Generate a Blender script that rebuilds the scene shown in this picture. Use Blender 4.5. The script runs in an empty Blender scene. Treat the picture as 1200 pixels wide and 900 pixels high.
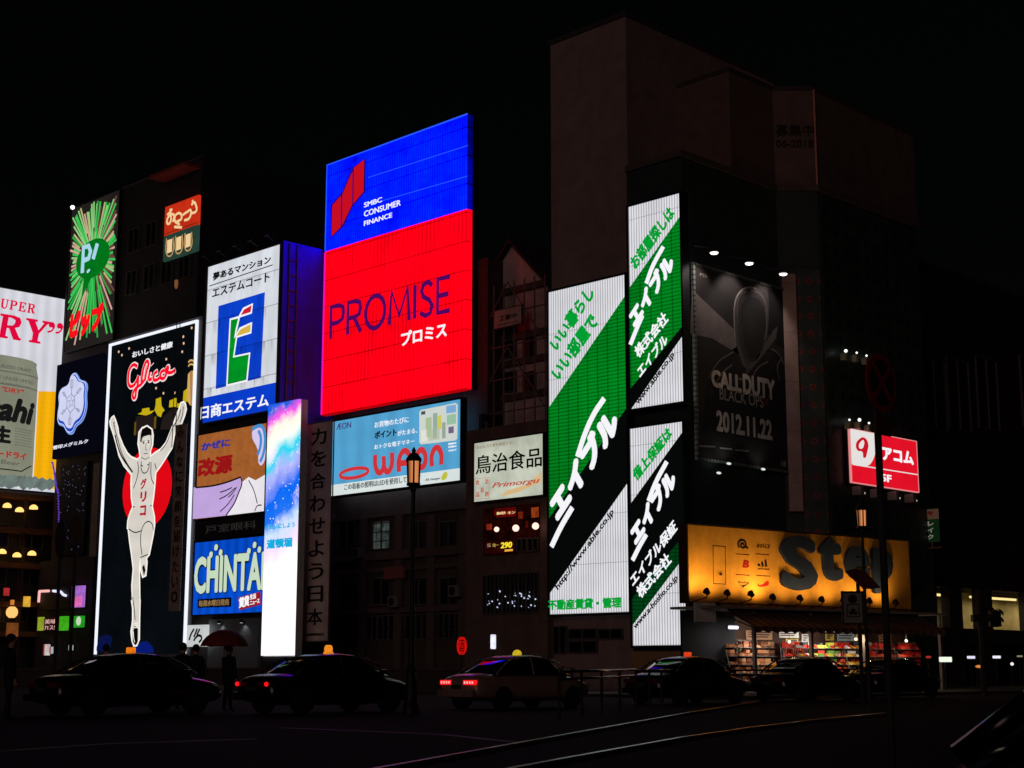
import bpy, bmesh, math, random
from mathutils import Vector, Matrix
random.seed(7)
R = math.radians
scene = bpy.context.scene
COL = scene.collection

# ------------------------------------------------------------------ camera
FOC, HZ = 1800.0, 333.0                     # focal length and horizon offset in photo pixels
PITCH = math.atan(HZ / FOC)
YAW = R(45)
EYE = Vector((0, 0, 1.1))
cam_d = bpy.data.cameras.new("camera")
cam_d.sensor_width = 36
cam_d.lens = 36 * FOC / 1200
cam_d.clip_start, cam_d.clip_end = 0.1, 2000
cam = bpy.data.objects.new("camera", cam_d)
COL.objects.link(cam)
cam.location = EYE
cam.rotation_euler = (R(90) + PITCH, 0, YAW)
scene.camera = cam
FH = Vector((-math.sin(YAW), math.cos(YAW), 0))
RT = Vector((math.cos(YAW), math.sin(YAW), 0))
FW = FH * math.cos(PITCH) + Vector((0, 0, math.sin(PITCH)))
UP = -FH * math.sin(PITCH) + Vector((0, 0, math.cos(PITCH)))

# ------------------------------------------------------------------ night sky and city glow
SUN_EL, SUN_AZ = 24, 160
world = bpy.data.worlds.new("World")
scene.world = world
world.use_nodes = True
wn = world.node_tree
bg = wn.nodes["Background"]
sky = wn.nodes.new("ShaderNodeTexSky")
sky.sky_type = 'NISHITA'
sky.sun_disc = False
sky.sun_elevation = R(2)
sky.sun_rotation = R(SUN_AZ)
wn.links.new(sky.outputs[0], bg.inputs[0])
bg.inputs[1].default_value = 0.0006
sun_d = bpy.data.lights.new("city_glow", 'SUN')
sun_d.energy = 0.14
sun_d.angle = R(25)
sun_d.color = (1.0, 0.70, 0.64)
sun = bpy.data.objects.new("city_glow", sun_d)
COL.objects.link(sun)
sdir = Vector((0.42, -0.9, 0.2))           # towards the light
sun.rotation_euler = sdir.to_track_quat('Z', 'Y').to_euler()

scene.view_settings.view_transform = 'Standard'
scene.view_settings.look = 'None'
scene.view_settings.exposure = 0
scene.view_settings.gamma = 1
scene.view_settings.use_curve_mapping = False
scene.render.engine = 'CYCLES'
scene.cycles.use_denoising = True
scene.cycles.max_bounces = 5
scene.cycles.sample_clamp_indirect = 4


# ------------------------------------------------------------------ materials
def lin(c):
    c = c / 255.0
    return c / 12.92 if c <= 0.04045 else ((c + 0.055) / 1.055) ** 2.4


def rgb(c):
    return (lin(c[0]), lin(c[1]), lin(c[2]), 1)


MATS = {}


def _math(nt, op, a, b=None, c=None):
    n = nt.nodes.new("ShaderNodeMath")
    n.operation = op
    for i, v in enumerate((a, b, c)):
        if v is None:
            continue
        if isinstance(v, (int, float)):
            n.inputs[i].default_value = v
        else:
            nt.links.new(v, n.inputs[i])
    return n.outputs[0]


def _noise(nt, vec, scale, detail=3, rough=0.6):
    n = nt.nodes.new("ShaderNodeTexNoise")
    n.inputs['Scale'].default_value = scale
    n.inputs['Detail'].default_value = detail
    n.inputs['Roughness'].default_value = rough
    nt.links.new(vec, n.inputs['Vector'])
    return n.outputs['Fac']


def _ramp(nt, fac, stops, interp='LINEAR'):
    n = nt.nodes.new("ShaderNodeValToRGB")
    n.color_ramp.interpolation = interp
    el = n.color_ramp.elements
    while len(el) < len(stops):
        el.new(0.5)
    for e, (p, c) in zip(el, stops):
        e.position = p
        e.color = c
    nt.links.new(fac, n.inputs[0])
    return n.outputs[0]


def _map(nt, f, a, b, c, d):
    n = nt.nodes.new("ShaderNodeMapRange")
    nt.links.new(f, n.inputs[0])
    for i, v in enumerate((a, b, c, d)):
        n.inputs[i + 1].default_value = v
    return n.outputs[0]


def _mixrgb(nt, fac, a, b, mode='MIX'):
    n = nt.nodes.new("ShaderNodeMix")
    n.data_type = 'RGBA'
    n.blend_type = mode
    for s, v in ((n.inputs[0], fac), (n.inputs[6], a), (n.inputs[7], b)):
        if isinstance(v, (int, float, tuple)):
            s.default_value = v
        else:
            nt.links.new(v, s)
    return n.outputs[2]


def _scaled(nt, vec, s):
    n = nt.nodes.new("ShaderNodeMapping")
    n.inputs['Scale'].default_value = s
    nt.links.new(vec, n.inputs[0])
    return n.outputs[0]


def _line(nt, coord, pitch, width, dark):
    """1 everywhere, `dark` on thin lines every `pitch` metres along one coordinate"""
    f = _math(nt, 'FRACT', _math(nt, 'DIVIDE', coord, pitch))
    m = _math(nt, 'GREATER_THAN', f, width)
    return _map(nt, m, 0, 1, dark, 1)


def emit(name, c, k=1.0, pat=(), light=True):
    """a lit surface: sign face, tube, lettering"""
    key = ('e', name)
    if key in MATS:
        return MATS[key]
    m = bpy.data.materials.new(name)
    m.use_nodes = True
    nt = m.node_tree
    nt.nodes.clear()
    out = nt.nodes.new("ShaderNodeOutputMaterial")
    e = nt.nodes.new("ShaderNodeEmission")
    e.inputs[0].default_value = rgb(c)
    e.inputs[1].default_value = k
    nt.links.new(e.outputs[0], out.inputs[0])
    if pat:
        tc = nt.nodes.new("ShaderNodeTexCoord")
        ob = tc.outputs['Object']
        sp = nt.nodes.new("ShaderNodeSeparateXYZ")
        nt.links.new(ob, sp.inputs[0])
        X, Z = sp.outputs[0], sp.outputs[2]
        f = None
        for p in pat:
            if p[0] == 'noise':
                v = _map(nt, _noise(nt, ob, p[1]), 0.3, 0.7, p[2], 1.0)
            elif p[0] == 'drip':
                v = _map(nt, _noise(nt, _scaled(nt, ob, (p[1], 1, p[1] * 0.12)), 1, 4, .7), 0.35, 0.6, p[2], 1.0)
            elif p[0] == 'vline':
                v = _line(nt, X, p[1], p[2], p[3])
            elif p[0] == 'hline':
                v = _line(nt, Z, p[1], p[2], p[3])
            elif p[0] == 'seamdrip':     # grime hanging below each joint of the sheets
                fz = _map(nt, _math(nt, 'FRACT', _math(nt, 'DIVIDE', Z, p[1])), .62, 1.0, 0, 1)
                nn = _map(nt, _noise(nt, _scaled(nt, ob, (2.2, 1, .12)), 1, 4, .75), .5, .66, 0, 1)
                v = _math(nt, 'SUBTRACT', 1.0, _math(nt, 'MULTIPLY', _math(nt, 'MULTIPLY', fz, nn), p[2]))
            elif p[0] == 'tubes':        # soft bands from the tubes behind the sheet
                w = _math(nt, 'SINE', _math(nt, 'MULTIPLY', X if p[3] == 'x' else Z, 6.283 / p[1]))
                v = _map(nt, w, -1, 1, p[2], 1.0)
            f = v if f is None else _math(nt, 'MULTIPLY', f, v)
        nt.links.new(_math(nt, 'MULTIPLY', f, k), e.inputs[1])
    if not light:
        m.cycles.emission_sampling = 'NONE'
    MATS[key] = m
    return m


def letter(name, c, k=1.0):
    return emit(name, c, k, (), False)


def solid(name, c, rough=0.8, metal=0.0, pat=(), spec=0.3, linear=False):
    """an ordinary surface; c is an sRGB triple of its base colour"""
    key = ('s', name)
    if key in MATS:
        return MATS[key]
    m = bpy.data.materials.new(name)
    m.use_nodes = True
    nt = m.node_tree
    b = nt.nodes["Principled BSDF"]
    col = c + (1,) if linear else rgb(c)
    b.inputs['Base Color'].default_value = col
    b.inputs['Roughness'].default_value = rough
    b.inputs['Metallic'].default_value = metal
    b.inputs['Specular IOR Level'].default_value = spec
    tc = nt.nodes.new("ShaderNodeTexCoord")
    ob = tc.outputs['Object']
    v = _map(nt, _noise(nt, ob, 1.3, 5, .65), 0.3, 0.7, 0.75, 1.1)
    sp = nt.nodes.new("ShaderNodeSeparateXYZ")
    nt.links.new(ob, sp.inputs[0])
    for p in pat:
        if p[0] == 'vline':
            q = _line(nt, sp.outputs[0], p[1], p[2], p[3])
        elif p[0] == 'yline':
            q = _line(nt, sp.outputs[1], p[1], p[2], p[3])
        elif p[0] == 'hline':
            q = _line(nt, sp.outputs[2], p[1], p[2], p[3])
        elif p[0] == 'drip':
            q = _map(nt, _noise(nt, _scaled(nt, ob, (p[1], p[1], p[1] * 0.1)), 1, 4, .7), 0.3, 0.65, p[2], 1.0)
        v = _math(nt, 'MULTIPLY', v, q)
    mul = nt.nodes.new("ShaderNodeVectorMath")
    mul.operation = 'SCALE'
    mul.inputs[0].default_value = col[:3]
    nt.links.new(v, mul.inputs['Scale'])
    nt.links.new(mul.outputs[0], b.inputs['Base Color'])
    MATS[key] = m
    return m


def glass(name, c, rough=0.08):
    key = ('g', name)
    if key in MATS:
        return MATS[key]
    m = bpy.data.materials.new(name)
    m.use_nodes = True
    b = m.node_tree.nodes["Principled BSDF"]
    b.inputs['Base Color'].default_value = rgb(c)
    b.inputs['Roughness'].default_value = rough
    b.inputs['Specular IOR Level'].default_value = 0.6
    MATS[key] = m
    return m


# ------------------------------------------------------------------ object helpers
def link(o, parent=None):
    COL.objects.link(o)
    if parent is not None:
        o.parent = parent
    return o


def tag(o, label=None, cat=None, group=None, kind=None):
    if label:
        o["label"] = label
    if cat:
        o["category"] = cat
    if group:
        o["group"] = group
    if kind:
        o["kind"] = kind
    return o


def thing(name, label, cat, loc=(0, 0, 0), rz=0.0, group=None):
    o = bpy.data.objects.new(name, None)
    o.empty_display_size = 0.2
    link(o)
    o.location = loc
    o.rotation_euler = (0, 0, rz)
    return tag(o, label, cat, group)


def mesh_obj(name, bm, mat, parent=None, smooth=False):
    me = bpy.data.meshes.new(name)
    bmesh.ops.recalc_face_normals(bm, faces=bm.faces[:])
    bm.to_mesh(me)
    bm.free()
    me.materials.append(mat)
    if smooth:
        for p in me.polygons:
            p.use_smooth = True
    return link(bpy.data.objects.new(name, me), parent)


def bx(bm, x0, x1, y0, y1, z0, z1, bev=0):
    r = bmesh.ops.create_cube(bm, size=1)
    vs = r['verts']
    for v in vs:
        v.co = Vector(((x0 + x1) / 2 + v.co.x * (x1 - x0), (y0 + y1) / 2 + v.co.y * (y1 - y0),
                       (z0 + z1) / 2 + v.co.z * (z1 - z0)))
    if bev:
        es = list({e for v in vs for e in v.link_edges})
        bmesh.ops.bevel(bm, geom=es, offset=bev, segments=2, affect='EDGES', profile=0.7)
    return vs


def box(name, mat, parent, x0, x1, y0, y1, z0, z1, bev=0):
    bm = bmesh.new()
    bx(bm, x0, x1, y0, y1, z0, z1, bev)
    return mesh_obj(name, bm, mat, parent)


def cyl(bm, p0, p1, r0, r1=None, seg=16):
    p0, p1 = Vector(p0), Vector(p1)
    r1 = r0 if r1 is None else r1
    d = p1 - p0
    q = d.to_track_quat('Z', 'Y').to_matrix()
    a, b = [], []
    for i in range(seg):
        t = 2 * math.pi * i / seg
        w = q @ Vector((math.cos(t), math.sin(t), 0))
        a.append(bm.verts.new(p0 + w * r0))
        b.append(bm.verts.new(p1 + w * r1))
    for i in range(seg):
        j = (i + 1) % seg
        bm.faces.new((a[i], a[j], b[j], b[i]))
    bm.faces.new(a[::-1])
    bm.faces.new(b)


def lathe(bm, prof, c=(0, 0), seg=20):
    rows = []
    for r, z in prof:
        rows.append([bm.verts.new((c[0] + r * math.cos(2 * math.pi * i / seg), c[1] + r * math.sin(2 * math.pi * i / seg), z))
                     for i in range(seg)])
    for a, b in zip(rows, rows[1:]):
        for i in range(seg):
            j = (i + 1) % seg
            bm.faces.new((a[i], a[j], b[j], b[i]))
    bm.faces.new(rows[0][::-1])
    bm.faces.new(rows[-1])


def prism(name, mat, parent, pts, z0, z1):
    bm = bmesh.new()
    a = [bm.verts.new((x, y, z0)) for x, y in pts]
    b = [bm.verts.new((x, y, z1)) for x, y in pts]
    n = len(pts)
    for i in range(n):
        j = (i + 1) % n
        bm.faces.new((a[i], a[j], b[j], b[i]))
    bm.faces.new(a[::-1])
    bm.faces.new(b)
    return mesh_obj(name, bm, mat, parent)


def copy_tree(o, parent=None):
    c = o.copy()
    link(c, parent)
    for ch in o.children:
        copy_tree(ch, c)
    return c


def curve_mesh(cu):
    """evaluate a curve or text datablock to a plain mesh"""
    o = bpy.data.objects.new("tmp", cu)
    COL.objects.link(o)
    dg = bpy.context.evaluated_depsgraph_get()
    dg.update()
    me = bpy.data.meshes.new_from_object(o.evaluated_get(dg))
    bpy.data.objects.remove(o)
    return me


def ray(px, py):
    return (FW + RT * ((px - 600) / FOC) + UP * ((450 - py) / FOC)).normalized()


def ground(px, py, z=0.0):
    d = ray(px, py)
    t = (z - EYE.z) / d.z
    return EYE + d * t


def at_depth(px, zc, z=0.0):
    """ground point seen at column px (measured at the horizon), zc metres ahead"""
    xc = (px - 600) / math.hypot(FOC, HZ) * zc
    p = FH * zc + RT * xc
    return Vector((p.x, p.y, z))


class Wall:
    """a vertical plane: point + heading of its local x axis; local y points into the wall"""

    def __init__(self, pt, ang):
        self.o = Vector(pt)
        self.ang = ang
        self.u = Vector((math.cos(ang), math.sin(ang), 0))
        self.w = Vector((-math.sin(ang), math.cos(ang), 0))
        self.s = (0, 0, 1)

    def src(self, ox, oy, s):
        self.s = (ox, oy, s)
        return self

    def hit(self, x, y, d=0.0):
        ox, oy, s = self.s
        r = ray(ox + x / s, oy + y / s)
        t = (self.o + self.w * d - EYE).dot(self.w) / r.dot(self.w)
        p = EYE + r * t - self.o
        return p.dot(self.u), p.z

    def world(self, u, d=0.0, z=0.0):
        return self.o + self.u * u + self.w * d + Vector((0, 0, z))


def YW(y):
    return Wall((0, y, 0), 0.0)


def XW(x):
    return Wall((x, 0, 0), R(90))


class Sign(Wall):
    """a board on a wall with its own root; drawing methods take photo (zoom) points and lie them on the board"""

    def __init__(self, name, label, cat, wall, TL, TR, BR, BL, src=(0, 0, 1), group=None):
        w = Wall(wall.o, wall.ang).src(*src)
        a, b, c, d = w.hit(*TL), w.hit(*TR), w.hit(*BR), w.hit(*BL)
        u0, u1 = (a[0] + d[0]) / 2, (b[0] + c[0]) / 2
        z1, z0 = (a[1] + b[1]) / 2, (c[1] + d[1]) / 2
        p = w.world(u0, 0, z0)
        super().__init__(p, wall.ang)
        self.src(*src)
        self.W, self.H = u1 - u0, z1 - z0
        self.lay = .03
        self.root = thing(name, label, cat, p, wall.ang, group)

    def P(self, p, k=1):
        u, v = self.hit(p[0], p[1])
        return u, v

    def panel(self, mat, thick=0.3, name='panel', x0=None, x1=None, z0=None, z1=None, y=0.0):
        return box(name, mat, self.root, 0 if x0 is None else x0, self.W if x1 is None else x1, y, y + thick,
                   0 if z0 is None else z0, self.H if z1 is None else z1)

    def frame(self, mat, w=0.12, out=0.06, depth=0.35, name='frame'):
        bm = bmesh.new()
        bx(bm, -w, self.W + w, -out, depth, self.H, self.H + w)
        bx(bm, -w, self.W + w, -out, depth, -w, 0)
        bx(bm, -w, 0, -out, depth, 0.001, self.H - 0.001)
        bx(bm, self.W, self.W + w, -out, depth, 0.001, self.H - 0.001)
        return mesh_obj(name, bm, mat, self.root)

    def poly(self, loops, mat, k=1, name='emblem', uv=False, th=0.02, smooth=0, parent=None):
        """filled outline(s): first loop outer, others holes"""
        cu = bpy.data.curves.new("poly", 'CURVE')
        cu.dimensions = '2D'
        cu.fill_mode = 'BOTH'
        cu.extrude = th / 2
        for lp in loops:
            pts = lp if uv else [self.P(p) for p in lp]
            if smooth:
                sp = cu.splines.new('BEZIER')
                sp.bezier_points.add(len(pts) - 1)
                sp.resolution_u = 4
                for b, p in zip(sp.bezier_points, pts):
                    b.co = (p[0], p[1], 0)
                    b.handle_left_type = b.handle_right_type = 'AUTO'
            else:
                sp = cu.splines.new('POLY')
                sp.points.add(len(pts) - 1)
                for b, p in zip(sp.points, pts):
                    b.co = (p[0], p[1], 0, 1)
            sp.use_cyclic_u = True
        return self._flat(curve_mesh(cu), mat, k, name, parent)

    def _flat(self, me, mat, k, name, parent=None):
        for v in me.vertices:
            x, y, z = v.co
            v.co = (x, -self.lay * k - z * self.lay / .03, y)
        me.flip_normals()
        me.materials.clear()
        me.materials.append(mat)
        me.name = name
        return link(bpy.data.objects.new(name, me), parent or self.root)

    def clip(self, line_pts):
        pass

    def stroke(self, lines, mat, r, k=1, name='emblem', smooth=True, closed=False, uv=False, parent=None, flat=0.4):
        """neon-like tubes along polylines; r in metres"""
        cu = bpy.data.curves.new("stroke", 'CURVE')
        cu.dimensions = '3D'
        cu.bevel_depth = r
        cu.bevel_resolution = 2
        cu.use_fill_caps = True
        for ln in lines:
            pts = ln if uv else [self.P(p) for p in ln]
            if smooth and len(pts) > 2:
                sp = cu.splines.new('BEZIER')
                sp.bezier_points.add(len(pts) - 1)
                sp.resolution_u = 5
                for b, p in zip(sp.bezier_points, pts):
                    b.co = (p[0], p[1], 0)
                    b.handle_left_type = b.handle_right_type = 'AUTO'
            else:
                sp = cu.splines.new('POLY')
                sp.points.add(len(pts) - 1)
                for b, p in zip(sp.points, pts):
                    b.co = (p[0], p[1], 0, 1)
            sp.use_cyclic_u = closed
        me = curve_mesh(cu)
        for v in me.vertices:
            v.co.z *= flat
        return self._flat(me, mat, k, name, parent)

    def text(self, s, mat, BL, TR=None, BR=None, TL=None, k=1, bold=0.0, shear=0.0, name='lettering', th=0.02, uv=False, parent=None):
        me = text_mesh(s, bold, shear)
        f = (lambda p: p) if uv else self.P
        a = Vector(f(BL))
        if TR is not None:
            b = Vector(f(TR))
            du, dv = Vector((b.x - a.x, 0)), Vector((0, b.y - a.y))
        else:
            du, dv = Vector(f(BR)) - a, Vector(f(TL)) - a
        xs = [v.co.x for v in me.vertices]
        ys = [v.co.y for v in me.vertices]
        x0, y0 = min(xs), min(ys)
        sx, sy = max(xs) - x0, max(ys) - y0
        nv = len(me.vertices) // 9 if bold else len(me.vertices)
        for i, v in enumerate(me.vertices):
            q = a + du * ((v.co.x - x0) / sx) + dv * ((v.co.y - y0) / sy)
            v.co = (q.x, q.y, (1 if v.co.z > 0 else -1) * th / 2 + (i // nv) * 0.0008)
        return self._flat(me, mat, k, name, parent)

    def bar(self, p0, p1, mat, w, k=1, name='rule', parent=None):
        """straight bar between two points, w metres thick"""
        a, b = Vector(self.P(p0)), Vector(self.P(p1))
        d = (b - a).normalized()
        n = Vector((-d.y, d.x)) * (w / 2)
        return self.poly([[a - n, b - n, b + n, a + n]], mat, k, name, uv=True, parent=parent)


TEXTS = {}


def text_mesh(s, bold=0.0, shear=0.0):
    """lettering as a mesh; bold lays shifted copies of the glyphs over one another"""
    key = (s, bold, shear)
    if key not in TEXTS:
        cu = bpy.data.curves.new("text", 'FONT')
        cu.body = s
        cu.size = 1
        cu.extrude = 0.01
        cu.shear = shear
        cu.resolution_u = 3
        me = curve_mesh(cu)
        if bold:
            bm = bmesh.new()
            for i in range(9):
                t = 2 * math.pi * i / 8
                off = Vector((0, 0, 0)) if i == 8 else Vector((math.cos(t), math.sin(t), 0)) * bold
                n = len(bm.verts)
                bm.from_mesh(me)
                bm.verts.ensure_lookup_table()
                for v in bm.verts[n:]:
                    v.co += off
            me = bpy.data.meshes.new("text")
            bm.to_mesh(me)
            bm.free()
            me["bold"] = 1
        TEXTS[key] = me
    return TEXTS[key].copy()


def half_plane(poly, a, b):
    """keep the part of a uv polygon to the left of a->b"""
    out = []
    d = Vector(b) - Vector(a)
    side = lambda p: d.x * (p[1] - a[1]) - d.y * (p[0] - a[0])
    n = len(poly)
    for i in range(n):
        p, q = poly[i], poly[(i + 1) % n]
        sp_, sq = side(p), side(q)
        if sp_ >= 0:
            out.append(p)
        if sp_ * sq < 0:
            t = sp_ / (sp_ - sq)
            out.append((p[0] + (q[0] - p[0]) * t, p[1] + (q[1] - p[1]) * t))
    return out
# ------------------------------------------------------------------ where the facades stand
Y_PROM, Y_TEN, Y_EST, Y_STAR, Y_GLI, Y_PIP, Y_ABLE, X_BEER = 54.3, 54.0, 51.4, 49.7, 52.0, 53.7, 52.0, -100.0
yx = lambda y, px, py: YW(y).hit(px, py)             # (X, Z) on a facade
X_COD = yx(52.2, 803.5, 600)[0]
k_ = XW(X_COD)
P1 = Vector((X_COD, k_.hit(918, 500)[0], 0))
tC = 1.42
P2 = P1 + Vector((tC, tC, 0))
X_C = P2.x
Y_CE = XW(X_C).hit(1086, 500)[0]
# the shoe shop fascia runs in front, a little off the wall
_s0 = at_depth(806, 65.85 * .97)
_s1 = at_depth(1068, 74.7 * .97)
STEPW = Wall((_s0.x, _s0.y, 0), math.atan2(_s1.y - _s0.y, _s1.x - _s0.x))

# ------------------------------------------------------------------ ground
asph = solid("asphalt", (46, 38, 37), .95, spec=.03)
bm = bmesh.new()
v = [bm.verts.new(p) for p in ((-400, -60, 0), (200, -60, 0), (200, 500, 0), (-400, 500, 0))]
bm.faces.new(v)
tag(mesh_obj("road", bm, asph), kind="structure")
pave = solid("paving", (72, 66, 64), .9, pat=(('vline', .6, .02, .7), ('yline', .6, .02, .7)))
bm = bmesh.new()
bx(bm, -160, -34.5, 45.0, 140, -.3, .13)
bx(bm, -34.499, -33.2, 45.0, 140, -.3, .129)
tag(mesh_obj("pavement", bm, pave), kind="structure")
# kerbed traffic island whose wet stone edges shine
kerb = solid("kerb_stone", (110, 106, 104), .25, spec=.5)


def ribbon(name, pts, w, h, mat, kind=None):
    bm = bmesh.new()
    rows = []
    for i, p in enumerate(pts):
        a = pts[max(i - 1, 0)]
        b = pts[min(i + 1, len(pts) - 1)]
        d = (b - a)
        d.z = 0
        d.normalize()
        n = Vector((-d.y, d.x, 0)) * w / 2
        rows.append([bm.verts.new(p + q) for q in (-n + Vector((0, 0, -.05)), -n + Vector((0, 0, h)), n + Vector((0, 0, h)), n + Vector((0, 0, -.05)))])
    for a, b in zip(rows, rows[1:]):
        for i in range(3):
            bm.faces.new((a[i], a[i + 1], b[i + 1], b[i]))
    bm.faces.new(rows[0][::-1])
    bm.faces.new(rows[-1])
    return tag(mesh_obj(name, bm, mat), kind=kind)


L1 = [ground(*p) for p in ((395, 915), (476, 900), (560, 884), (640, 869), (730, 852), (800, 839), (883, 825), (967, 818.5), (1040, 815.5))]
L2 = [ground(*p) for p in ((560, 914), (646, 897), (720, 883), (800, 868), (880, 856), (960, 846), (1040, 838))]
ribbon("kerb", L1, .08, .06, kerb, "structure")
ribbon("kerb", L2, .08, .06, kerb, "structure")
worn = solid("worn_paint", (70, 56, 58), .6, spec=.15, pat=(('drip', 2.0, .35),))
ribbon("lane_line", [ground(*p) for p in ((330, 853), (430, 857), (520, 861), (615, 871))], .16, .004, worn, "structure")
ribbon("lane_line", [ground(*p) for p in ((-20, 882), (120, 872), (300, 866))], .16, .004, worn, "structure")

# ------------------------------------------------------------------ buildings
brown_wall = solid("brown_render", (84, 68, 66), .85, pat=(('drip', .7, .75),))
tower_wall = solid("tower_render", (154, 130, 126), .85, pat=(('drip', .35, .85),))
dark_wall = solid("dark_render", (62, 56, 58), .85, pat=(('hline', 3.4, .02, .7), ('drip', .6, .8)))
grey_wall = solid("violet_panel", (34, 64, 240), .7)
dark_glass = glass("dark_glass", (14, 14, 16), .3)
trim = solid("trim_stone", (92, 80, 76), .8)


def windows(parent, wall, cells, depth=.12, mat=None, frame=True):
    """window parts: frame, with the pane as its sub-part; cells are (u0,u1,z0,z1) on a wall, in world axes"""
    for (u0, u1, z0, z1) in cells:
        bm = bmesh.new()
        t = .06
        for (a, b, c, d) in ((u0 - t, u1 + t, z1, z1 + t), (u0 - t, u1 + t, z0 - t, z0), (u0 - t, u0, z0 + .001, z1 - .001), (u1, u1 + t, z0 + .001, z1 - .001),
                             ((u0 + u1) / 2 - .025, (u0 + u1) / 2 + .025, z0 + .001, z1 - .001)):
            bx(bm, a, b, -depth, .02, c, d)
        M = Matrix.Translation(wall.o) @ Matrix.Rotation(wall.ang, 4, 'Z')
        bmesh.ops.transform(bm, matrix=M, verts=bm.verts)
        f = mesh_obj('window', bm, solid("window_frame", (96, 90, 88), .6), parent)
        bm = bmesh.new()
        bx(bm, u0 + .001, u1 - .001, -.03, .015, z0 + .001, z1 - .001)
        bmesh.ops.transform(bm, matrix=M, verts=bm.verts)
        mesh_obj('pane', bm, mat or dark_glass, f)


def bbox_w(wall, x0, x1, y0, y1, z0, z1, name, mat, parent):
    bm = bmesh.new()
    bx(bm, x0, x1, y0, y1, z0, z1)
    bmesh.ops.transform(bm, matrix=Matrix.Translation(wall.o) @ Matrix.Rotation(wall.ang, 4, 'Z'), verts=bm.verts)
    return mesh_obj(name, bm, mat, parent)


# building under the beer board, with lamp-lit galleries
b = thing("gallery_building", "dark building at the left edge with lamp-lit galleries under the white beer board", "building")
yR = XW(X_BEER).hit(78, 500)[0]
zt = XW(X_BEER).hit(60, 352)[1]
prism('wall', dark_wall, b, [(X_BEER - 14, 40), (X_BEER - 1.2, 40), (X_BEER - 1.2, yR), (X_BEER - 14, yR)], 0, zt - .4)
wl = XW(X_BEER - 1.2)
for py in (578, 618, 660, 705, 740):
    z = XW(X_BEER).hit(25, py)[1]
    bbox_w(wl, 40, yR, -1.15, 0, z - .35, z, 'gallery', solid("gallery_wood", (120, 74, 46), .8), b)
for k in range(5):
    u = 44 + k * (yR - 44) / 4 - .12
    bbox_w(wl, u, u + .16, -1.1, -.95, .1, XW(X_BEER).hit(25, 578)[1] - .36, 'post', solid("post_wood", (70, 46, 34), .8), b)
    for py in (640, 684, 728):
        z = XW(X_BEER).hit(25, py)[1]
        windows(b, wl, [(u + .35, u + 2.0, z, z + 1.5)])
lampg = "warm lamps along the galleries"
LD = emit("lamp_warm", (255, 196, 110), 1.6)
for i, (px, py) in enumerate(((8, 593), (22.5, 598), (39, 595), (2, 647), (19.5, 651), (37, 649))):
    u, v = XW(X_BEER).hit(px, py)
    nth = ("left", "middle", "right")[i % 3]
    t = thing("gallery_lamp", "warm dome lamp, %s one of the three under the %s gallery floor" % (nth, "upper" if i < 3 else "lower"), "lamp", (X_BEER + .05, u, v), R(90), lampg)
    bm = bmesh.new()
    lathe(bm, [(.3, -.1), (.28, .06), (.16, .18), (.04, .22)], seg=16)
    mesh_obj('shade', bm, LD, t, True)
    bm = bmesh.new()
    cyl(bm, (0, 0, .2), (0, .2, .6), .02, seg=6)
    mesh_obj('stem', bm, solid("stem_black", (20, 20, 20), .6), t)
for nm, lb, px0, px1, py0, py1, c, k in (("lantern", "bright orange paper lantern low on the gallery front", 10, 18, 611 + 100, 724, (255, 190, 110), 1.2), ("menu_board", "small yellow lit menu board beside a gallery post", 28, 36, 699, 711, (250, 190, 60), 1.0),
                                         ("shop_lantern", "small red lit box sign on the gallery front", 5, 11.5, 689, 698, (190, 50, 50), .9), ("shop_window_light", "orange lit shop window at the far left ground level", 8, 22, 730, 746, (150, 84, 40), .7),
                                         ("menu_board", "narrow orange lit board beside the bright paper lantern", 13, 17, 703, 711, (240, 150, 60), .9)):
    w = XW(X_BEER + .1)
    a, c2 = w.hit(px0, py1), w.hit(px1, py0)
    t = thing(nm, lb, "lantern" if "lantern" in nm else "sign", (X_BEER + .1, a[0], a[1]), R(90))
    W_, H_ = c2[0] - a[0], c2[1] - a[1]
    if nm == "lantern":
        bm = bmesh.new()
        lathe(bm, [(.18, -.0), (.36, .18), (.4, H_ / 2), (.36, H_ - .18), (.18, H_)], (W_ / 2, 0), 14)
        mesh_obj('paper', bm, emit("glow_" + lb[:9], c, k), t, True)
        bm = bmesh.new()
        lathe(bm, [(.2, H_ + .002), (.2, H_ + .1)], (W_ / 2, 0), 12)
        lathe(bm, [(.2, -.1), (.2, -.002)], (W_ / 2, 0), 12)
        mesh_obj('cap', bm, solid("cap_black", (20, 20, 20), .6), t)
    else:
        box('panel', emit("glow_" + lb[:16], c, k, (('noise', 2.0, .5),)), t, 0, W_, 0, .15, 0, H_)
        bm = bmesh.new()
        bx(bm, -.06, W_ + .06, -.03, .2, -.06, -.001)
        bx(bm, -.06, W_ + .06, -.03, .2, H_ + .001, H_ + .06)
        mesh_obj('rim', bm, solid("rim_dark", (40, 32, 28), .7), t)

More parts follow.
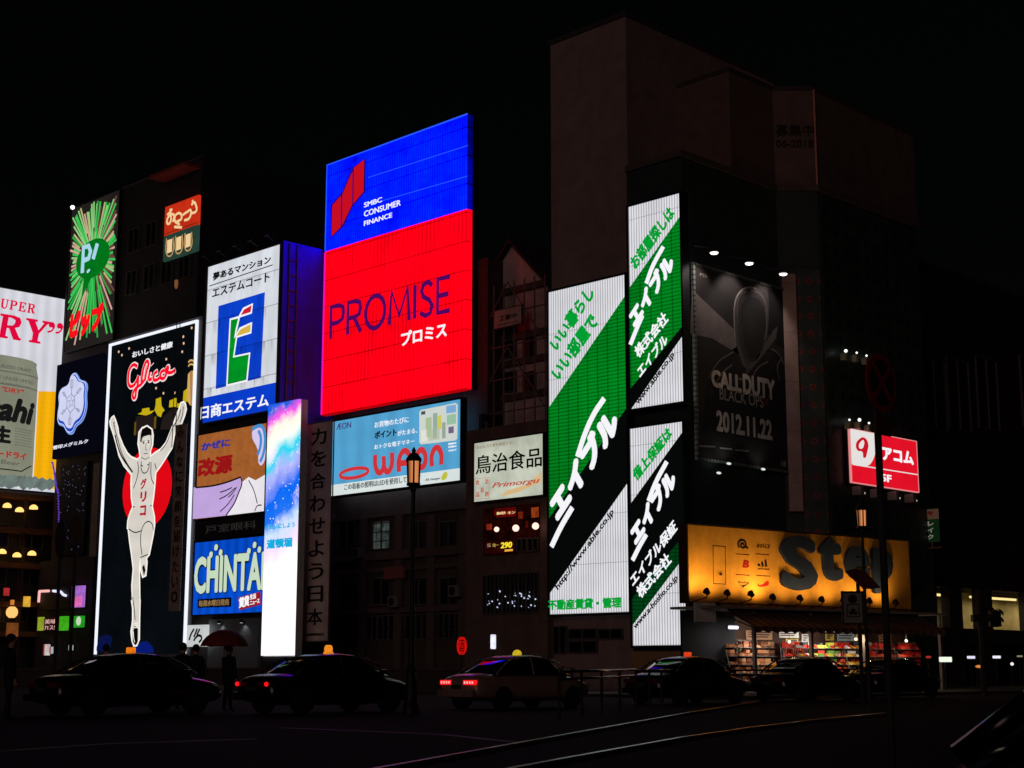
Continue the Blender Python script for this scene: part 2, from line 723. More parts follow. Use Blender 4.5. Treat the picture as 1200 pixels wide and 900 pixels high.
# dark block carrying the burst sign and the food sign
b = thing("dark_block", "tall dark block behind the green burst sign and the runner billboard", "building")
XL, _ = yx(Y_PIP, 82, 243)
XRr, zt = yx(Y_PIP, 236.7, 182)
yb = XW(XRr).hit(383, 240)[0]
prism('wall', dark_wall, b, [(XL, Y_PIP), (XRr, Y_PIP), (XRr, yb), (XL, yb)], 0, zt - .15)
zl_ = yx(Y_PIP, 141, 225)[1]
box('parapet', trim, b, XL - .05, XRr + .06, Y_PIP - .06, Y_PIP + .3, zt - .149, zt)
x0, z0 = yx(Y_PIP, 194, 221)
x1, z1 = yx(Y_PIP, 236, 200)
box('soffit', solid("soffit_red_glow", (150, 60, 44), .8), b, x0, x1, Y_PIP - 1.3, Y_PIP - .06, z0 + .4, z0 + .6)  # red glow of the sign below is put into the soffit's colour
cells = []
for r_ in range(2):
    for c_ in range(4):
        u = yx(Y_PIP, 150 + c_ * 20, 330)[0]
        z = yx(Y_PIP, 150, 330)[1] - r_ * 3 + 2
        cells.append((u, u + 1.2, z, z + 1.6))
windows(b, YW(Y_PIP), cells)
t = thing("flood_lamp", "white floodlight at the upper left corner of the green burst billboard", "lamp", (YW(Y_PIP - .8).world(yx(Y_PIP - .8, 85, 243)[0], 0, yx(Y_PIP - .8, 85, 243)[1])))
bm = bmesh.new()
bmesh.ops.create_uvsphere(bm, u_segments=12, v_segments=8, radius=.15)
mesh_obj('bulb', bm, emit("flood_white", (255, 255, 255), 2.5), t, True)
bm = bmesh.new()
cyl(bm, (0, .05, .05), (.2, .8, .25), .03, seg=8)
mesh_obj('arm', bm, solid("stem_black", (20, 20, 20), .6), t)
t = thing("wall_lamp", "small dim orange lamp on the dark block below the food sign", "lamp", YW(Y_PIP - .2).world(yx(Y_PIP - .2, 206.5, 333)[0], 0, yx(Y_PIP - .2, 206.5, 333)[1]))
bm = bmesh.new()
lathe(bm, [(.06, -.3), (.12, -.1), (.12, .25), (.05, .3)], seg=10)
mesh_obj('glass', bm, emit("lamp_dim", (130, 84, 50), .8), t)
bm = bmesh.new()
cyl(bm, (0, 0, .3), (0, .2, .45), .03, seg=8)
mesh_obj('bracket', bm, solid("stem_black", (20, 20, 20), .6), t)

# block under the apartment company sign; its right side catches the screen's light
XE, zE = yx(Y_EST, 330.5, 284)
XEl = yx(Y_EST, 241, 315)[0]
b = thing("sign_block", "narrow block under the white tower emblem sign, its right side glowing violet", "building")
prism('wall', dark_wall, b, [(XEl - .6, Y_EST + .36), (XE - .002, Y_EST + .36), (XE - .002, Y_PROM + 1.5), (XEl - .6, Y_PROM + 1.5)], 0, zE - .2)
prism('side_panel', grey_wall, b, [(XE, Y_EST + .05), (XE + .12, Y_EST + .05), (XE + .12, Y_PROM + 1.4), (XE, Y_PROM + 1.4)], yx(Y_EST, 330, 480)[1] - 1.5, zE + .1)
bm = bmesh.new()
for k in range(14):
    z = zE - 1 - k * .9
    bx(bm, XE + .125, XE + .2, Y_EST + .45, Y_EST + 1.0, z, z + .05)
for y in (.42, .98):
    bx(bm, XE + .125, XE + .21, Y_EST + y, Y_EST + y + .05, zE - 13, zE)
mesh_obj('ladder', bm, solid("ladder_grey", (90, 88, 100), .6), b)
# pale lit wall of the entrance under the blue billboard
x0, z0 = yx(Y_EST + .2, 244, 768)
x1, z1 = yx(Y_EST + .2, 304, 724)
box('entrance_wall', solid("entrance_grey", (120, 124, 130), .45), b, x0, x1, Y_EST + .15, Y_EST + .355, .13, z1)
for fx in (.3, .75):
    t = thing("downlight", "small hidden downlight over the grey entrance wall, %s one" % ("left" if fx < .5 else "right"), "lamp", (x0 + (x1 - x0) * fx, Y_EST - .15, z1 - .25), 0, "downlights over the grey entrance wall")
    bm = bmesh.new()
    lathe(bm, [(.1, 0), (.1, .12), (.05, .2)], seg=12)
    mesh_obj('can', bm, solid("stem_black", (20, 20, 20), .6), t)
    bm = bmesh.new()
    lathe(bm, [(.07, -.02), (.07, -.004)], seg=12)
    mesh_obj('lens', bm, emit("lens_white", (220, 225, 235), 1.0), t)
    ld = bpy.data.lights.new("downlight_light", 'SPOT')
    ld.energy = 5
    ld.spot_size = R(110)
    ld.spot_blend = .8
    lo = bpy.data.objects.new("downlight_light", ld)
    link(lo, t)
    lo.location = (0, 0, -.05)
    lo.rotation_euler = Vector((0, -.5, 1)).to_track_quat('Z', 'Y').to_euler()

# the building behind the big screen
XP1 = yx(Y_PROM, 551, 500)[0]
b = thing("screen_building", "dim brown building carrying the big red screen, with a row of old windows below", "building")
zp = yx(Y_PROM, 548, 300)[1]
prism('wall', brown_wall, b, [(XE + .3, Y_PROM + .95), (XP1 + .3, Y_PROM + .95), (XP1 + .3, Y_PROM + 9), (XE + .3, Y_PROM + 9)], 0, zp)
WF = YW(Y_PROM + .95)
q = lambda px, py: WF.hit(px, py)
for py0, py1, out in ((645, 655, .35), (664, 669, .22), (712, 718, .3), (600, 604, .2)):
    z1, z0 = q(470, py0)[1], q(470, py1)[1]
    box('cornice', trim, b, q(388, 650)[0], XP1 + .3, Y_PROM + .95 - out, Y_PROM + .949, z0, z1)
for px in (388, 428, 470, 508, 545):
    box('pilaster', trim, b, q(px, 680)[0] - .3, q(px, 680)[0] + .3, Y_PROM + .72, Y_PROM + .948, .13, q(px, 604)[1])
cells = []
for px in (398, 438, 482, 517):
    for (pa, pb) in ((643, 612), (708, 678)):
        u0_, z0_ = q(px, pa)
        u1_, z1_ = q(px + 20, pb)
        cells.append((u0_, u1_, q(px + 8, pa)[1], q(px + 8, pb)[1]))
lit = cells.pop(2)
windows(b, WF, cells)
for i in range(12):
    a0, a1 = q(392 + i * 13, 750)[0], q(392 + i * 13 + 11.5, 750)[0]
    windows(b, WF, [(a0, a1, q(460, 749)[1], q(460, 737)[1]), (a0, a1, q(460, 735.5)[1], q(460, 722)[1])])
# one lit window
windows(b, WF, [lit], mat=emit("window_lit", (92, 104, 100), .55, (('noise', 3.0, .15), ('hline', .5, .14, .2), ('vline', .42, .12, .3)), False))
u, z = q(456, 679)
u1, z1 = q(479, 664)
for i_, (px, py) in enumerate(((421, 655), (463, 712), (534, 700))):
    uu, zz_ = q(px, py)
    t = thing("air_conditioner", "boxy air conditioner on the dim brown facade, %s of three from the left" % ("first", "second", "third")[i_], "air conditioner", (uu, Y_PROM + .4, zz_), 0, "air conditioners on the brown facade")
    box('casing', solid("unit_grey", (120, 116, 112), .6), t, 0, .8, 0, .3, 0, .6, .02)
    bm = bmesh.new()
    cyl(bm, (.3, -.012, .3), (.3, -.001, .3), .23, seg=20)
    mesh_obj('fan_grille', bm, solid("grille_dark", (30, 30, 30), .6), t)
    box('bracket', solid("stem_black", (20, 20, 20), .6), t, .05, .75, 0, .54, -.05, -.001)
t = thing("name_plate", "small dull reddish name plate on the dim brown building under the wide blue billboard", "sign", (u, Y_PROM + .66, z))
box('panel', solid("plate_rose", (140, 80, 72), .8), t, 0, u1 - u, -.1, 0, 0, z1 - z)
box('rim', trim, t, -.05, u1 - u + .05, .001, .06, -.05, z1 - z + .05)

# the gabled house behind nets and scaffolding
YG = 56.4
b = thing("gabled_house", "dim steep gabled house behind scaffolding, between the red screen and the letting boards", "building")
g = lambda px, py: YW(YG).hit(px, py)
ap, el_, er = g(601.6, 286), g(563, 347), g(641, 331)
bot = 0
bm = bmesh.new()
pts = [(el_[0], bot), (er[0], bot), (er[0], (el_[1] + er[1]) / 2), ap, (el_[0], (el_[1] + er[1]) / 2)]
fr = [bm.verts.new((x, YG, z)) for x, z in pts]
bk_ = [bm.verts.new((x, YG + 9, z)) for x, z in pts]
bm.faces.new(fr)
bm.faces.new(bk_[::-1])
for i in range(5):
    j = (i + 1) % 5
    bm.faces.new((fr[i], fr[j], bk_[j], bk_[i]))
mesh_obj('wall', bm, solid("gable_render", (206, 184, 180), .85, pat=(('drip', .5, .7),)), b)
zE_ = (el_[1] + er[1]) / 2
for x0, x1 in ((el_[0] - .35, ap[0]), (er[0] + .35, ap[0])):
    bm = bmesh.new()
    dz = .22
    vs = [bm.verts.new((x, y, z)) for (x, z) in ((x0, zE_ - .35), (x1, ap[1] + .02), (x1, ap[1] + .02 + dz), (x0, zE_ - .35 + dz)) for y in (YG - .4, YG + 9.2)]
    for f in ((0, 2, 4, 6), (1, 3, 5, 7), (0, 1, 3, 2), (2, 3, 5, 4), (4, 5, 7, 6), (6, 7, 1, 0)):
        bm.faces.new([vs[i] for i in f])
    mesh_obj('roof', bm, solid("roof_slate", (58, 50, 50), .8), b)
for py in (345, 400, 430, 470):
    z = g(600, py)[1]
    box('string_course', trim, b, el_[0], er[0], YG - .18, YG - .002, z, z + .35)
cells = []
for px in (572, 592, 615):
    for pa, pb in ((420, 393), (460, 438)):
        cells.append((g(px, pa)[0], g(px + 13, pa)[0], g(px, pa)[1], g(px, pb)[1]))
windows(b, YW(YG), cells)
t = thing("scaffold", "thin steel scaffolding standing in front of the dim gabled house", "scaffold")
yS = YG - .9
sg = lambda px, py: YW(yS).hit(px, py)
zs1 = sg(600, 330)[1]
zsc0 = yx(Y_TEN, 600, 497)[1] + .02
xs0, xs1 = sg(556, 400)[0], sg(639, 400)[0]
sm = solid("scaffold_steel", (120, 100, 96), .6)
for k in range(8):
    x = xs0 + (xs1 - xs0) * k / 7
    bm = bmesh.new()
    cyl(bm, (x, yS, zsc0), (x, yS, zs1), .045, seg=6)
    mesh_obj('standard', bm, sm, t)
nlev = int((zs1 - zsc0 - .5) / 1.75)
for k in range(nlev):
    z = zsc0 + 1 + k * 1.75
    bm = bmesh.new()
    cyl(bm, (xs0 - .3, yS - .06, z), (xs1 + .3, yS - .06, z), .04, seg=6)
    mesh_obj('ledger', bm, sm, t)
    if k % 2 == 0:
        bm = bmesh.new()
        cyl(bm, (xs0, yS - .12, z), (xs0 + (xs1 - xs0) / 2, yS - .12, z + 3.4), .035, seg=6)
        cyl(bm, (xs1, yS - .12, z), (xs0 + (xs1 - xs0) / 2, yS - .12, z + 3.4), .035, seg=6)
        mesh_obj('brace', bm, sm, t)
s_ = Sign("notice_board", "pale notice board hung on the scaffolding before the gabled house", "sign", YW(yS - .25), (579, 365), (611, 358), (611, 379), (579, 385))
s_.panel(solid("notice_pale", (190, 168, 160), .9), .06)
s_.frame(trim, .05, .02, .08)
s_.text("工事中", solid("notice_ink", (90, 60, 58), .9), (585, 377), (606, 366), k=1)
s_.text("大変ご迷惑をおかけします", solid("notice_ink", (90, 60, 58), .9), (583, 381), (608, 376.5), k=1)

# old tenement with the lantern windows
xT0, xT1 = yx(Y_TEN, 546, 640)[0], yx(Y_TEN, 641, 640)[0]
zT = yx(Y_TEN, 600, 497)[1]
b = thing("tenement", "narrow dim tenement under the cream sign, red lantern-lit windows and barred windows below", "building")
prism('wall', solid("tenement_render", (122, 100, 94), .85, pat=(('hline', 1.1, .012, .75), ('drip', .9, .7))), b, [(xT0, Y_TEN), (xT1, Y_TEN), (xT1, Y_TEN + 2), (xT0, Y_TEN + 2)], 0, zT)
w = YW(Y_TEN)
tq = lambda px, py: w.hit(px, py)
x0, z0 = tq(567, 650)
x1, z1 = tq(633, 592)
bm = bmesh.new()
bx(bm, x0, x1, Y_TEN - .05, Y_TEN - .002, tq(600, 649)[1], tq(600, 593)[1])
mesh_obj('window_recess', bm, emit("recess_glow", (46, 10, 6), .8, (('noise', 1.2, .1), ('noise', 5, .3)), False), b)
T9 = (540, 580, 9)
for (a, c, col, k, nm) in (((372, 130), (590, 215), (190, 24, 14), .55, 'sign_glow'), ((622, 178), (662, 252), (190, 60, 24), .7, 'lit_pane'), ((762, 130), (830, 240), (230, 96, 40), .75, 'lit_pane'),
                           ((288, 305), (335, 372), (205, 66, 40), .7, 'lit_pane'), ((700, 275), (718, 350), (140, 30, 22), .5, 'lit_pane')):
    w.src(*T9)
    p, r_ = w.hit(a[0], c[1]), w.hit(c[0], a[1])
    box(nm, emit("glow_%s_%d" % (nm, col[0] + col[1]), col, k, (('noise', 1.6, .25), ('noise', 4, .5)), False), b, p[0], r_[0], Y_TEN - .12, Y_TEN - .051, min(p[1], r_[1]), max(p[1], r_[1]))
w.src(0, 0, 1)
for (px0, px1, py0, py1, col) in ((608, 632, 632, 645, None),):
    cells = [(tq(px0, 640)[0], tq(619, 640)[0], tq(615, py1)[1], tq(615, py0)[1]), (tq(621, 640)[0], tq(px1, 640)[0], tq(625, py1)[1], tq(625, py0)[1])]
    windows(b, YW(Y_TEN - .055), cells)
for i in range(7):
    px = 567.5 + i * 9.3
    c0, c1 = tq(px, 700)[0], tq(px + 8, 700)[0]
    windows(b, w, [(c0, c1, tq(600, 718)[1], tq(600, 673)[1])])
s_ = Sign("eatery_sign", "red glowing eatery sign with cream writing over the lantern windows", "sign", YW(Y_TEN - .2), (376, 170), (585, 140), (585, 225), (376, 240), T9)
s_.panel(emit("eatery_red", (130, 12, 8), .7, (('noise', 1.5, .3),)), .07)
s_.frame(solid("rim_dark", (40, 32, 28), .7), .04, .02, .08)
s_.text("鶏の炭火", letter("eatery_cream", (240, 200, 140)), (384, 212), (478, 172), k=1, bold=.02)
s_.text("キン", letter("eatery_cream", (240, 200, 140)), (500, 205), (578, 168), k=1, bold=.02)
s_ = Sign("price_sign", "black lit sign with yellow price digits under the lantern windows", "sign", YW(Y_TEN - .2), (250, 490), (572, 470), (572, 605), (250, 625), T9)
s_.panel(emit("price_dark", (60, 10, 5), .6, (('noise', 1.2, .2),)), .07)
s_.frame(solid("rim_dark", (40, 32, 28), .7), .04, .02, .08)
yl = letter("price_yellow", (255, 226, 50))
s_.text("290", yl, (425, 565), (545, 492), k=1, bold=.035, shear=.1)
s_.text("均一", letter("price_gold", (170, 140, 60)), (340, 552), (405, 508), k=1, bold=.02)
s_.text("全品", letter("price_grey", (150, 120, 100)), (282, 552), (318, 508), k=1)
s_.bar((468, 588), (552, 580), letter("price_orange", (240, 170, 70)), .1, 1)
for i, (x, y, r_) in enumerate(((378, 363, .13), (580, 350, .17), (788, 328, .17))):
    ww = YW(Y_TEN - .5).src(*T9)
    u, z = ww.hit(x, y)
    t = thing("paper_lantern", "round white paper lantern in the red lit windows, %s of three" % ("left and smallest", "middle one", "right one")[i], "lantern", (u, Y_TEN - .5, z), 0, "white paper lanterns in the tenement windows")
    bm = bmesh.new()
    bmesh.ops.create_uvsphere(bm, u_segments=14, v_segments=10, radius=r_)
    mesh_obj('paper', bm, emit("lantern_white", (255, 205, 190), 1.6), t, True)
    bm = bmesh.new()
    cyl(bm, (0, 0, r_), (0, .38, r_ + .25), .015, seg=6)
    mesh_obj('hook', bm, solid("stem_black", (20, 20, 20), .6), t)
fl = "small white fairy lights behind the barred windows"
rnd = random.Random(3)
fm = emit("fairy_white", (215, 225, 255), 1.1)
bmf = bmesh.new()
bmesh.ops.create_icosphere(bmf, subdivisions=1, radius=.04)
fme = bpy.data.meshes.new("fairy_light")
bmf.to_mesh(fme)
bmf.free()
fme.materials.append(fm)
for i in range(34):
    px, py = rnd.uniform(571, 629), rnd.uniform(692, 712)
    px -= (px - 571) % 9.3 * .35
    u, z = YW(Y_TEN - .16).hit(px, py)
    o = link(bpy.data.objects.new("fairy_light", fme))
    o.location = (u, Y_TEN - .16, z)
    o.scale = (rnd.uniform(.4, 1.1),) * 3
    tag(o, "tiny white fairy light in the barred windows of the tenement below the price sign", "light", fl)
wm = emit("fairy_warm", (255, 190, 130), 1.1)

# dark service strip between screen building and tenement
b = thing("pier_wall", "unlit narrow wall between the brown screen building and the tenement", "wall")
prism('wall', solid("pier_dark", (44, 40, 40), .9), b, [(XP1 + .32, Y_PROM + .6), (xT0 - .02, Y_PROM + .6), (xT0 - .02, Y_PROM + 4), (XP1 + .32, Y_PROM + 4)], 0, zT + 1)
bm = bmesh.new()
cyl(bm, (XP1 + .7, Y_PROM + .5, .13), (XP1 + .7, Y_PROM + .5, zT + .5), .09, seg=10)
mesh_obj('drainpipe', bm, solid("pipe_grey", (90, 84, 82), .6), b)

# corner block with the tower
b = thing("corner_block", "big dim corner block with a high blank tower above the letting boards", "building")
XA0 = yx(Y_ABLE + .5, 641, 600)[0]
XTW, zTW = yx(Y_ABLE + .5, 733, 19)
XT0 = yx(Y_ABLE + .5, 645, 50)[0]
LOWZ = XW(X_COD).hit(803, 225)[1]
kD = (X_C - XTW)
D0 = Vector((XTW, XW(X_COD).hit(857, 200)[0], 0))
yTe = XW(XTW).hit(908, 120)[0]
prism('tower', tower_wall, b, [(XT0, Y_ABLE + .5), (XTW, Y_ABLE + .5), (XTW, yTe), (XT0, yTe)], 0, zTW)
yk = XW(XTW).hit(819, 300)[0]
zD = Wall((P2.x, P2.y, 0), 0).hit(969, 101)[1]
zDb = Wall((P2.x, P2.y, 0), 0).hit(969, 214)[1]
prism('upper_storey', solid("upper_render", (116, 92, 88), .85, pat=(('drip', .35, .85),)), b, [(XTW + .002, D0.y), (X_COD, D0.y), (P1.x, P1.y), (P2.x, P2.y), (P2.x, XW(P2.x).hit(1072, 200)[0]), (XTW + .002, XW(P2.x).hit(1072, 200)[0])], zDb + .002, zD)
prism('lower_storeys', solid("lower_tiles", (58, 68, 68), .7, pat=(('hline', .5, .04, .7), ('drip', .5, .8))), b,
      [(XTW + .002, Y_ABLE + .42), (X_COD, Y_ABLE + .42), (P1.x, P1.y), (P2.x, P2.y), (X_C, Y_CE), (XTW + .002, Y_CE)], 0, zDb - .3)
prism('cornice', trim, b, [(XTW + .004, Y_ABLE + .3), (X_COD + .1, Y_ABLE + .3), (P1.x + .12, P1.y), (P2.x + .15, P2.y - .05), (X_C + .2, Y_CE + .1), (XTW + .004, Y_CE + .1)], zDb - .3, zDb)
bm = bmesh.new()
cyl(bm, (P2.x + .06, P2.y - .06, zDb), (P2.x + .06, P2.y - .06, zD), .05, seg=8)
mesh_obj('corner_strip', bm, solid("strip_pink", (220, 140, 130), .5), b)
bm = bmesh.new()
for (a_, c_) in (((XTW + .01, Y_ABLE + .5), (XTW + .01, yk)),):
    bx(bm, XT0 - .06, XTW + .06, Y_ABLE + .42, yTe, zTW + .002, zTW + .25)
mesh_obj('coping', bm, solid("coping_dark", (70, 60, 58), .8), b)
prism('coping', solid("coping_dark", (70, 60, 58), .8), b, [(XTW + .1, D0.y - .05), (X_COD + .05, D0.y - .05), (P1.x + .05, P1.y - .02), (P2.x + .06, P2.y - .05), (P2.x + .06, XW(P2.x).hit(1072, 200)[0] + .1), (XTW + .1, XW(P2.x).hit(1072, 200)[0] + .1)], zD + .002, zD + .2)
# letters painted high on the chamfer
ch = Wall((P2.x, P2.y, 0), R(45))
s_ = Sign("painted_notice", "faint dark letting notice painted high on the chamfered corner of the big block", "sign", ch, (906, 143), (958, 143), (958, 174), (906, 174))
nk = solid("notice_dim", (58, 42, 40), .9)
s_.text("募集中", nk, (909, 160), (953, 146), k=1, bold=.02)
s_.text("06-2018", nk, (909, 173), (953, 164), k=1, bold=.02)
# fluted pale column at the chamfer and patterned tiles
cw = Wall((P1.x, P1.y, 0), R(45))
bm = bmesh.new()
zc0, zc1 = cw.hit(930, 600)[1], cw.hit(930, 322)[1]
bx(bm, .12, .78, -.25, 0, zc0, zc1, .04)
bmesh.ops.transform(bm, matrix=Matrix.Translation(cw.o) @ Matrix.Rotation(cw.ang, 4, 'Z'), verts=bm.verts)
mesh_obj('pilaster', bm, solid("pilaster_rose", (164, 136, 130), .7, pat=(('hline', 2.4, .012, .6),)), b)


def star_tiles(name, pu, pz, c_star, c_tile, r_):
    """glazed tiles, each with an eight pointed star and a dark heart"""
    m = bpy.data.materials.new(name)
    m.use_nodes = True
    nt = m.node_tree
    bs = nt.nodes["Principled BSDF"]
    bs.inputs['Roughness'].default_value = .45
    tc = nt.nodes.new("ShaderNodeTexCoord")
    sp = nt.nodes.new("ShaderNodeSeparateXYZ")
    nt.links.new(tc.outputs['Object'], sp.inputs[0])
    cell = lambda q, p: _math(nt, 'MULTIPLY', _math(nt, 'SUBTRACT', _math(nt, 'FRACT', _math(nt, 'DIVIDE', q, p)), .5), p)
    cu_, cv_ = cell(sp.outputs[0], pu), cell(sp.outputs[2], pz)
    rr = _math(nt, 'SQRT', _math(nt, 'ADD', _math(nt, 'MULTIPLY', cu_, cu_), _math(nt, 'MULTIPLY', cv_, cv_)))
    th = _math(nt, 'ARCTAN2', cv_, cu_)
    edge_ = _math(nt, 'ADD', r_, _math(nt, 'MULTIPLY', _math(nt, 'COSINE', _math(nt, 'MULTIPLY', th, 8.0)), r_ * .28))
    star_ = _math(nt, 'LESS_THAN', rr, edge_)
    heart = _math(nt, 'LESS_THAN', rr, r_ * .35)
    grain = _map(nt, _noise(nt, tc.outputs['Object'], 1.1, 4, .7), .3, .7, .45, 1.1)
    base = _mixrgb(nt, star_, rgb(c_tile), rgb(c_star))
    base = _mixrgb(nt, heart, base, rgb((26, 16, 16)))
    mul = nt.nodes.new("ShaderNodeVectorMath")
    mul.operation = 'SCALE'
    nt.links.new(base, mul.inputs[0])
    nt.links.new(grain, mul.inputs['Scale'])
    nt.links.new(mul.outputs[0], bs.inputs['Base Color'])
    return m


def tile_panel(wall, u0, u1, z0, z1, mat):
    bm = bmesh.new()
    bx(bm, u0, u1, -.05, -.003, z0, z1)
    o = mesh_obj('tiled_panel', bm, mat, b)
    o.location = wall.o
    o.rotation_euler = (0, 0, wall.ang)


tile_panel(cw, .82, 1.98, 6.2, zDb - 4.2, star_tiles("star_tile_red", .58, .86, (140, 56, 50), (58, 70, 70), .15))
tile_panel(XW(X_C), P2.y + .1, Y_CE - .2, 6.2, zDb - 1, star_tiles("star_tile_dark", .9, .9, (34, 38, 38), (58, 70, 70), .17))
t0 = XW(X_COD)
# low recessed wall under the wide letting board, and its street level
for (pa, pb, ya, yb_) in ((650, 664, 735, 765), (668, 700, 738, 748), (668, 700, 752, 764), (703, 730, 738, 748)):
    w = YW(Y_ABLE + .5)
    c = (w.hit(pa, 750)[0], w.hit(pb, 750)[0], w.hit((pa + pb) / 2, yb_)[1], w.hit((pa + pb) / 2, ya)[1])
    windows(b, w, [c])
w = YW(Y_ABLE + .42)
prism('base_strip', solid("base_warm", (170, 130, 96), .8), b, [(w.hit(742, 760)[0], Y_ABLE + .36), (w.hit(803, 760)[0], Y_ABLE + .36), (w.hit(803, 760)[0], Y_ABLE + .418), (w.hit(742, 760)[0], Y_ABLE + .418)], .13, w.hit(770, 763)[1])

# low dark parapet along the canal bank
t = thing("parapet_wall", "long low dark parapet wall in front of the sign facades", "wall")
box('wall', solid("parapet_stone", (70, 62, 58), .85), t, -120, X_COD - 1.5, 46.2, 46.6, .13, 1.0)
box('coping', solid("parapet_coping", (84, 74, 70), .8), t, -120, X_COD - 1.5, 46.1, 46.7, 1.002, 1.12)

# far dark building on the right with two lit bays
XF = -43.5
fw = XW(XF)
yF0, yF1 = fw.hit(1083, 700)[0], fw.hit(1290, 700)[0]
b = thing("far_office", "far dark office building at the right edge with yellow lit bays over the street", "building")
zF = fw.hit(1150, 330)[1]
zs0, zs1 = fw.hit(1140, 737)[1], fw.hit(1140, 690)[1]
dk_ = solid("office_dark", (46, 32, 30), .85, pat=(('yline', 3.0, .05, .6),))
yCh = fw.hit(1084, 250)[0]
prism('wall', dk_, b, [(XF - 10, yF0 + 1), (XF, yF0 + 1), (XF, yF1), (XF - 10, yF1)], zs1, zF)
prism('lower_wall', dk_, b, [(XF - 10, yF0 + 1), (XF - 2.6, yF0 + 1), (XF - 2.6, yF1), (XF - 10, yF1)], 0, zs1 - .002)
prism('floor_slab', solid("slab_dark", (50, 42, 40), .85), b, [(XF - 2.59, yF0 + 1), (XF + .2, yF0 + 1), (XF + .2, yF1), (XF - 2.59, yF1)], zs0 - .9, zs0)
for px in (1082, 1112, 1148, 1202, 1250):
    u = fw.hit(px, 700)[0]
    prism('column', solid("column_dark", (58, 48, 46), .8), b, [(XF - .5, u), (XF + .02, u), (XF + .02, u + 1.4), (XF - .5, u + 1.4)], 0, zs1 - .004)
    windows(b, fw, [(u + 1.0, u + 3.4, fw.hit(px, 500)[1], fw.hit(px, 420)[1])])
cream_w = solid("bay_cream", (226, 206, 150), .8)
prism('bay_wall', cream_w, b, [(XF - 2.585, yF0 + 1), (XF - 2.5, yF0 + 1), (XF - 2.5, yF1), (XF - 2.585, yF1)], zs0 + .002, zs1 - .006)
for i, (pa, pb) in enumerate(((1078, 1103), (1137, 1149.5), (1157, 1190), (1200, 1235))):
    w = XW(XF - 1.3)
    y0, y1 = w.hit(pa, 700)[0], w.hit(pb, 700)[0]
    z = zs1 - .35
    t = thing("strip_light", "yellowish strip light in the far right office bays, %s from the left" % ("first", "second", "third", "fourth")[i], "light", (XF - 1.3, y0, z), R(90), "strip lights in the far office bays")
    bm = bmesh.new()
    cyl(bm, (0, 0, 0), (y1 - y0, 0, 0), .07, seg=10)
    mesh_obj('tube', bm, emit("strip_yellow", (238, 214, 140), 1.3), t, True)
    box('fitting', solid("fitting_pale", (150, 140, 120), .6), t, 0, y1 - y0, -.1, .1, .075, .2)
    ld = bpy.data.lights.new("strip_light_light", 'AREA')
    ld.shape = 'RECTANGLE'
    ld.size, ld.size_y = y1 - y0, .3
    ld.energy = 8 * (y1 - y0)
    ld.color = (1, .85, .5)
    lo = bpy.data.objects.new("strip_light_light", ld)
    link(lo, t)
    lo.location = ((y1 - y0) / 2, 0, -.1)
# ================================================================== lit signs
STEEL = solid("dark_steel", (60, 58, 60), 0.6)
BLACKF = solid("black_frame", (28, 27, 28), 0.6)
WHITE_L = letter("white_letter", (245, 245, 250), 1.0)
BLACK_L = solid("black_letter", (14, 14, 16), 0.7)
NAVY_L = solid("navy_letter", (16, 18, 60), 0.7)
RED_L = letter("red_letter", (225, 20, 40))

# ---- tall blue and red screen
Z = (360, 120, 2.37)
s = Sign("led_billboard", "huge lit screen, plain blue on top and red below, with purple capital letters", "billboard",
         YW(Y_PROM), (58, 172), (448, 32), (438, 797), (36, 870), Z)
zb = s.P((250, 354))[1]
s.panel(emit("led_red", (255, 0, 20), 1.7, (('hline', 1.6, 0.035, 0.4), ('vline', 0.32, 0.16, 0.52), ('noise', 0.35, 0.58), ('noise', 4, 0.8))), 0.4, 'red_screen', z1=zb)
s.panel(emit("led_blue", (0, 9, 246), 16.0, (('vline', 0.2, 0.25, 0.046), ('hline', 1.6, .04, .05), ('noise', 0.3, 0.06), ('noise', 3, 0.4))), 0.4, 'blue_screen', z0=zb + .003)
seam = emit("led_seam", (40, 86, 255))
for a, b in (((170, 285), (446, 205)), ((170, 209), (447, 120))):
    s.bar(a, b, seam, 0.04, 1, 'seam')
edge = emit("edge_spill", (255, 20, 190), 0.9)  # glowing strips stand in for the screen's spill on its edges
s.stroke([[(0.0, 0.05), (0.0, zb - .05)]], edge, 0.07, 0, 'edge_strip', uv=True)
s.stroke([[(0.0, zb + .05), (0.0, s.H), (s.W, s.H)]], emit("edge_spill_blue", (40, 90, 255)), 0.05, 0, 'edge_strip', uv=True, smooth=False)
box('back_frame', BLACKF, s.root, 0.1, s.W - .1, 0.41, 0.9, 0.1, s.H - .1)
lr = letter("logo_red", (200, 14, 30))
for q in ([(72, 287), (96, 260), (95, 346), (70, 372)], [(100, 256), (128, 192), (127, 284), (99, 342)], [(132, 183), (160, 160), (158, 248), (131, 281)]):
    s.poly([q], lr, 2)
s.poly([[(67, 284), (97, 250), (127, 182), (163, 154), (161, 251), (128, 290), (102, 346), (66, 379)]], letter("logo_navy", (30, 10, 110)), 1)
for t, bl, tr in (("SMBC", (160, 293), (210, 263)), ("CONSUMER", (160, 319), (262, 270)), ("FINANCE", (160, 344), (238, 306))):
    s.text(t, WHITE_L, bl, tr, k=2, bold=0.012)
pp = letter("promise_purple", (78, 8, 92))
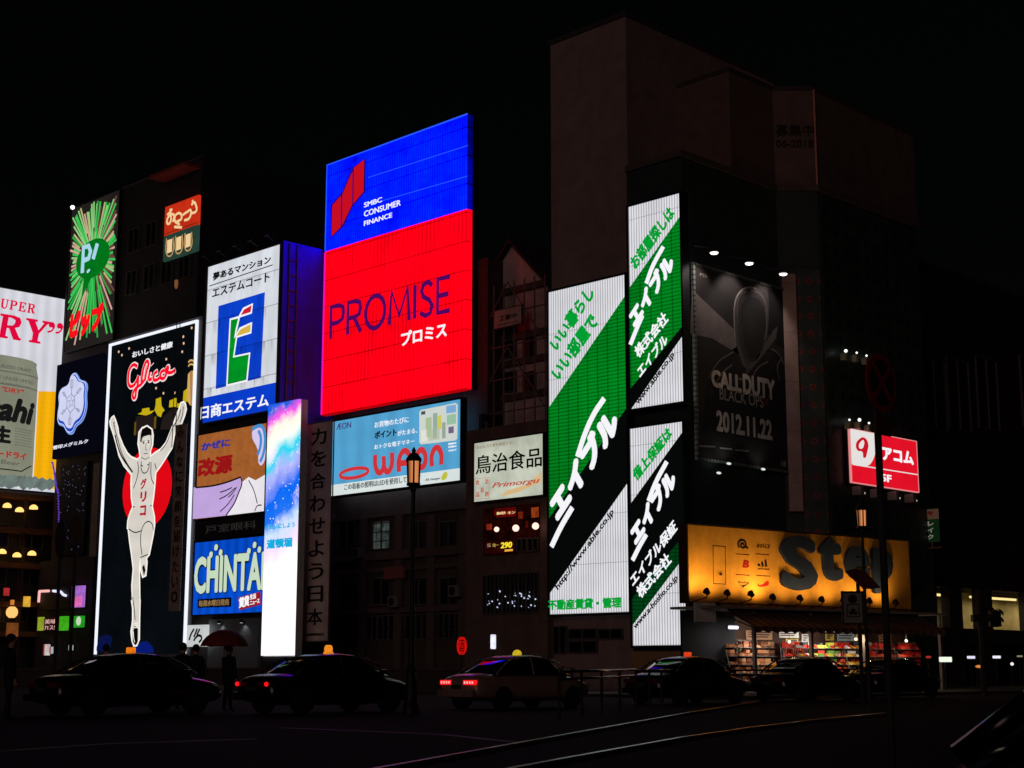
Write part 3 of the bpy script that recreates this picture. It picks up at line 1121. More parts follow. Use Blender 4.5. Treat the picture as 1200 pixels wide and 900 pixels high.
# monoline letters of the big word, built as strokes in a 0..1 box each
u0, v0 = s.P((66, 653))
u1, v1 = s.P((396, 484))
vb = s.P((392, 582))[1]
v0 = (v0 + vb) / 2
v1 = (v1 + s.P((64, 570))[1]) / 2
LET = {'P': (.72, [[(0, 0), (0, 1), (.4, 1), (.68, .93), (.72, .74), (.66, .54), (.4, .46), (0, .46)]]),
       'R': (.74, [[(0, 0), (0, 1), (.4, 1), (.66, .93), (.7, .75), (.64, .56), (.4, .5), (0, .5)], [(.34, .5), (.74, 0)]]),
       'O': (1.05, [[(.525 + .525 * math.cos(t * .2618), .5 + .5 * math.sin(t * .2618)) for t in range(25)]]),
       'M': (1.05, [[(0, 0), (.1, 1), (.52, .2), (.95, 1), (1.05, 0)]]),
       'I': (.05, [[(.02, 0), (.02, 1)]]),
       'S': (.62, [[(.58, .88), (.4, 1), (.16, .96), (.06, .78), (.14, .6), (.44, .46), (.6, .28), (.52, .06), (.28, 0), (.02, .12)]]),
       'E': (.58, [[(.58, 1), (0, 1), (0, 0), (.58, 0)], [(0, .5), (.52, .5)]])}
adv, tot = [], 0
for c in "PROMISE":
    adv.append(tot)
    tot += LET[c][0] + 0.26
tot -= .26
sc_ = (u1 - u0) / tot
for c, a in zip("PROMISE", adv):
    s.stroke([[(u0 + (a + x) * sc_, v0 + y * (v1 - v0)) for x, y in ln] for ln in LET[c][1]], pp, 0.14, 1, 'lettering', smooth=False, uv=True)
s.text("プロミス", WHITE_L, (263, 678), (390, 609), k=2, bold=0.03)

# ---- light blue shop card sign
Z = (340, 450, 3.75)
s = Sign("lit_billboard", "wide sky blue lit billboard with red rounded lettering and a white strip along its foot", "billboard",
         YW(Y_PROM - .1), (190, 165), (752, 68), (748, 425), (180, 492), Z)
zb = (s.P((185, 440))[1] + s.P((748, 373))[1]) / 2
s.panel(emit("sky_blue", (88, 170, 218), 1.0, (('noise', .5, .85), ('tubes', 1.4, .88, 'x'))), 0.35, 'panel', z0=zb + .003)
s.panel(emit("pale_strip", (222, 232, 230), 1.0, (('noise', .5, .88),)), 0.35, 'white_strip', z1=zb)
s.frame(BLACKF, .1)
wr = letter("coral_red", (205, 52, 58))
s.stroke([[(285 + 62 * math.cos(t * .314), 392 + 20 * math.sin(t * .314) - .16 * 62 * math.cos(t * .314)) for t in range(20)]], wr, .1, 2, 'ring', closed=True)
s.text("ÆON", letter("plum", (70, 40, 110)), (205, 203), (270, 165), k=1)
s.text("お買物のたびに", WHITE_L, (373, 194), (523, 142), k=1)
s.text("ポイント", NAVY_L, (373, 242), (470, 194), k=1, bold=.03)
s.text("がたまる、", WHITE_L, (474, 228), (560, 192), k=1)
s.text("おトクな電子マネー", WHITE_L, (372, 288), (548, 240), k=1)
s.stroke([[(375, 313), (378, 366), (394, 390), (411, 370), (413, 318)], [(413, 360), (428, 386), (446, 364), (450, 302)]], wr, .17, 1, 'lettering')
s.stroke([[(480, 386), (481, 330), (504, 294), (529, 322), (533, 378)], [(482, 350), (532, 343)]], wr, .17, 1, 'lettering')
s.stroke([[(578 + 19 * math.cos(t * .419), 328 + 38 * math.sin(t * .419)) for t in range(15)]], wr, .17, 1, 'lettering', closed=True)
s.stroke([[(625, 362), (625, 312), (645, 280), (664, 302), (666, 354)]], wr, .17, 1, 'lettering')
cardm = emit("card_pale", (205, 212, 205), 1, (), False)
s.poly([[(578, 114), (730, 84), (738, 92), (736, 240), (728, 248), (578, 266), (570, 258), (570, 122)]], cardm, 1, 'picture_card')
cg = [((600, 150), (625, 235), (170, 190, 150)), ((632, 130), (650, 240), (150, 170, 160)), ((652, 140), (668, 200), (205, 200, 90)), ((690, 98), (732, 130), (120, 170, 215)),
      ((693, 138), (732, 180), (150, 190, 160)), ((580, 205), (605, 255), (225, 225, 215)), ((700, 190), (722, 218), (110, 100, 130)), ((672, 170), (686, 240), (150, 165, 150)),
      ((612, 200), (660, 250), (185, 195, 170)), ((580, 122), (597, 136), (70, 80, 90))]
for i, (a, b, c) in enumerate(cg):
    s.poly([[a, (b[0], a[1] - (b[0] - a[0]) * .17), (b[0], b[1] - (b[0] - a[0]) * .14), (a[0], b[1])]], letter("card_tone_%d" % i, c), 2, 'picture')
s.text("期間限定", WHITE_L, (697, 268), (733, 255), k=1)
s.text("詳細は", WHITE_L, (697, 282), (733, 268), k=1)
s.text("WEBで", WHITE_L, (697, 298), (733, 285), k=1)
s.text("この看板の照明はLEDを使用しています", letter("grey_letter", (90, 95, 100)), (240, 468), (575, 397), k=1, bold=.008)
s.text("All changes", letter("grey_letter", (90, 95, 100)), (595, 430), (662, 408), k=1, shear=.2)
s.poly([[(668, 420), (670, 402), (690, 388), (690, 410), (682, 420)]], letter("leaf", (190, 190, 70)), 1, smooth=1)

# ---- cream food company sign
Z = (540, 480, 7.5)
s = Sign("lit_billboard", "cream lit sign with thin black characters and a red script word, above the lantern windows", "billboard",
         YW(Y_TEN - .25), (120, 298), (728, 210), (725, 745), (118, 815), Z)
s.panel(emit("cream_face", (214, 220, 200), 1.0, (('noise', .55, .62), ('noise', 2.5, .9), ('tubes', 1.1, .93, 'z'))), 0.25)
s.frame(BLACKF, .07)
s.text("鳥治食品", BLACK_L, (135, 572), (715, 328), k=1, bold=.008)
s.text("「おいしさと夢を創造する」", letter("faded_brown", (150, 130, 110)), (132, 350), (465, 272), k=1)
rs = letter("rust_red", (185, 70, 60))
s.text("Primorgu", rs, (282, 705), (700, 596), k=2, shear=.35, bold=.008)
s.poly([[(360, 765), (400, 715), (600, 655), (712, 548), (705, 640), (640, 668), (520, 722)]], letter("brush_orange", (214, 180, 130)), 1, 'brush_mark')
s.stroke([[(130, 608), (254, 598), (252, 776), (130, 790)]], rs, .012, 1, 'stamp', smooth=False, closed=True)
for c, p in zip("食品鳥治創", ((136, 665), (136, 770), (176, 730), (216, 655), (216, 765))):
    s.text(c, rs, p, (p[0] + 30, p[1] - 48), k=1, name='stamp')

# ---- white apartment company sign
Z = (210, 270, 3.75)
s = Sign("lit_billboard", "weathered white lit sign with a green and blue tower emblem, blue band at its foot", "billboard",
         YW(Y_EST), (133, 165), (448, 55), (423, 776), (98, 858), Z)
zb = (s.P((103, 740))[1] + s.P((425, 665))[1]) / 2
s.panel(emit("weathered_white", (226, 230, 238), 1.0, (('hline', 2.05, .025, .5), ('seamdrip', 2.05, .6), ('drip', 1.1, .84), ('noise', .4, .88))), .3, 'panel', z0=zb + .003)
eb = emit("deep_blue", (10, 62, 205), 1.0, (('noise', .5, .8),))
s.panel(eb, .3, 'blue_band', z1=zb)
s.frame(STEEL, .1)
s.text("夢あるマンション", BLACK_L, (150, 222), (405, 108), k=1, bold=.03)
s.bar((135, 245), (412, 152), BLACK_L, .05)
s.text("エステムコート", BLACK_L, (147, 298), (400, 182), k=1, bold=.018)
s.poly([[(175, 333), (378, 272), (360, 648), (163, 697)]], emit("deep_blue_field", (12, 66, 208), 1.0, (('hline', 2.05, .025, .5), ('seamdrip', 2.05, .6), ('drip', 1.4, .8)), False), 1, 'emblem_field')
s.poly([[(217, 681), (231, 394), (270, 383), (258, 470), (247, 555), (315, 541), (303, 661)]], emit("emblem_green", (0, 160, 40), 1, (('noise', .6, .7), ('hline', 2.05, .025, .5), ('seamdrip', 2.05, .5)), False), 2)
s.poly([[(272, 380), (290, 345), (327, 326), (322, 362)]], letter("emblem_red", (205, 30, 50)), 2)
s.poly([[(252, 468), (275, 430), (323, 409), (320, 449)]], letter("emblem_gold", (215, 180, 70)), 2)
s.stroke([[(215, 682), (230, 392), (268, 382), (288, 345), (327, 325), (322, 363), (270, 380), (256, 440), (250, 470), (273, 432), (323, 408), (320, 450), (258, 469), (245, 556), (315, 541), (303, 661)]],
         WHITE_L, .075, 3, 'emblem_outline', smooth=False, closed=True)
s.text("日商エステム", WHITE_L, (96, 832), (396, 712), k=1, bold=.022)

for k in range(5):
    x = s.W * (.06 + .22 * k)
    bm = bmesh.new()
    cyl(bm, (x, .2, s.H + .1), (x, -.7, s.H + .5), .03, seg=6)
    cyl(bm, (x - .18, -.72, s.H + .5), (x + .18, -.72, s.H + .5), .06, seg=8)
    mesh_obj('lamp_arm', bm, BLACKF, s.root)

# ---- brown medicine sign with the violet cloth
s = Sign("painted_billboard", "lit brown billboard with blue and dark red writing above a sweep of violet cloth", "billboard",
         YW(Y_EST + .1), (235, 510.8), (313.5, 495), (310, 599.5), (227, 608.5))
s.panel(emit("brown_face", (178, 104, 50), 1.0, (('noise', 1.5, .75), ('noise', 12, .8))), .25)
s.frame(BLACKF, .08)
s.poly([[(228, 571.5), (232, 571), (250, 569), (268, 564.5), (284, 558), (285, 566), (281, 578), (276, 590), (270, 599), (266.2, 604.2), (226.9, 608.3)]], emit("violet_cloth", (196, 168, 226), 1, (('noise', .5, .88),), False), 2, 'cloth_picture')
s.poly([[(266, 604.2), (276, 590), (283, 566), (292, 559), (300, 563), (311.7, 556), (310, 599.5)]], emit("cloud_white", (238, 234, 240), 1, (('noise', .8, .9),), False), 1, 'cloud_picture')
s.stroke([[(284, 559), (268, 565), (250, 569.5), (231, 571.5)]], BLACK_L, .05, 3, 'fold_line')
s.stroke([[(284, 560), (285, 566), (281, 578), (276, 590), (270, 599), (266.5, 604)]], BLACK_L, .05, 3, 'fold_line')
for ln in ([(259.5, 577), (267, 574.5), (273, 571.5)], [(258.7, 585), (268, 580), (277, 572)], [(259.5, 599.5), (268, 591.5), (276, 580)], [(269, 583), (274, 578), (279, 571)], [(293, 563), (299, 575), (303, 590)], [(300, 599), (303, 593), (308, 592)]):
    s.stroke([ln], BLACK_L, .035, 3, 'fold_line')
s.poly([[(296, 507), (301, 500), (308, 500), (312, 508), (311.5, 530), (309, 543), (305, 545), (303, 528)]], emit("sack_lilac", (214, 200, 236), 1, (), False), 1, 'sack_picture', smooth=1)
s.stroke([[(297, 503), (302, 500), (308, 500), (311, 508), (311.5, 520), (309, 534), (306, 541)], [(304, 505), (306.5, 512), (306, 524), (303, 533)]], letter("ribbon_blue", (70, 140, 205)), .11, 2, 'ribbon_picture')
s.text("かぜに", letter("ink_blue", (52, 52, 150)), (236.3, 528.5), (270.5, 513.5), k=1, bold=.05)
s.text("改源", letter("ink_red", (150, 20, 22)), (232, 560), (273.5, 531.5), k=1, bold=.05)

# ---- dim strip sign
s = Sign("name_board", "dark strip sign with faintly glowing grey characters, below the violet cloth billboard", "sign",
         YW(Y_EST + .15), (229, 613.5), (310, 604.5), (308, 626), (228.5, 633))
s.panel(solid("strip_dark", (40, 38, 40), .7), .2)
s.text("戸室眼科", letter("strip_grey", (40, 36, 36)), (241, 625.5), (301, 609.5), k=1)  # characters emit a faint grey of their own

# ---- blue rental magazine sign
s = Sign("lit_billboard", "bright blue lit billboard with tall cream capital letters and small rounded marks above them", "billboard",
         YW(Y_EST + .1), (229, 636), (312.3, 628.2), (308.5, 717), (225.5, 720.7))
s.panel(emit("azure", (6, 84, 222), 1.0, (('tubes', .9, .72, 'x'), ('noise', .4, .75))), .25)
s.frame(BLACKF, .06)
cr = letter("mint_cream", (198, 218, 192))
s.text("CHINTAI", BLACK_L, (227.4, 697.8), (312.2, 644.6), k=1, bold=.065)
s.text("CHINTAI", cr, (228, 696.6), (311.8, 645.6), k=2, bold=.035)
for a, b in ((248.3, 650), (254.3, 641.5), (259.6, 647.5), (292.7, 646), (299.4, 638.6), (305, 644)):
    for mm, g, kk in ((BLACK_L, .8, 1), (cr, 0, 2)):
        s.poly([[(a - 1.7 - g * .5, b + 3 + g), (a - 2 - g, b), (a - .6, b - 3.4 - g), (a + 1.7 + g * .5, b - 2.6), (a + 1.8 + g, b + .5), (a + .6, b + 3.3 + g)]], mm, kk, 'mark', smooth=1)
s.poly([[(232.5, 702.3), (271.6, 700), (271.2, 711), (232.2, 712.4)]], NAVY_L, 1, 'caption_box')
s.text("毎週水曜日発売", letter("dull_gold", (140, 110, 70)), (233.8, 711), (269.5, 701.8), k=2, bold=.02)
s.poly([[(280, 700), (305.5, 693.5), (306, 708.5), (281, 715)]], letter("label_red", (150, 24, 32)), 1, 'caption_box')
s.text("賃貸", WHITE_L, (281, 713), BR=(293, 710), TL=(281, 700.5), k=2, bold=.05)
s.text("生活", WHITE_L, (294, 703), BR=(301, 701.3), TL=(294, 696.8), k=2, bold=.03)
s.text("ニュース", WHITE_L, (294, 709.5), BR=(305, 706.5), TL=(294, 704.5), k=2, bold=.03)

# ---- small white brush sign at street level
s = Sign("shop_sign", "small white lit street level sign with black brush strokes, under the bright blue billboard", "sign",
         YW(Y_EST - .3), (219.5, 732.7), (242.7, 732), (240.5, 757.8), (218.5, 757.8))
s.panel(emit("shop_white", (205, 210, 208), 1.0, (('noise', .9, .8),)), .2)
s.src(215, 660, 6.667)
s.stroke([[(48, 600), (60, 560), (85, 515)], [(85, 575), (98, 545), (110, 512)], [(108, 560), (120, 535), (130, 515)], [(85, 605), (100, 580), (130, 565), (145, 585), (125, 618)]], BLACK_L, .07, 1, 'brush_writing')

# ---- tall star screen standing out in front
s = Sign("screen_pylon", "tall narrow glowing screen, pink and blue starry sky above, blank white below", "screen",
         YW(Y_STAR), (315.3, 476.4), (350.6, 465.4), (342.8, 767), (304.7, 769.5))
m = bpy.data.materials.new("star_screen")
m.use_nodes = True
nt = m.node_tree
nt.nodes.clear()
out = nt.nodes.new("ShaderNodeOutputMaterial")
em = nt.nodes.new("ShaderNodeEmission")
nt.links.new(em.outputs[0], out.inputs[0])
tc = nt.nodes.new("ShaderNodeTexCoord")
ob = tc.outputs['Object']
sp = nt.nodes.new("ShaderNodeSeparateXYZ")
nt.links.new(ob, sp.inputs[0])
H = s.H
swirl = _noise(nt, _scaled(nt, ob, (.55, 1, .42)), 1.0, 4, .55)
zz = _map(nt, sp.outputs[2], 0, H, 0, 1)
zw = _math(nt, 'ADD', zz, _math(nt, 'MULTIPLY', _math(nt, 'SUBTRACT', swirl, .5), .2))
zw = _math(nt, 'ADD', zw, _math(nt, 'MULTIPLY', _math(nt, 'SUBTRACT', sp.outputs[0], s.W / 2), -.032))
W_ = (1, .96, 1, 1)
colr = _ramp(nt, zw, [(.36, W_), (.44, rgb((240, 215, 245))), (.50, rgb((190, 215, 250))), (.55, rgb((30, 110, 230))), (.64, rgb((6, 100, 232))), (.72, rgb((170, 175, 240))),
                      (.78, rgb((20, 205, 232))), (.85, rgb((240, 244, 235))), (.91, rgb((240, 236, 220))), (.955, rgb((238, 90, 220))), (1.02, rgb((30, 90, 215)))])
blob = _map(nt, _noise(nt, ob, .8, 4, .6), .55, .68, 0, 1)
band = _map(nt, zz, .45, .55, 0, 1)
colr = _mixrgb(nt, _math(nt, 'MULTIPLY', _math(nt, 'MULTIPLY', blob, band), .55), colr, rgb((250, 225, 250)))
vo = nt.nodes.new("ShaderNodeTexVoronoi")
vo.inputs['Scale'].default_value = 3.2
nt.links.new(ob, vo.inputs['Vector'])
star = _math(nt, 'MULTIPLY', _math(nt, 'LESS_THAN', vo.outputs['Distance'], .13), _map(nt, zz, .42, .5, 0, 1))
colr = _mixrgb(nt, star, colr, (1, 1, 1, 1))
nt.links.new(colr, em.inputs[0])
em.inputs[1].default_value = 1.15
wp = s.hit(361, 468)
cw = XW(s.root.location.x + s.W).hit(361, 470)
PYL_D = max(.5, cw[0] - Y_STAR)
box('screen', m, s.root, 0, s.W, 0, .15, 0, s.H)
box('housing', solid("housing_pale", (190, 188, 190), .6), s.root, .0, s.W, .152, PYL_D, -.05, s.H)
box('plinth', solid("plinth_dark", (50, 48, 48), .8), s.root, -.1, s.W + .1, .1, PYL_D, -s.root.location.z, -.052)
cy = letter("cyan_letter", (20, 175, 225))
s.src(210, 450, 2.727)
s.text("きれいにしよう", cy, (276, 467), (371, 441), k=1, bold=.02)
s.text("道頓堀", cy, (281, 528), (363, 489), k=1, bold=.045)

# ---- runner sign
Z1 = (100, 370, 7.5)
s = Sign("runner_billboard", "tall black billboard framed in white tube, a white runner with raised arms on it", "billboard",
         YW(Y_GLI), (131.2, 406), (232.5, 374.5), (216.5, 765), (111.8, 767.5))
s.panel(emit("night_field", (9, 13, 17), 1.0, (('noise', .25, .5),), False), .3)
tube = emit("frame_tube", (240, 244, 255), 1.05)
bm = bmesh.new()
for a, b in (((0, 0), (0, s.H)), ((0, s.H), (s.W, s.H)), ((s.W, s.H), (s.W, 0))):
    bx(bm, min(a[0], b[0]) - .07, max(a[0], b[0]) + .07, -.14, .02, min(a[1], b[1]) - .07 * (a[1] == b[1]), max(a[1], b[1]) - .071 * (a[0] == b[0]) + .07 * (a[1] == b[1]))
mesh_obj('tube_frame', bm, tube, s.root)
box('casing', solid("casing_grey", (120, 120, 126), .7), s.root, -.45, s.W + .45, .05, .6, -.2, s.H + .3)
s.src(*Z1)
s.text("おいしさと健康", WHITE_L, (416, 372), (772, 222), k=1, bold=.016)
gl = [[(462, 446), (430, 432), (398, 470), (384, 545), (392, 612), (420, 620), (455, 580), (474, 530)], [(474, 530), (468, 600), (452, 670), (442, 722), (424, 712), (436, 660), (500, 600), (530, 560)],
      [(500, 600), (508, 520), (530, 430), (550, 400), (562, 425), (545, 490), (530, 570)], [(575, 495), (566, 560), (590, 555)], [(640, 490), (612, 515), (608, 560), (640, 562), (660, 545)],
      [(700, 478), (668, 510), (674, 550), (712, 530), (716, 490), (704, 478)], [(712, 482), (735, 452), (730, 490), (760, 500), (796, 478)], [(591, 428), (592, 432)]]
s.stroke(gl, letter("script_white", (250, 225, 225)), .2, 1, 'lettering', flat=.1)
s.stroke(gl, letter("script_red", (255, 15, 45)), .115, 2, 'lettering', flat=.3)
ye = letter("city_yellow", (196, 172, 20))
for q in ([(465, 865), (500, 848), (505, 818), (565, 808), (568, 840), (612, 832), (580, 860), (540, 878)], [(612, 830), (622, 790), (625, 732), (668, 716), (672, 790), (700, 832), (680, 850), (668, 892), (640, 880)],
          [(740, 806), (745, 745), (775, 735), (782, 722), (808, 726), (812, 772), (848, 770), (838, 815), (790, 800)], [(862, 742), (868, 665), (900, 640), (914, 742), (880, 765)]):
    s.poly([q], ye, 1, 'skyline')
for i, q in enumerate(([(895, 742), (907, 515), (922, 495), (928, 790)], [(931, 790), (926, 490), (940, 482), (943, 792)], [(946, 792), (944, 482), (957, 490), (958, 795)])):
    s.poly([q], letter("tower_tan_%d" % (i % 2), ((214, 168, 96), (176, 128, 84))[i % 2]), 1, 'skyline')
for y in (400, 434):
    s.stroke([[(910, y + 10), (922, y - 4), (945, y - 6), (960, y + 4)]], letter("tower_tan_0", (214, 168, 96)), .06, 1, 'skyline')
sd = letter("star_dot", (235, 190, 150))
for x, y in ((297, 317), (388, 288), (325, 347), (865, 185), (868, 243), (855, 317), (715, 382), (625, 637), (690, 682), (788, 678), (938, 107)):
    u, v = s.P((x, y))
    s.poly([[(u + .09 * math.cos(t * 1.05), v + .09 * math.sin(t * 1.05)) for t in range(6)]], sd, 1, 'star', uv=True)
dk = letter("dark_block", (34, 26, 24))
s.src(110, 470, 6)
for q in ([(290, 240), (300, 110), (420, 90), (430, 240)], [(470, 200), (490, 110), (560, 50), (640, 60), (600, 200)]):
    s.poly([q], dk, 1, 'skyline')
ub = s.P((425, 100))[0]
s.poly([[(428, 195), (430, 115), (445, 105), (440, 195)]], letter("dull_gold2", (96, 78, 22)), 2, 'skyline')
s.poly([[(288, 240), (292, 150), (303, 145), (300, 240)]], letter("dull_gold2", (96, 78, 22)), 2, 'skyline')
# red disc
uc, vc = s.P((378, 612))
ru = (s.P((550, 600))[0] - s.P((206, 640))[0]) / 2
rv = (s.P((440, 322))[1] - s.P((330, 905))[1]) / 2
s.poly([[(uc + ru * math.cos(t * .131), vc + rv * math.sin(t * .131)) for t in range(48)]], emit("sun_red", (235, 8, 22), 1, (('noise', .5, .85),), False), 2, 'disc', uv=True)
# runner
A = lambda *p: [s_conv(110, 470, 6, q) for q in p]
def s_conv(ox, oy, k, q):
    return (ox + q[0] / k, oy + q[1] / k)
B = lambda *p: [s_conv(0, 420, 3, q) for q in p]
C_ = lambda *p: [s_conv(100, 700, 7.5, q) for q in p]
s.src(0, 0, 1)
out_l = A((152, 104), (136, 118), (123, 145), (127, 172), (150, 240), (170, 310), (188, 385), (222, 455), (264, 505), (275, 520), (272, 580), (275, 680), (285, 745), (265, 790), (250, 840), (246, 895)) + \
    B((456, 600), (462, 650), (468, 690), (474, 740), (469, 800), (471, 860)) + \
    C_((418, 30), (430, 100), (430, 200), (424, 245), (415, 300), (424, 380), (440, 428), (468, 425), (490, 370), (491, 260), (493, 150), (497, 20)) + \
    B((498, 860), (497, 800), (496, 740), (499, 706), (500, 745), (507, 770), (519, 764), (523, 715), (521, 704), (531, 690), (545, 620), (550, 585)) + \
    A((437, 810), (422, 740), (430, 690), (440, 600), (447, 505), (480, 460), (530, 382), (562, 330), (576, 250), (590, 190), (622, 178), (650, 105), (662, 60), (656, 22), (642, 6), (622, 15), (610, 58), (590, 108),
      (560, 190), (520, 290), (482, 338), (440, 365), (412, 388), (409, 352), (425, 310), (429, 242), (421, 200), (386, 175), (350, 190), (328, 220), (325, 262), (321, 300), (331, 350), (336, 393), (316, 412), (272, 392),
      (246, 365), (216, 310), (186, 232), (181, 190), (166, 140))
skin_ = emit("runner_ivory", (222, 216, 206), 1, (('noise', .4, .9), ('tubes', 1.3, .93, 'z')), True)
s.poly([out_l], skin_, 3, 'runner')
s.stroke([out_l], letter("runner_tube", (255, 250, 240)), .055, 4, 'outline_tube', smooth=False, closed=True)
bl = letter("ink", (12, 8, 10))
s.poly([A((338, 285), (342, 235), (352, 200), (386, 179), (415, 200), (417, 242), (396, 240), (362, 250), (350, 262), (346, 292))], bl, 4, 'runner_hair')
s.stroke([A((352, 286), (370, 281)), A((388, 281), (404, 277)), A((380, 296), (376, 340), (386, 346)), A((362, 374), (376, 369), (390, 372)), A((345, 395), (370, 410), (400, 396)),
          A((410, 240), (416, 300), (404, 350))], bl, .022, 4, 'runner_face')
for q in ((361, 296), (396, 291)):
    x, y = s_conv(110, 470, 6, q)
    u, v = s.P((x, y))
    s.poly([[(u + .09 * math.cos(t * .785), v + .06 * math.sin(t * .785)) for t in range(8)]], bl, 4, 'runner_face', uv=True)
s.stroke([A((320, 430), (325, 480), (314, 545), (290, 615)), A((414, 430), (415, 540), (434, 585)), A((345, 425), (345, 480), (365, 508), (394, 482), (402, 430)), A((345, 452), (355, 458)), A((388, 450), (396, 446)),
          A((284, 745), (298, 745)), A((422, 735), (408, 738))] +
         [B((505, 690), (500, 640), (505, 600), (522, 575), (540, 582), (546, 610)), B((458, 600), (480, 612), (504, 606)), B((500, 700), (525, 690))] +
         [A((150, 150), (162, 210), (185, 290), (205, 360), (240, 430), (285, 500)), A((155, 150), (152, 180)), A((622, 60), (610, 110), (560, 200), (520, 300), (480, 350)), A((640, 40), (636, 90), (618, 150)), A((450, 480), (440, 440))] +
         [C_((430, 0), (443, 90), (452, 200))], bl, .035, 4, 'runner_line')
s.stroke([A((160, 240), (180, 320), (205, 385), (250, 455), (282, 500))], bl, .06, 4, 'runner_line')
s.poly([C_((438, 290), (452, 246), (476, 280), (474, 395), (455, 422), (432, 390))], bl, 4, 'runner_shoe')
s.stroke([C_((455, 250), (478, 244)), C_((452, 232), (478, 224)), C_((452, 268), (478, 262)), C_((440, 300), (444, 360), (452, 395))], letter("runner_tube", (255, 250, 240)), .03, 5, 'runner_lace')
s.poly([B((506, 735), (512, 725), (517, 745), (512, 762))], bl, 4, 'runner_shoe')
rr = letter("vest_red", (180, 10, 40))
for c, x, y in (("グ", 338, 622), ("リ", 338, 712), ("コ", 335, 810)):
    s.text(c, rr, s_conv(110, 470, 6, (x, y)), s_conv(110, 470, 6, (x + 44, y - 78)), k=4, bold=.04)
s.poly([C_((395, 490), (430, 440), (490, 395), (545, 385), (590, 430), (608, 480), (600, 488))], letter("hill_blue", (8, 26, 110)), 1, 'hill_picture', smooth=0)
s.poly([C_((95, 470), (130, 345), (200, 325), (240, 350), (225, 440), (160, 480))], letter("hill_navy", (9, 18, 66)), 1, 'hill_picture')

for x in (.80, .835):
    bm = bmesh.new()
    cyl(bm, (s.W * x, -.2, s.H * .62), (s.W * x, -.2, s.H + .9), .025, seg=6)
    mesh_obj('cable', bm, BLACKF, s.root)

# brown cloth hanging in front of the runner board
s = Sign("hanging_banner", "narrow brown cloth banner with one column of dark writing, hung over the runner billboard", "banner",
         YW(Y_GLI - .35), (228, 300), (255, 292), (237, 762), (207, 764), (100, 360, 2.143))
s.panel(solid("banner_brown", (160, 142, 132), .9), .03, 'cloth')
dl = solid("banner_ink", (40, 28, 24), .9)
for i, c in enumerate("みんなに笑顔を届けたい。"):
    v = s.H * (1 - (i + .85) / 12.4)
    s.text(c, dl, (s.W * .22, v), (s.W * .78, v + s.H / 12.4 * .74), k=1, uv=True)
bm = bmesh.new()
cyl(bm, (-.1, 0.015, s.H + .03), (s.W + .1, .015, s.H + .03), .03)
mesh_obj('rod', bm, STEEL, s.root)

# long pale cloth with brush writing
s = Sign("hanging_banner", "long pale cloth banner with large brush characters, right of the starry screen", "banner",
         YW(Y_STAR + 1.1), (361, 498), (388, 492), (385, 750), (353, 753.5))
s.panel(solid("banner_pale", (196, 168, 158), .9, pat=(('drip', 1.2, .8),)), .04, 'cloth')
ink = solid("brush_ink", (18, 16, 16), .9)
for i, c in enumerate("力を合わせよう日本"):
    v = s.H * (1 - (i + 1.0) / 9.7)
    s.text(c, ink, (s.W * .2, v), (s.W * .8, v + s.H / 9.7 * .72), k=1, uv=True, bold=.012)
s.text("大阪商店街連合会", ink, (s.W * .14, s.H * .025), (s.W * .86, s.H * .038), k=1, uv=True)
for z in (0, s.H):
    bm = bmesh.new()
    cyl(bm, (-.1, 0.02, z), (s.W + .1, .02, z), .04)
    mesh_obj('rod', bm, STEEL, s.root)
for x in (-.09, s.W + .09):
    bm = bmesh.new()
    cyl(bm, (x, .07, -s.root.location.z + .13), (x, .07, s.H + .05), .035)
    mesh_obj('pole', bm, BLACKF, s.root)

# ---- snow crystal sign
Z = (60, 400, 6.43)
s = Sign("crystal_billboard", "black billboard with a glowing pale blue snow crystal emblem and white writing", "billboard",
         YW(Y_PIP - .5), (45, 182), (395, 85), (350, 850), (8, 862), Z)
s.panel(emit("ink_navy", (5, 6, 16), 1.0, (), False), .3)
blob_ = [(180, 240), (200, 255), (218, 288), (265, 312), (274, 345), (268, 400), (268, 500), (240, 590), (190, 640), (168, 685), (148, 694), (124, 682), (100, 640), (58, 612), (55, 560), (66, 480), (64, 410), (78, 370), (140, 320), (160, 258)]
cx_, cy_ = 165, 465
gr = lambda k, dx, dy: [(cx_ + (x - cx_) * k + dx, cy_ + (y - cy_) * k + dy) for x, y in blob_]
s.poly([gr(1.03, 2, 3)], letter("crystal_rim", (130, 165, 235)), 1, smooth=1)
s.poly([gr(.97, 3, 4)], letter("crystal_blue", (24, 70, 190)), 2, smooth=1)
s.poly([gr(.88, -4, -10)], emit("crystal_face", (212, 216, 246), 1.0, (('noise', .6, .9),)), 3, smooth=1)
s.stroke([gr(.97, 0, -2)], letter("crystal_line", (200, 215, 255)), .035, 3, closed=True)
cl = letter("crystal_ink", (120, 120, 150))
for a, b in (((165, 400), (168, 290)), ((185, 420), (235, 355)), ((190, 500), (225, 530)), ((155, 540), (150, 630)), ((130, 500), (90, 550)), ((130, 430), (100, 385))):
    n = Vector((b[1] - a[1], a[0] - b[0])).normalized() * 9
    d = (Vector(b) - Vector(a)).normalized() * 12
    s.stroke([[a, b]], cl, .03, 4, 'emblem_line', smooth=False)
    m0 = Vector(a).lerp(Vector(b), .45)
    s.stroke([[m0 - n, m0 + n, Vector(b) + n - d * .2, Vector(b) - n - d * .2]], cl, .025, 4, 'emblem_line', smooth=False, closed=True)
s.stroke([[(165, 400), (185, 420), (190, 500), (155, 540), (130, 500), (130, 430)]], cl, .03, 4, 'emblem_line', smooth=False, closed=True)
s.stroke([[(165, 415), (160, 450), (130, 445), (155, 465), (145, 500), (165, 480), (182, 492), (172, 462), (190, 440), (168, 448)]], cl, .025, 4, 'emblem_line', smooth=False)
s.text("雪印メグミルク", letter("pale_letter", (225, 225, 240)), (16, 818), (282, 735), k=1, bold=.03)

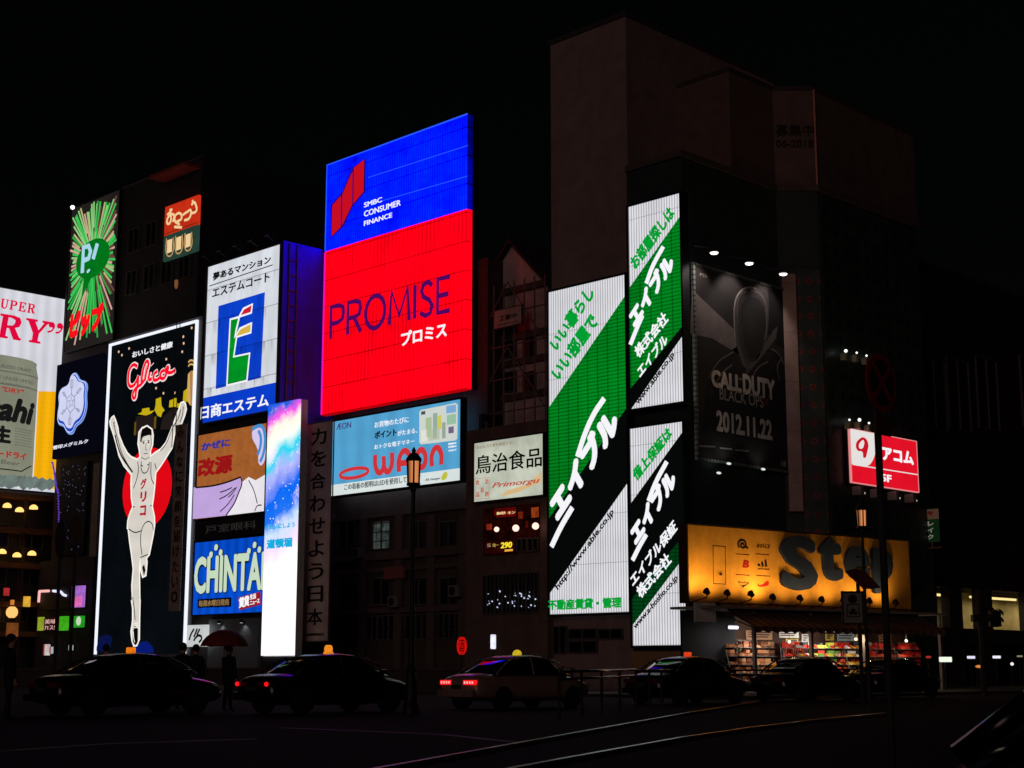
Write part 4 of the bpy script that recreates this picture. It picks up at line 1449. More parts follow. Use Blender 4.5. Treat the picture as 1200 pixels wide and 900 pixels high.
# ---- green burst sign
Z = (0, 180, 3)
s = Sign("burst_billboard", "dark billboard with green and pink neon rays bursting from a green balloon, red writing below", "billboard",
         YW(Y_PIP - .2), (250, 190), (420, 135), (400, 650), (232, 700), Z)
s.panel(emit("burst_field", (38, 34, 32), 1.0, (('noise', .3, .6),), False), .25)
s.frame(BLACKF, .06)
uc, vc = s.P((330, 370))
for i in range(92):
    t = 2 * math.pi * i / 92 + random.uniform(-.03, .03)
    du, dv = math.cos(t), math.sin(t)
    far = min(((s.W - uc - .1) if du > 0 else (uc - .1)) / max(abs(du), 1e-3), ((s.H - vc - .15) if dv > 0 else (vc - .25)) / max(abs(dv), 1e-3))
    r1 = far * random.uniform(.82, 1.0)
    r0 = 1.35 if i % 2 else min(1.35 + random.uniform(.1, 1.2), r1 * .75)
    nm, c = random.choice((("ray_green", (60, 196, 84)), ("ray_green", (60, 196, 84)), ("ray_lime", (140, 204, 124)), ("ray_pink", (206, 166, 150)), ("ray_dim", (104, 72, 62)), ("ray_sea", (40, 170, 70)), ("ray_sand", (186, 178, 124))))
    s.stroke([[(uc + du * r0, vc + dv * r0), (uc + du * r1, vc + dv * r1)]], letter(nm, c), .085, 1, 'ray', uv=True)
gb = emit("balloon_green", (0, 122, 28), 1, (('noise', .6, .75),), False)
rb_ = (s.P((388, 370))[0] - s.P((272, 370))[0]) / 2
s.poly([[(uc + rb_ * math.cos(t * .196), vc + 1.42 * math.sin(t * .196)) for t in range(32)]], gb, 3, 'balloon', uv=True)
s.poly([[(300, 430), (290, 512), (325, 436)]], gb, 3, 'balloon')
pb = letter("ice_letter", (170, 214, 235))
s.stroke([[(296, 420), (300, 332), (318, 326), (325, 345), (318, 370), (299, 378)], [(349, 318), (334, 372)], [(317, 412), (318, 416)]], pb, .2, 5, 'lettering', smooth=False)
s.text("ピップ", letter("neon_red", (250, 16, 28)), (246, 656), (370, 522), k=3, bold=.085, shear=.12)

# ---- red and teal food sign high on the dark block
s = Sign("food_sign", "small lit sign, red above and teal below with cream squiggles, high on a dark block", "sign",
         YW(Y_PIP - .25), (580, 185), (699, 148), (690, 345), (574, 376), Z)
zb = (s.P((577, 290))[1] + s.P((695, 250))[1]) / 2
s.panel(emit("tile_red", (205, 48, 22), 1, (('noise', .8, .7),)), .2, 'panel', z0=zb + .003)
s.panel(emit("tile_teal", (40, 66, 56), 1, (('noise', .8, .7),)), .2, 'lower_panel', z1=zb)
cm = letter("warm_cream", (240, 205, 150))
for x0 in (590, 622, 655):
    dx = (x0 - 588) * .3
    s.stroke([[(x0 + 8, 304 - dx), (x0 + 7, 348 - dx)]], cm, .3, 1, 'lettering', flat=.15)
    s.stroke([[(x0 - 3, 300 - dx), (x0 - 4, 350 - dx), (x0 + 6, 362 - dx), (x0 + 18, 350 - dx), (x0 + 20, 296 - dx)]], letter("cream_rim", (190, 150, 96)), .05, 1, 'lettering')
s.stroke([[(590, 215), (600, 205), (606, 195)], [(600, 195), (598, 245), (588, 238), (612, 215), (610, 240)], [(622, 240), (640, 225), (628, 210), (615, 228), (632, 250)], [(615, 258), (640, 260)],
          [(645, 215), (660, 205), (672, 200), (668, 225), (650, 235)], [(675, 180), (684, 172), (690, 182), (692, 200), (676, 210)], [(678, 165), (680, 172)]], cm, .09, 1, 'lettering')
bm = bmesh.new()
for k in range(3):
    bx(bm, -.02, s.W + .02, -.03, 0, s.H * (k + 1) / 4 - .01, s.H * (k + 1) / 4 + .01)
mesh_obj('bar', bm, STEEL, s.root)

# ---- beer board on the building at the left edge
Z = (0, 320, 10)
s = Sign("beer_billboard", "white lit billboard with red serif letters above a giant silver can and a golden side", "billboard",
         XW(X_BEER), (-600, 55), (798, 322), (680, 2578), (-600, 2466), Z)
WB = emit("beer_white", (222, 222, 232), 1.0, (('tubes', .9, .86, 'x'), ('noise', .5, .9)))
s.panel(WB, .4)
s.frame(STEEL, .08)
# serif letters, drawn in a unit box with slab feet
SER = {'S': [[(.88, .72), (.9, 1), (.82, 1), (.78, .95), (.5, 1.02), (.12, .9), (.1, .66), (.3, .52), (.66, .4), (.72, .24), (.6, .08), (.34, .06), (.18, .18), (.12, .34), (.04, .34), (.04, 0), (.12, 0), (.16, .06), (.46, -.03), (.86, .08), (.96, .34), (.8, .54), (.42, .66), (.32, .78), (.42, .92), (.6, .93), (.76, .84), (.8, .72)]],
       'U': [[(0, 1), (.42, 1), (.42, .94), (.3, .92), (.3, .3), (.4, .1), (.58, .08), (.74, .2), (.76, .92), (.62, .94), (.62, 1), (1, 1), (1, .94), (.86, .92), (.85, .25), (.7, .02), (.46, -.03), (.18, .06), (.1, .3), (.1, .92), (0, .94)]],
       'P': [[(0, 0), (.45, 0), (.45, .06), (.34, .08), (.34, .46), (.6, .46), (.88, .56), (.95, .74), (.86, .94), (.6, 1), (0, 1), (0, .94), (.12, .92), (.12, .08), (0, .06)], [(.34, .54), (.34, .93), (.54, .92), (.7, .84), (.72, .7), (.62, .56)]],
       'E': [[(0, 0), (.9, 0), (.96, .28), (.88, .28), (.7, .08), (.34, .08), (.34, .46), (.52, .46), (.6, .34), (.66, .34), (.66, .68), (.6, .68), (.52, .54), (.34, .54), (.34, .92), (.68, .92), (.84, .76), (.9, .76), (.88, 1), (0, 1), (0, .94), (.12, .92), (.12, .08), (0, .06)]],
       'R': [[(0, 0), (.45, 0), (.45, .06), (.34, .08), (.34, .46), (.46, .46), (.72, 0), (1.02, 0), (1.02, .06), (.94, .08), (.68, .5), (.86, .58), (.92, .76), (.84, .94), (.58, 1), (0, 1), (0, .94), (.12, .92), (.12, .08), (0, .06)], [(.34, .54), (.34, .93), (.52, .92), (.68, .84), (.69, .7), (.6, .56)]],
       'D': [[(0, 0), (.5, 0), (.86, .14), (.98, .5), (.86, .86), (.5, 1), (0, 1), (0, .94), (.12, .92), (.12, .08), (0, .06)], [(.34, .08), (.34, .92), (.5, .9), (.68, .78), (.75, .5), (.68, .2), (.5, .09)]],
       'Y': [[(.26, 0), (.74, 0), (.74, .06), (.6, .08), (.6, .42), (.92, .92), (1.04, .94), (1.04, 1), (.7, 1), (.7, .94), (.8, .92), (.58, .54), (.36, .92), (.46, .94), (.46, 1), (-.02, 1), (-.02, .94), (.08, .92), (.38, .4), (.38, .08), (.26, .06)]]}
RB = letter("beer_red", (222, 8, 62))


def serif(word, p0, p1, h, gap, shear, mat, k=1):
    """letters fitted between uv p0 (baseline start) and x of p1"""
    n = len(word)
    w = (p1 - p0[0]) / (n + gap * (n - 1))
    for i, c in enumerate(word):
        x = p0[0] + i * w * (1 + gap)
        s.poly([[(x + a * w + b * h * shear, p0[1] + b * h) for a, b in lp] for lp in SER[c]], mat, k, 'lettering', uv=True)
        s.stroke([[(x + a * w + b * h * shear, p0[1] + b * h) for a, b in lp] for lp in SER[c]], mat, h * .024, k, 'lettering', smooth=False, closed=True, uv=True)


a, b = s.P((105, 425)), s.P((400, 480))
hh = s.P((105, 315))[1] - a[1]
w1 = (b[0] - a[0]) / (3 + .18 * 2)
serif("SUPER", (a[0] - 2 * w1 * 1.18, a[1]), b[0], hh, .18, .1, RB)
a, b = s.P((-40, 745)), s.P((535, 815))
hh = s.P((20, 480))[1] - a[1]
w1 = (b[0] - a[0]) / 2.15
serif("DRY", (a[0] - w1 * 1.15, a[1]), b[0], hh, .15, .12, RB)
for dx in (0, 95):
    s.poly([[(552 + dx, 690 + dx * .12), (600 + dx, 668 + dx * .12), (612 + dx, 640 + dx * .12), (585 + dx, 638 + dx * .12), (570 + dx, 610 + dx * .12), (590 + dx, 578 + dx * .12), (622 + dx, 580 + dx * .12), (642 + dx, 612 + dx * .12), (628 + dx, 660 + dx * .12), (590 + dx, 695 + dx * .12)]], RB, 1, 'lettering', smooth=1)
gold = emit("beer_gold", (250, 180, 12), 1.0, (('tubes', .9, .85, 'x'), ('hline', .35, .1, .92)))
zt = s.P((540, 1365))[1]
ur = s.W
ul = s.P((430, 1700))[0]
s.poly([[(ul, .25), (ur, .25), (ur, zt), (ul, zt - .2)]], gold, 1, 'gold_field', uv=True)
# the can stands out of the board as a half round
can = emit("can_silver", (150, 152, 132), .85, (('noise', .5, .8), ('noise', 5, .92)))
uR = s.P((415, 1500))[0]
rad = 3.4
uC = uR - rad
zT, zB = s.P((400, 1150))[1] + .55, .35
bm = bmesh.new()
prof = [(rad * .93, zB), (rad, zB + .4), (rad, zT - 1.1), (rad * .99, zT - .9), (rad * .95, zT - .35), (rad * .96, zT - .12), (rad * .9, zT)]
rows = []
for r_, z_ in prof:
    rows.append([bm.verts.new((uC + r_ * math.cos(math.pi + math.pi * i / 24), -.04 + .42 * r_ * math.sin(math.pi + math.pi * i / 24), z_)) for i in range(25)])
for ra, rb in zip(rows, rows[1:]):
    for i in range(24):
        bm.faces.new((ra[i], ra[i + 1], rb[i + 1], rb[i]))
bm.faces.new(rows[-1])
bm.faces.new(rows[0][::-1])
mesh_obj('can', bm, can, s.root, True)


def on_can(me_obj):
    for v in me_obj.data.vertices:
        x = max(-.995, min(.995, (v.co.x - uC) / rad))
        v.co.y -= .42 * rad * math.sqrt(1 - x * x) + .02
    return me_obj


ink_c = letter("can_ink", (22, 22, 22))
rg = letter("can_red", (170, 50, 40))
gy = letter("can_grey", (96, 96, 86))


def cb(t, mat, bl, tr, bold=.0, shear=0.0):
    """writing wrapped round the can"""
    on_can(s.text(t, mat, bl, tr, k=1, bold=bold, shear=shear, name='can_lettering'))


bz = lambda u, z: (u, z)
s.src(0, 400, 10)
u_h = s.P((350, 900))[0]
z_a = s.P((300, 900))[1] - .25
for t, mat, u0_, u1_, z0_, z1_, bo, sh in (("Asahi", ink_c, uC - rad * .82, uC + rad * .88, z_a - .4, z_a + 1.35, .05, .25), ("SUPER \"DRY\"", rg, uC - rad * .6, uC + rad * .55, z_a + 1.65, z_a + 2.0, .03, .2),
                                          ("BREWED FOR YOUR REFINED TASTE", gy, uC - rad * .7, uC + rad * .7, z_a + 2.15, z_a + 2.3, .01, 0), ("SELECTED YEAST UNDER LIMITED", gy, uC - rad * .8, uC + rad * .8, z_a + 2.5, z_a + 2.75, .01, 0),
                                          ("NON-PASTEURIZED DRAFT", gy, uC - rad * .7, uC + rad * .7, z_a + 3.3, z_a + 3.55, .02, 0), ("生", ink_c, uC - rad * .1, uC + rad * .3, z_a - 1.9, z_a - .7, .06, 0),
                                          ("スーパードライ", rg, uC - rad * .55, uC + rad * .7, z_a - 2.9, z_a - 2.4, .05, 0), ("Asahi Beer", gy, uC - rad * .5, uC + rad * .55, z_a - 3.35, z_a - 3.05, .01, .1)):
    on_can(s.text(t, mat, (u0_, z0_), (u1_, z1_), k=1, bold=bo, shear=sh, name='can_lettering', uv=True))
for i in range(7):
    z_ = z_a - .72 - i * .19
    on_can(s.text("beer brewed for those who love the crisp clean taste", gy, (uC + rad * .38, z_ - .1), (uC + rad * (.86 - .03 * (i % 3)), z_), k=1, name='can_lettering', uv=True))
for zr in (zT - 1.15, zT - 2.05):
    on_can(s.stroke([[(uC - rad * .99 + rad * 1.98 * i / 20, zr) for i in range(21)]], gy, .04, 1, 'can_band', uv=True))
on_can(s.stroke([[(uC - rad * .9 + rad * 1.5 * i / 9, z_a - 3.7) for i in range(10)] + [(uC + rad * .7, z_a - 3.5), (uC + rad * .8, z_a - 3.32), (uC + rad * .88, z_a - 3.2)]], ink_c, .04, 1, 'can_band', smooth=False, uv=True))
ice = emit("ice_pale", (130, 146, 140), .8, (('noise', 1.5, .55),), False)
for i in range(16):
    uu = uC - rad + i * (ur - uC + rad) / 15.5
    sz = random.uniform(.45, .75)
    bm = bmesh.new()
    bmesh.ops.create_icosphere(bm, subdivisions=1, radius=sz)
    bmesh.ops.transform(bm, matrix=Matrix.Translation((uu, -.35 - .9 * math.sqrt(max(0, 1 - min(1, ((uu - uC) / rad) ** 2))), .35 + random.uniform(0, .3))) @ Matrix.Rotation(random.uniform(0, 3), 4, 'Z') @ Matrix.Diagonal((1, .5, .8, 1)), verts=bm.verts)
    mesh_obj('ice_cube', bm, ice, s.root)
# ================================================================== the green and white letting agency boards
def ridged(name, c, k=1.0, light=True):
    return emit(name, c, k, (('vline', .15, .28, .42), ('hline', 2.2, .014, .6), ('noise', .5, .85), ('noise', .13, .9)), light)


A_WHITE = ridged("ridged_white", (236, 236, 242))
A_GREEN = emit("louvre_green", (0, 142, 34), 1.0, (('hline', .17, .35, .5), ('vline', .62, .12, .55), ('noise', .25, .6)))
A_BLACK = emit("louvre_black", (5, 8, 7), 1.0, (), False)
A_GL = letter("agency_green", (0, 158, 50))


def letting(label, TL, TR, BR, BL, src):
    s = Sign("letting_billboard", label, "billboard", YW(Y_ABLE), TL, TR, BR, BL, src, group="green and white letting boards on the corner block")
    s.panel(A_WHITE, .4)
    s.frame(BLACKF, .1, .05, .45)
    return s


def full(s):
    return [(0.0, 0.0), (s.W, 0.0), (s.W, s.H), (0.0, s.H)]


def diag(s, p, q):
    a, b = Vector(s.P(p)), Vector(s.P(q))
    return a, b


def swoosh(s, pts, r):
    s.stroke([pts], WHITE_L, r, 4, 'logo_stroke', flat=.3)


Z6 = (630, 210, 3.216)
Z7 = (630, 470, 3)
c67 = lambda p: ((630 + p[0] / 3 - 630) * 3.216, (470 + p[1] / 3 - 210) * 3.216)     # z7 point given in z6 units
c76 = lambda p: ((p[0] / 3.216) * 3, (210 + p[1] / 3.216 - 470) * 3)
# left, tallest
s = letting("widest green, black and white letting board with diagonal white logo, web address below", (45, 427), (334, 358), c67((318, 742)), c67((40, 750)), Z6)
d1 = diag(s, (45, 860), (334, 436))
s.src(*Z7)
d2 = diag(s, (40, 415), (318, 20))
d3 = diag(s, (40, 682), (316, 290))
low = half_plane(full(s), d1[1], d1[0])
s.poly([half_plane(low, d2[0], d2[1])], A_GREEN, 1, 'green_band', uv=True)
s.poly([half_plane(half_plane(full(s), d2[1], d2[0]), d3[0], d3[1])], A_BLACK, 1, 'black_band', uv=True)
s.text("エイブル", WHITE_L, (78, 432), BR=(300, 88), TL=(34, 350), k=3, bold=.08)
swoosh(s, [(55, 512), (90, 440), (128, 375)], .15)
swoosh(s, [(146, 196), (175, 110), (205, 45), (240, -8)], .15)
s.text("http://www.able.co.jp", BLACK_L, (78, 670), BR=(276, 396), TL=(64, 650), k=2, bold=.02)
s.text("不動産賃貸・管理", A_GL, (40, 736), (298, 688), k=2, bold=.045)
s.src(*Z6)
s.text("いい暮らし", A_GL, (76, 656), BR=(222, 436), TL=(44, 612), k=2, bold=.045)
s.text("いい部屋で", A_GL, (84, 766), BR=(238, 542), TL=(48, 722), k=2, bold=.045)
# right, upper
s = letting("upper narrow letting board, green with a white diagonal logo and white corners", (345, 105), (537, 52), (549, 835), (350, 870), Z6)
d1 = diag(s, (345, 414), (540, 138))
d2 = diag(s, (350, 792), (547, 555))
d3 = diag(s, (350, 872), (549, 588))
low = half_plane(full(s), d1[1], d1[0])
s.poly([half_plane(low, d2[0], d2[1])], A_GREEN, 1, 'green_band', uv=True)
s.poly([half_plane(half_plane(full(s), d2[1], d2[0]), d3[0], d3[1])], A_BLACK, 1, 'black_band', uv=True)
s.text("お部屋探しは", A_GL, (374, 346), BR=(524, 136), TL=(346, 306), k=2, bold=.045)
s.text("エイブル", WHITE_L, (372, 566), BR=(526, 326), TL=(340, 510), k=3, bold=.08)
swoosh(s, [(356, 625), (380, 565), (402, 515)], .12)
swoosh(s, [(416, 395), (440, 330), (480, 256)], .12)
s.text("株式会社", WHITE_L, (386, 680), BR=(500, 534), TL=(366, 640), k=3, bold=.03)
s.text("エイブル", WHITE_L, (392, 752), BR=(498, 614), TL=(376, 714), k=3, bold=.03)
s.text("www.able.co.jp", BLACK_L, (386, 856), BR=(524, 668), TL=(370, 836), k=2, bold=.02)
# right, lower
s = letting("lower narrow letting board, mostly black with a white diagonal logo and green guarantee line", (327, 98), (512, 72), (522, 856), (333, 862), Z7)
d1 = diag(s, (328, 362), (514, 105))
d2 = diag(s, (330, 700), (517, 470))
d3 = diag(s, (332, 792), (518, 545))
low = half_plane(full(s), d1[1], d1[0])
s.poly([half_plane(low, d2[0], d2[1])], A_BLACK, 1, 'black_band', uv=True)
s.poly([half_plane(half_plane(full(s), d2[1], d2[0]), d3[0], d3[1])], emit("louvre_deep_green", (0, 62, 22), 1.0, (('hline', .17, .35, .5), ('vline', .62, .12, .55)), False), 1, 'green_band', uv=True)
s.text("借上保証は", A_GL, (352, 286), BR=(480, 122), TL=(332, 250), k=2, bold=.045)
s.text("エイブル", WHITE_L, (352, 514), BR=(498, 288), TL=(322, 452), k=3, bold=.08)
swoosh(s, [(340, 560), (365, 510), (388, 470)], .12)
swoosh(s, [(396, 352), (420, 290), (460, 214)], .12)
s.text("エイブル保証", WHITE_L, (342, 656), BR=(498, 452), TL=(326, 618), k=3, bold=.03)
s.text("株式会社", WHITE_L, (368, 698), BR=(478, 566), TL=(348, 660), k=3, bold=.03)
s.text("www.a-hosho.co.jp", BLACK_L, (350, 808), BR=(500, 630), TL=(338, 786), k=2, bold=.02)

# ================================================================== dark game poster
Z = (790, 270, 2.73)
s = Sign("game_poster", "large dark poster of a hooded figure with a release date, lit by three small lamps", "poster",
         XW(X_COD - .0), (50, 120), (358, 200), (366, 770), (64, 730), Z)
s.lay = .004
s.root.location += Vector((.25, 0, 0))
s.o += Vector((.25, 0, 0))
pm = solid("poster_black", (48, 42, 42), .75)
nt = pm.node_tree
s.panel(pm, .2)
s.frame(solid("lacing_grey", (120, 122, 116), .5, pat=(('hline', .24, .35, .3), ('vline', .24, .35, .3))), .13, .05, .1)
bk = solid("poster_shadow", (16, 13, 14), .9)
rim = solid("poster_rim", (150, 138, 136), .9)
md = solid("poster_mid", (104, 94, 92), .9)
s.poly([[(50, 330), (58, 190), (205, 330), (212, 400), (120, 345)]], solid("poster_beam", (120, 106, 106), .9), 1, 'picture')
cloth = solid("poster_cloth", (28, 24, 25), .9)
s.poly([[(92, 640), (100, 520), (122, 450), (160, 400), (205, 368), (290, 372), (345, 400), (362, 470), (365, 640)]], cloth, 1, 'picture', smooth=0)
s.poly([[(193, 300), (194, 230), (212, 195), (243, 183), (276, 198), (297, 245), (298, 320), (286, 380), (250, 430), (226, 440), (204, 385)]], solid("poster_hood", (74, 67, 66), .9), 2, 'picture', smooth=1)
s.poly([[(204, 310), (202, 240), (218, 204), (248, 196), (278, 212), (294, 250), (295, 320), (283, 376), (250, 420), (222, 395)]], solid("poster_half", (50, 45, 45), .9), 3, 'picture', smooth=1)
s.poly([[(216, 310), (213, 250), (232, 218), (256, 214), (280, 232), (290, 265), (290, 320), (278, 372), (252, 410), (230, 380)]], solid("poster_face", (30, 26, 27), .9), 4, 'picture', smooth=1)
s.stroke([[(194, 345), (191, 290), (194, 230), (212, 195), (243, 182), (262, 188)]], rim, .045, 5, 'picture', flat=.3)
s.stroke([[(206, 215), (202, 250), (203, 300)], [(222, 200), (245, 192), (265, 202)], [(292, 250), (295, 300), (288, 350)]], md, .025, 5, 'picture', flat=.3)
s.poly([[(228, 462), (230, 438), (262, 410), (318, 318), (330, 308), (326, 345), (272, 415), (244, 448)]], solid("poster_strap", (84, 76, 76), .9), 3, 'picture')
s.stroke([[(205, 372), (216, 405), (226, 440)], [(112, 470), (138, 425), (190, 388)], [(130, 500), (150, 460), (185, 430)], [(345, 405), (330, 440), (338, 480)], [(310, 380), (330, 392), (352, 430)], [(250, 470), (268, 440), (300, 420)]], md, .04, 3, 'picture', flat=.3)
s.poly([[(300, 186), (358, 200), (360, 380), (330, 370), (300, 330), (304, 250)]], bk, 1, 'picture')
for x_, y_ in ((140, 440), (160, 470), (115, 520), (320, 430), (345, 460), (300, 400)):
    s.poly([[(x_ - 14, y_ + 8), (x_ - 4, y_ - 12), (x_ + 13, y_ - 6), (x_ + 9, y_ + 12)]], solid("poster_fold", (36, 31, 32), .9), 2, 'picture', smooth=1)
pl = solid("poster_letter", (222, 204, 194), .9, pat=(('drip', .9, .45),))
s.text("CALL", pl, (119, 500), (214, 464), k=4, bold=.05)
s.text("OF", pl, (206, 478), (216, 473), k=4)
s.text("DUTY", pl, (220, 524), (320, 480), k=4, bold=.05)
s.text("BLACK OPS", solid("poster_letter_b", (150, 140, 136), .9), (145, 541), (284, 530), k=4, bold=.01)
s.text("II", solid("poster_red", (120, 30, 30), .9), (288, 560), (299, 539), k=4, bold=.02)
s.text("2012.11.22", pl, (135, 642), (312, 608), k=4, bold=.04)
s.text("PS3", rim, (82, 146), (104, 142), k=4)
for q in (((78, 690), (130, 692)), ((195, 703), (238, 706)), ((145, 696), (185, 700))):
    s.bar(q[0], q[1], rim, .07, 4, 'small_print')
s.text("18", pl, (343, 755), (356, 738), k=4)
# lamps above and below the poster
spot_group = "small round lamps reaching over the dark poster"
for i, (x, y) in enumerate(((128, 70), (240, 104), (349, 138))):
    u, v = s.hit(x, y, -1.1)
    p = s.world(u, -1.1, v)
    t = thing("spot_lamp", ("nearest the letting boards", "middle one", "farthest from the letting boards")[i] + " of the three round lamps over the dark poster", "lamp", p, s.ang, spot_group)
    bm = bmesh.new()
    lathe(bm, [(.06, .16), (.14, .12), (.22, .0)])
    mesh_obj('shade', bm, STEEL, t)
    bm = bmesh.new()
    lathe(bm, [(.19, -.02), (.16, -.07), (.07, -.1)])
    mesh_obj('bulb_glass', bm, emit("lamp_white", (255, 250, 245), 2.2), t)
    bm = bmesh.new()
    cyl(bm, (0, 0, .18), (0, 1.1, .5), .035, seg=8)
    mesh_obj('arm', bm, STEEL, t)
    ld = bpy.data.lights.new("spot_lamp_light", 'SPOT')
    ld.energy = 125
    ld.color = (1, .9, .82)
    ld.spot_size = R(100)
    ld.spot_blend = .6
    ld.shadow_soft_size = .15
    lo = bpy.data.objects.new("spot_lamp_light", ld)
    link(lo, t)
    lo.location = (0, 0, -.2)
    lo.rotation_euler = Vector((0, -.75, 1.0)).to_track_quat('Z', 'Y').to_euler()

for i, (x, y) in enumerate(((143, 776), (175, 746), (285, 764))):
    s_u, s_v = s.hit(x, y, -.3)
    p = s.world(s_u, -.3, s_v)
    t = thing("foot_lamp", ("lowest", "left", "right")[i] + " of three tiny white lamps along the foot of the dark poster", "lamp", p, s.ang, "tiny lamps along the foot of the dark poster")
    bm = bmesh.new()
    bmesh.ops.create_uvsphere(bm, u_segments=10, v_segments=6, radius=.07)
    bmesh.ops.transform(bm, matrix=Matrix.Diagonal((2.2, 1, .8, 1)), verts=bm.verts)
    mesh_obj('bulb', bm, emit("foot_white", (215, 225, 215), 1.1), t, True)
    ld = bpy.data.lights.new("foot_lamp_light", 'SPOT')
    ld.energy = 7
    ld.color = (.9, 1, .92)
    ld.spot_size = R(120)
    ld.spot_blend = .9
    ld.shadow_soft_size = .1
    lo = bpy.data.objects.new("foot_lamp_light", ld)
    link(lo, t)
    lo.location = (0, -.35, .1)
    lo.rotation_euler = Vector((0, -.5, -1)).to_track_quat('Z', 'Y').to_euler()
    bm = bmesh.new()
    cyl(bm, (0, .02, -.04), (0, .35, -.2), .025, seg=6)
    mesh_obj('arm', bm, STEEL, t)

# ================================================================== red loan sign and its bulbs
Z = (960, 380, 3.75)
s = Sign("loan_sign", "red lit sign with a white quarter disc, red drop emblem and white writing", "sign",
         XW(X_C + .35), (137, 460), (428, 517), (435, 738), (142, 690), Z)
s.panel(emit("loan_red", (232, 18, 40), 1.0, (('noise', .8, .85),)), .35)
s.frame(emit("loan_rim", (250, 150, 150), .8, (), False), .04, .02, .1, 'rim')
box('case', BLACKF, s.root, -.1, s.W + .1, .12, .5, -.1, s.H + .1)
wq = emit("quarter_white", (228, 224, 222), 1, (), False)
zl = s.P((145, 616))[1]
zl2 = s.P((430, 660))[1]
zl = (zl + zl2) / 2
u_, v_ = s.P((250, 490))
rq = u_
s.poly([[(0, zl), (u_ * .5, zl)] + [(u_ * (.5 + .5 * math.sin(t * .196)), zl + (s.H - zl) * (1 - math.cos(t * .196))) for t in range(1, 9)] + [(0, s.H)]], wq, 1, 'quarter_disc', uv=True)
s.poly([[(172, 505), (195, 500), (210, 525), (207, 555), (192, 588), (186, 562), (165, 555), (157, 535)]], letter("loan_mark", (200, 20, 36)), 2, smooth=1)
s.poly([[(168, 540), (178, 515), (188, 512), (188, 535), (178, 548)]], wq, 3, smooth=1)
s.bar((145, 616), (430, 661), wq, .05, 1)
s.text("アコム", WHITE_L, (273, 596), (408, 562), k=2, bold=.045)
s.text("5F", WHITE_L, (269, 690), (312, 664), k=2, bold=.03)
bulb_m = emit("bulb_white", (235, 245, 235), 1.6)
for i, (x, y) in enumerate(((117, 117), (165, 125), (208, 138), (248, 136), (133, 420), (177, 420), (219, 434))):
    row = i < 4
    u, v = s.hit(x, y, -.1)
    p = s.world(u, -.1, v)
    t = thing("wall_lamp", ("bare bulb on the tiled wall, %s of the upper row of four" if row else "bare bulb just over the red sign, %s of its row of three") % (("first", "second", "third", "last")[i] if row else ("left one", "middle one", "right one")[i - 4]),
              "lamp", p, s.ang, "bare bulbs around the red loan sign")
    bm = bmesh.new()
    bmesh.ops.create_icosphere(bm, subdivisions=2, radius=.085 if i in (0, 5) else .055)
    mesh_obj('bulb', bm, bulb_m, t, True)
    bm = bmesh.new()
    bx(bm, -.09, .09, -.03, .25, -.42, -.1)
    mesh_obj('bracket', bm, solid("bracket_pale", (150, 150, 130), .6), t)
for k in range(4):
    u = s.W * (.08 + .26 * k)
    p = s.world(u, -.15, -.6)
    t = thing("sign_bracket", ("steel bracket under the left end of the red loan sign", "steel bracket second from the left under the red loan sign", "steel bracket third from the left under the red loan sign", "steel bracket under the right end of the red loan sign")[k], "bracket", p, s.ang, "brackets under the red loan sign")
    box('plate', solid("bracket_steel", (150, 148, 144), .5), t, -.12, .16, -.1, .4, 0, .42)
    bm = bmesh.new()
    bmesh.ops.create_icosphere(bm, subdivisions=2, radius=.05)
    bmesh.ops.translate(bm, vec=(.25, -.05, .1), verts=bm.verts)
    mesh_obj('bulb', bm, emit("bulb_dim", (190, 190, 170), .8), t, True)

# ================================================================== orange shoe shop board
Z = (780, 590, 3.75)
s = Sign("shop_fascia", "broad orange fascia board with raised slate letters, lit from below by small floodlights", "sign",
         STEPW, (95, 95), (1063, 165), (1083, 465), (105, 430), Z)
s.lay = .008
s.panel(solid("fascia_orange", (236, 166, 58), .75, pat=(('vline', 2.4, .006, .7),)), .5)
s.frame(solid("fascia_brown", (70, 44, 30), .7), .06, .02, .52)
slate = solid("slate_letter", (36, 50, 78), .6)


def raised(t, BL, TR, th=.16, bold=.04):
    me = s.text(t, slate, BL, TR, k=1, bold=bold, th=.1, name='letter')
    med = sum(v.co.y for v in me.data.vertices) / len(me.data.vertices)
    for v in me.data.vertices:
        v.co.y = -.004 if v.co.y > med else v.co.y - th
    return me


raised("S", (500, 380), (652, 148))
raised("t", (668, 338), (762, 150))
raised("e", (783, 335), (882, 190))
raised("p", (906, 395), (984, 200))
logo = solid("logo_black", (40, 26, 20), .8)
lred = solid("logo_red_paint", (190, 30, 24), .8)
s.stroke([[(345, 182), (338, 176), (330, 182), (334, 192), (346, 192), (352, 178), (344, 164), (326, 164), (318, 180), (324, 194)], [(350, 190), (362, 196)]], logo, .05, 1)
s.text("asics", logo, (400, 193), (458, 176), k=1, shear=.3)
s.text("B", lred, (337, 282), (366, 250), k=1, bold=.05, shear=.2)
for k in range(3):
    x = 408 + k * 14
    h = 14 + k * 9
    s.poly([[(x, 276 + k), (x + 11, 277 + k), (x + 2 + k * 2, 276 - h), (x - 6 + k * 2, 276 - h + 8)]], logo, 1)
s.text("adidas", logo, (406, 290), (456, 283), k=1)
s.text("Reebok", logo, (318, 350), (368, 342), k=1, shear=.2)
s.poly([[(322, 358), (345, 358), (368, 350), (345, 366)]], logo, 1)
s.poly([[(330, 368), (350, 360), (340, 370)]], logo, 1)
s.poly([[(404, 352), (406, 362), (418, 366), (454, 346), (420, 358), (410, 358)]], lred, 1, smooth=1)
s.stroke([[(208, 186), (262, 190), (264, 355), (210, 352)]], solid("fascia_line", (120, 64, 24), .8), .025, 1, 'door_outline', smooth=False, closed=True)
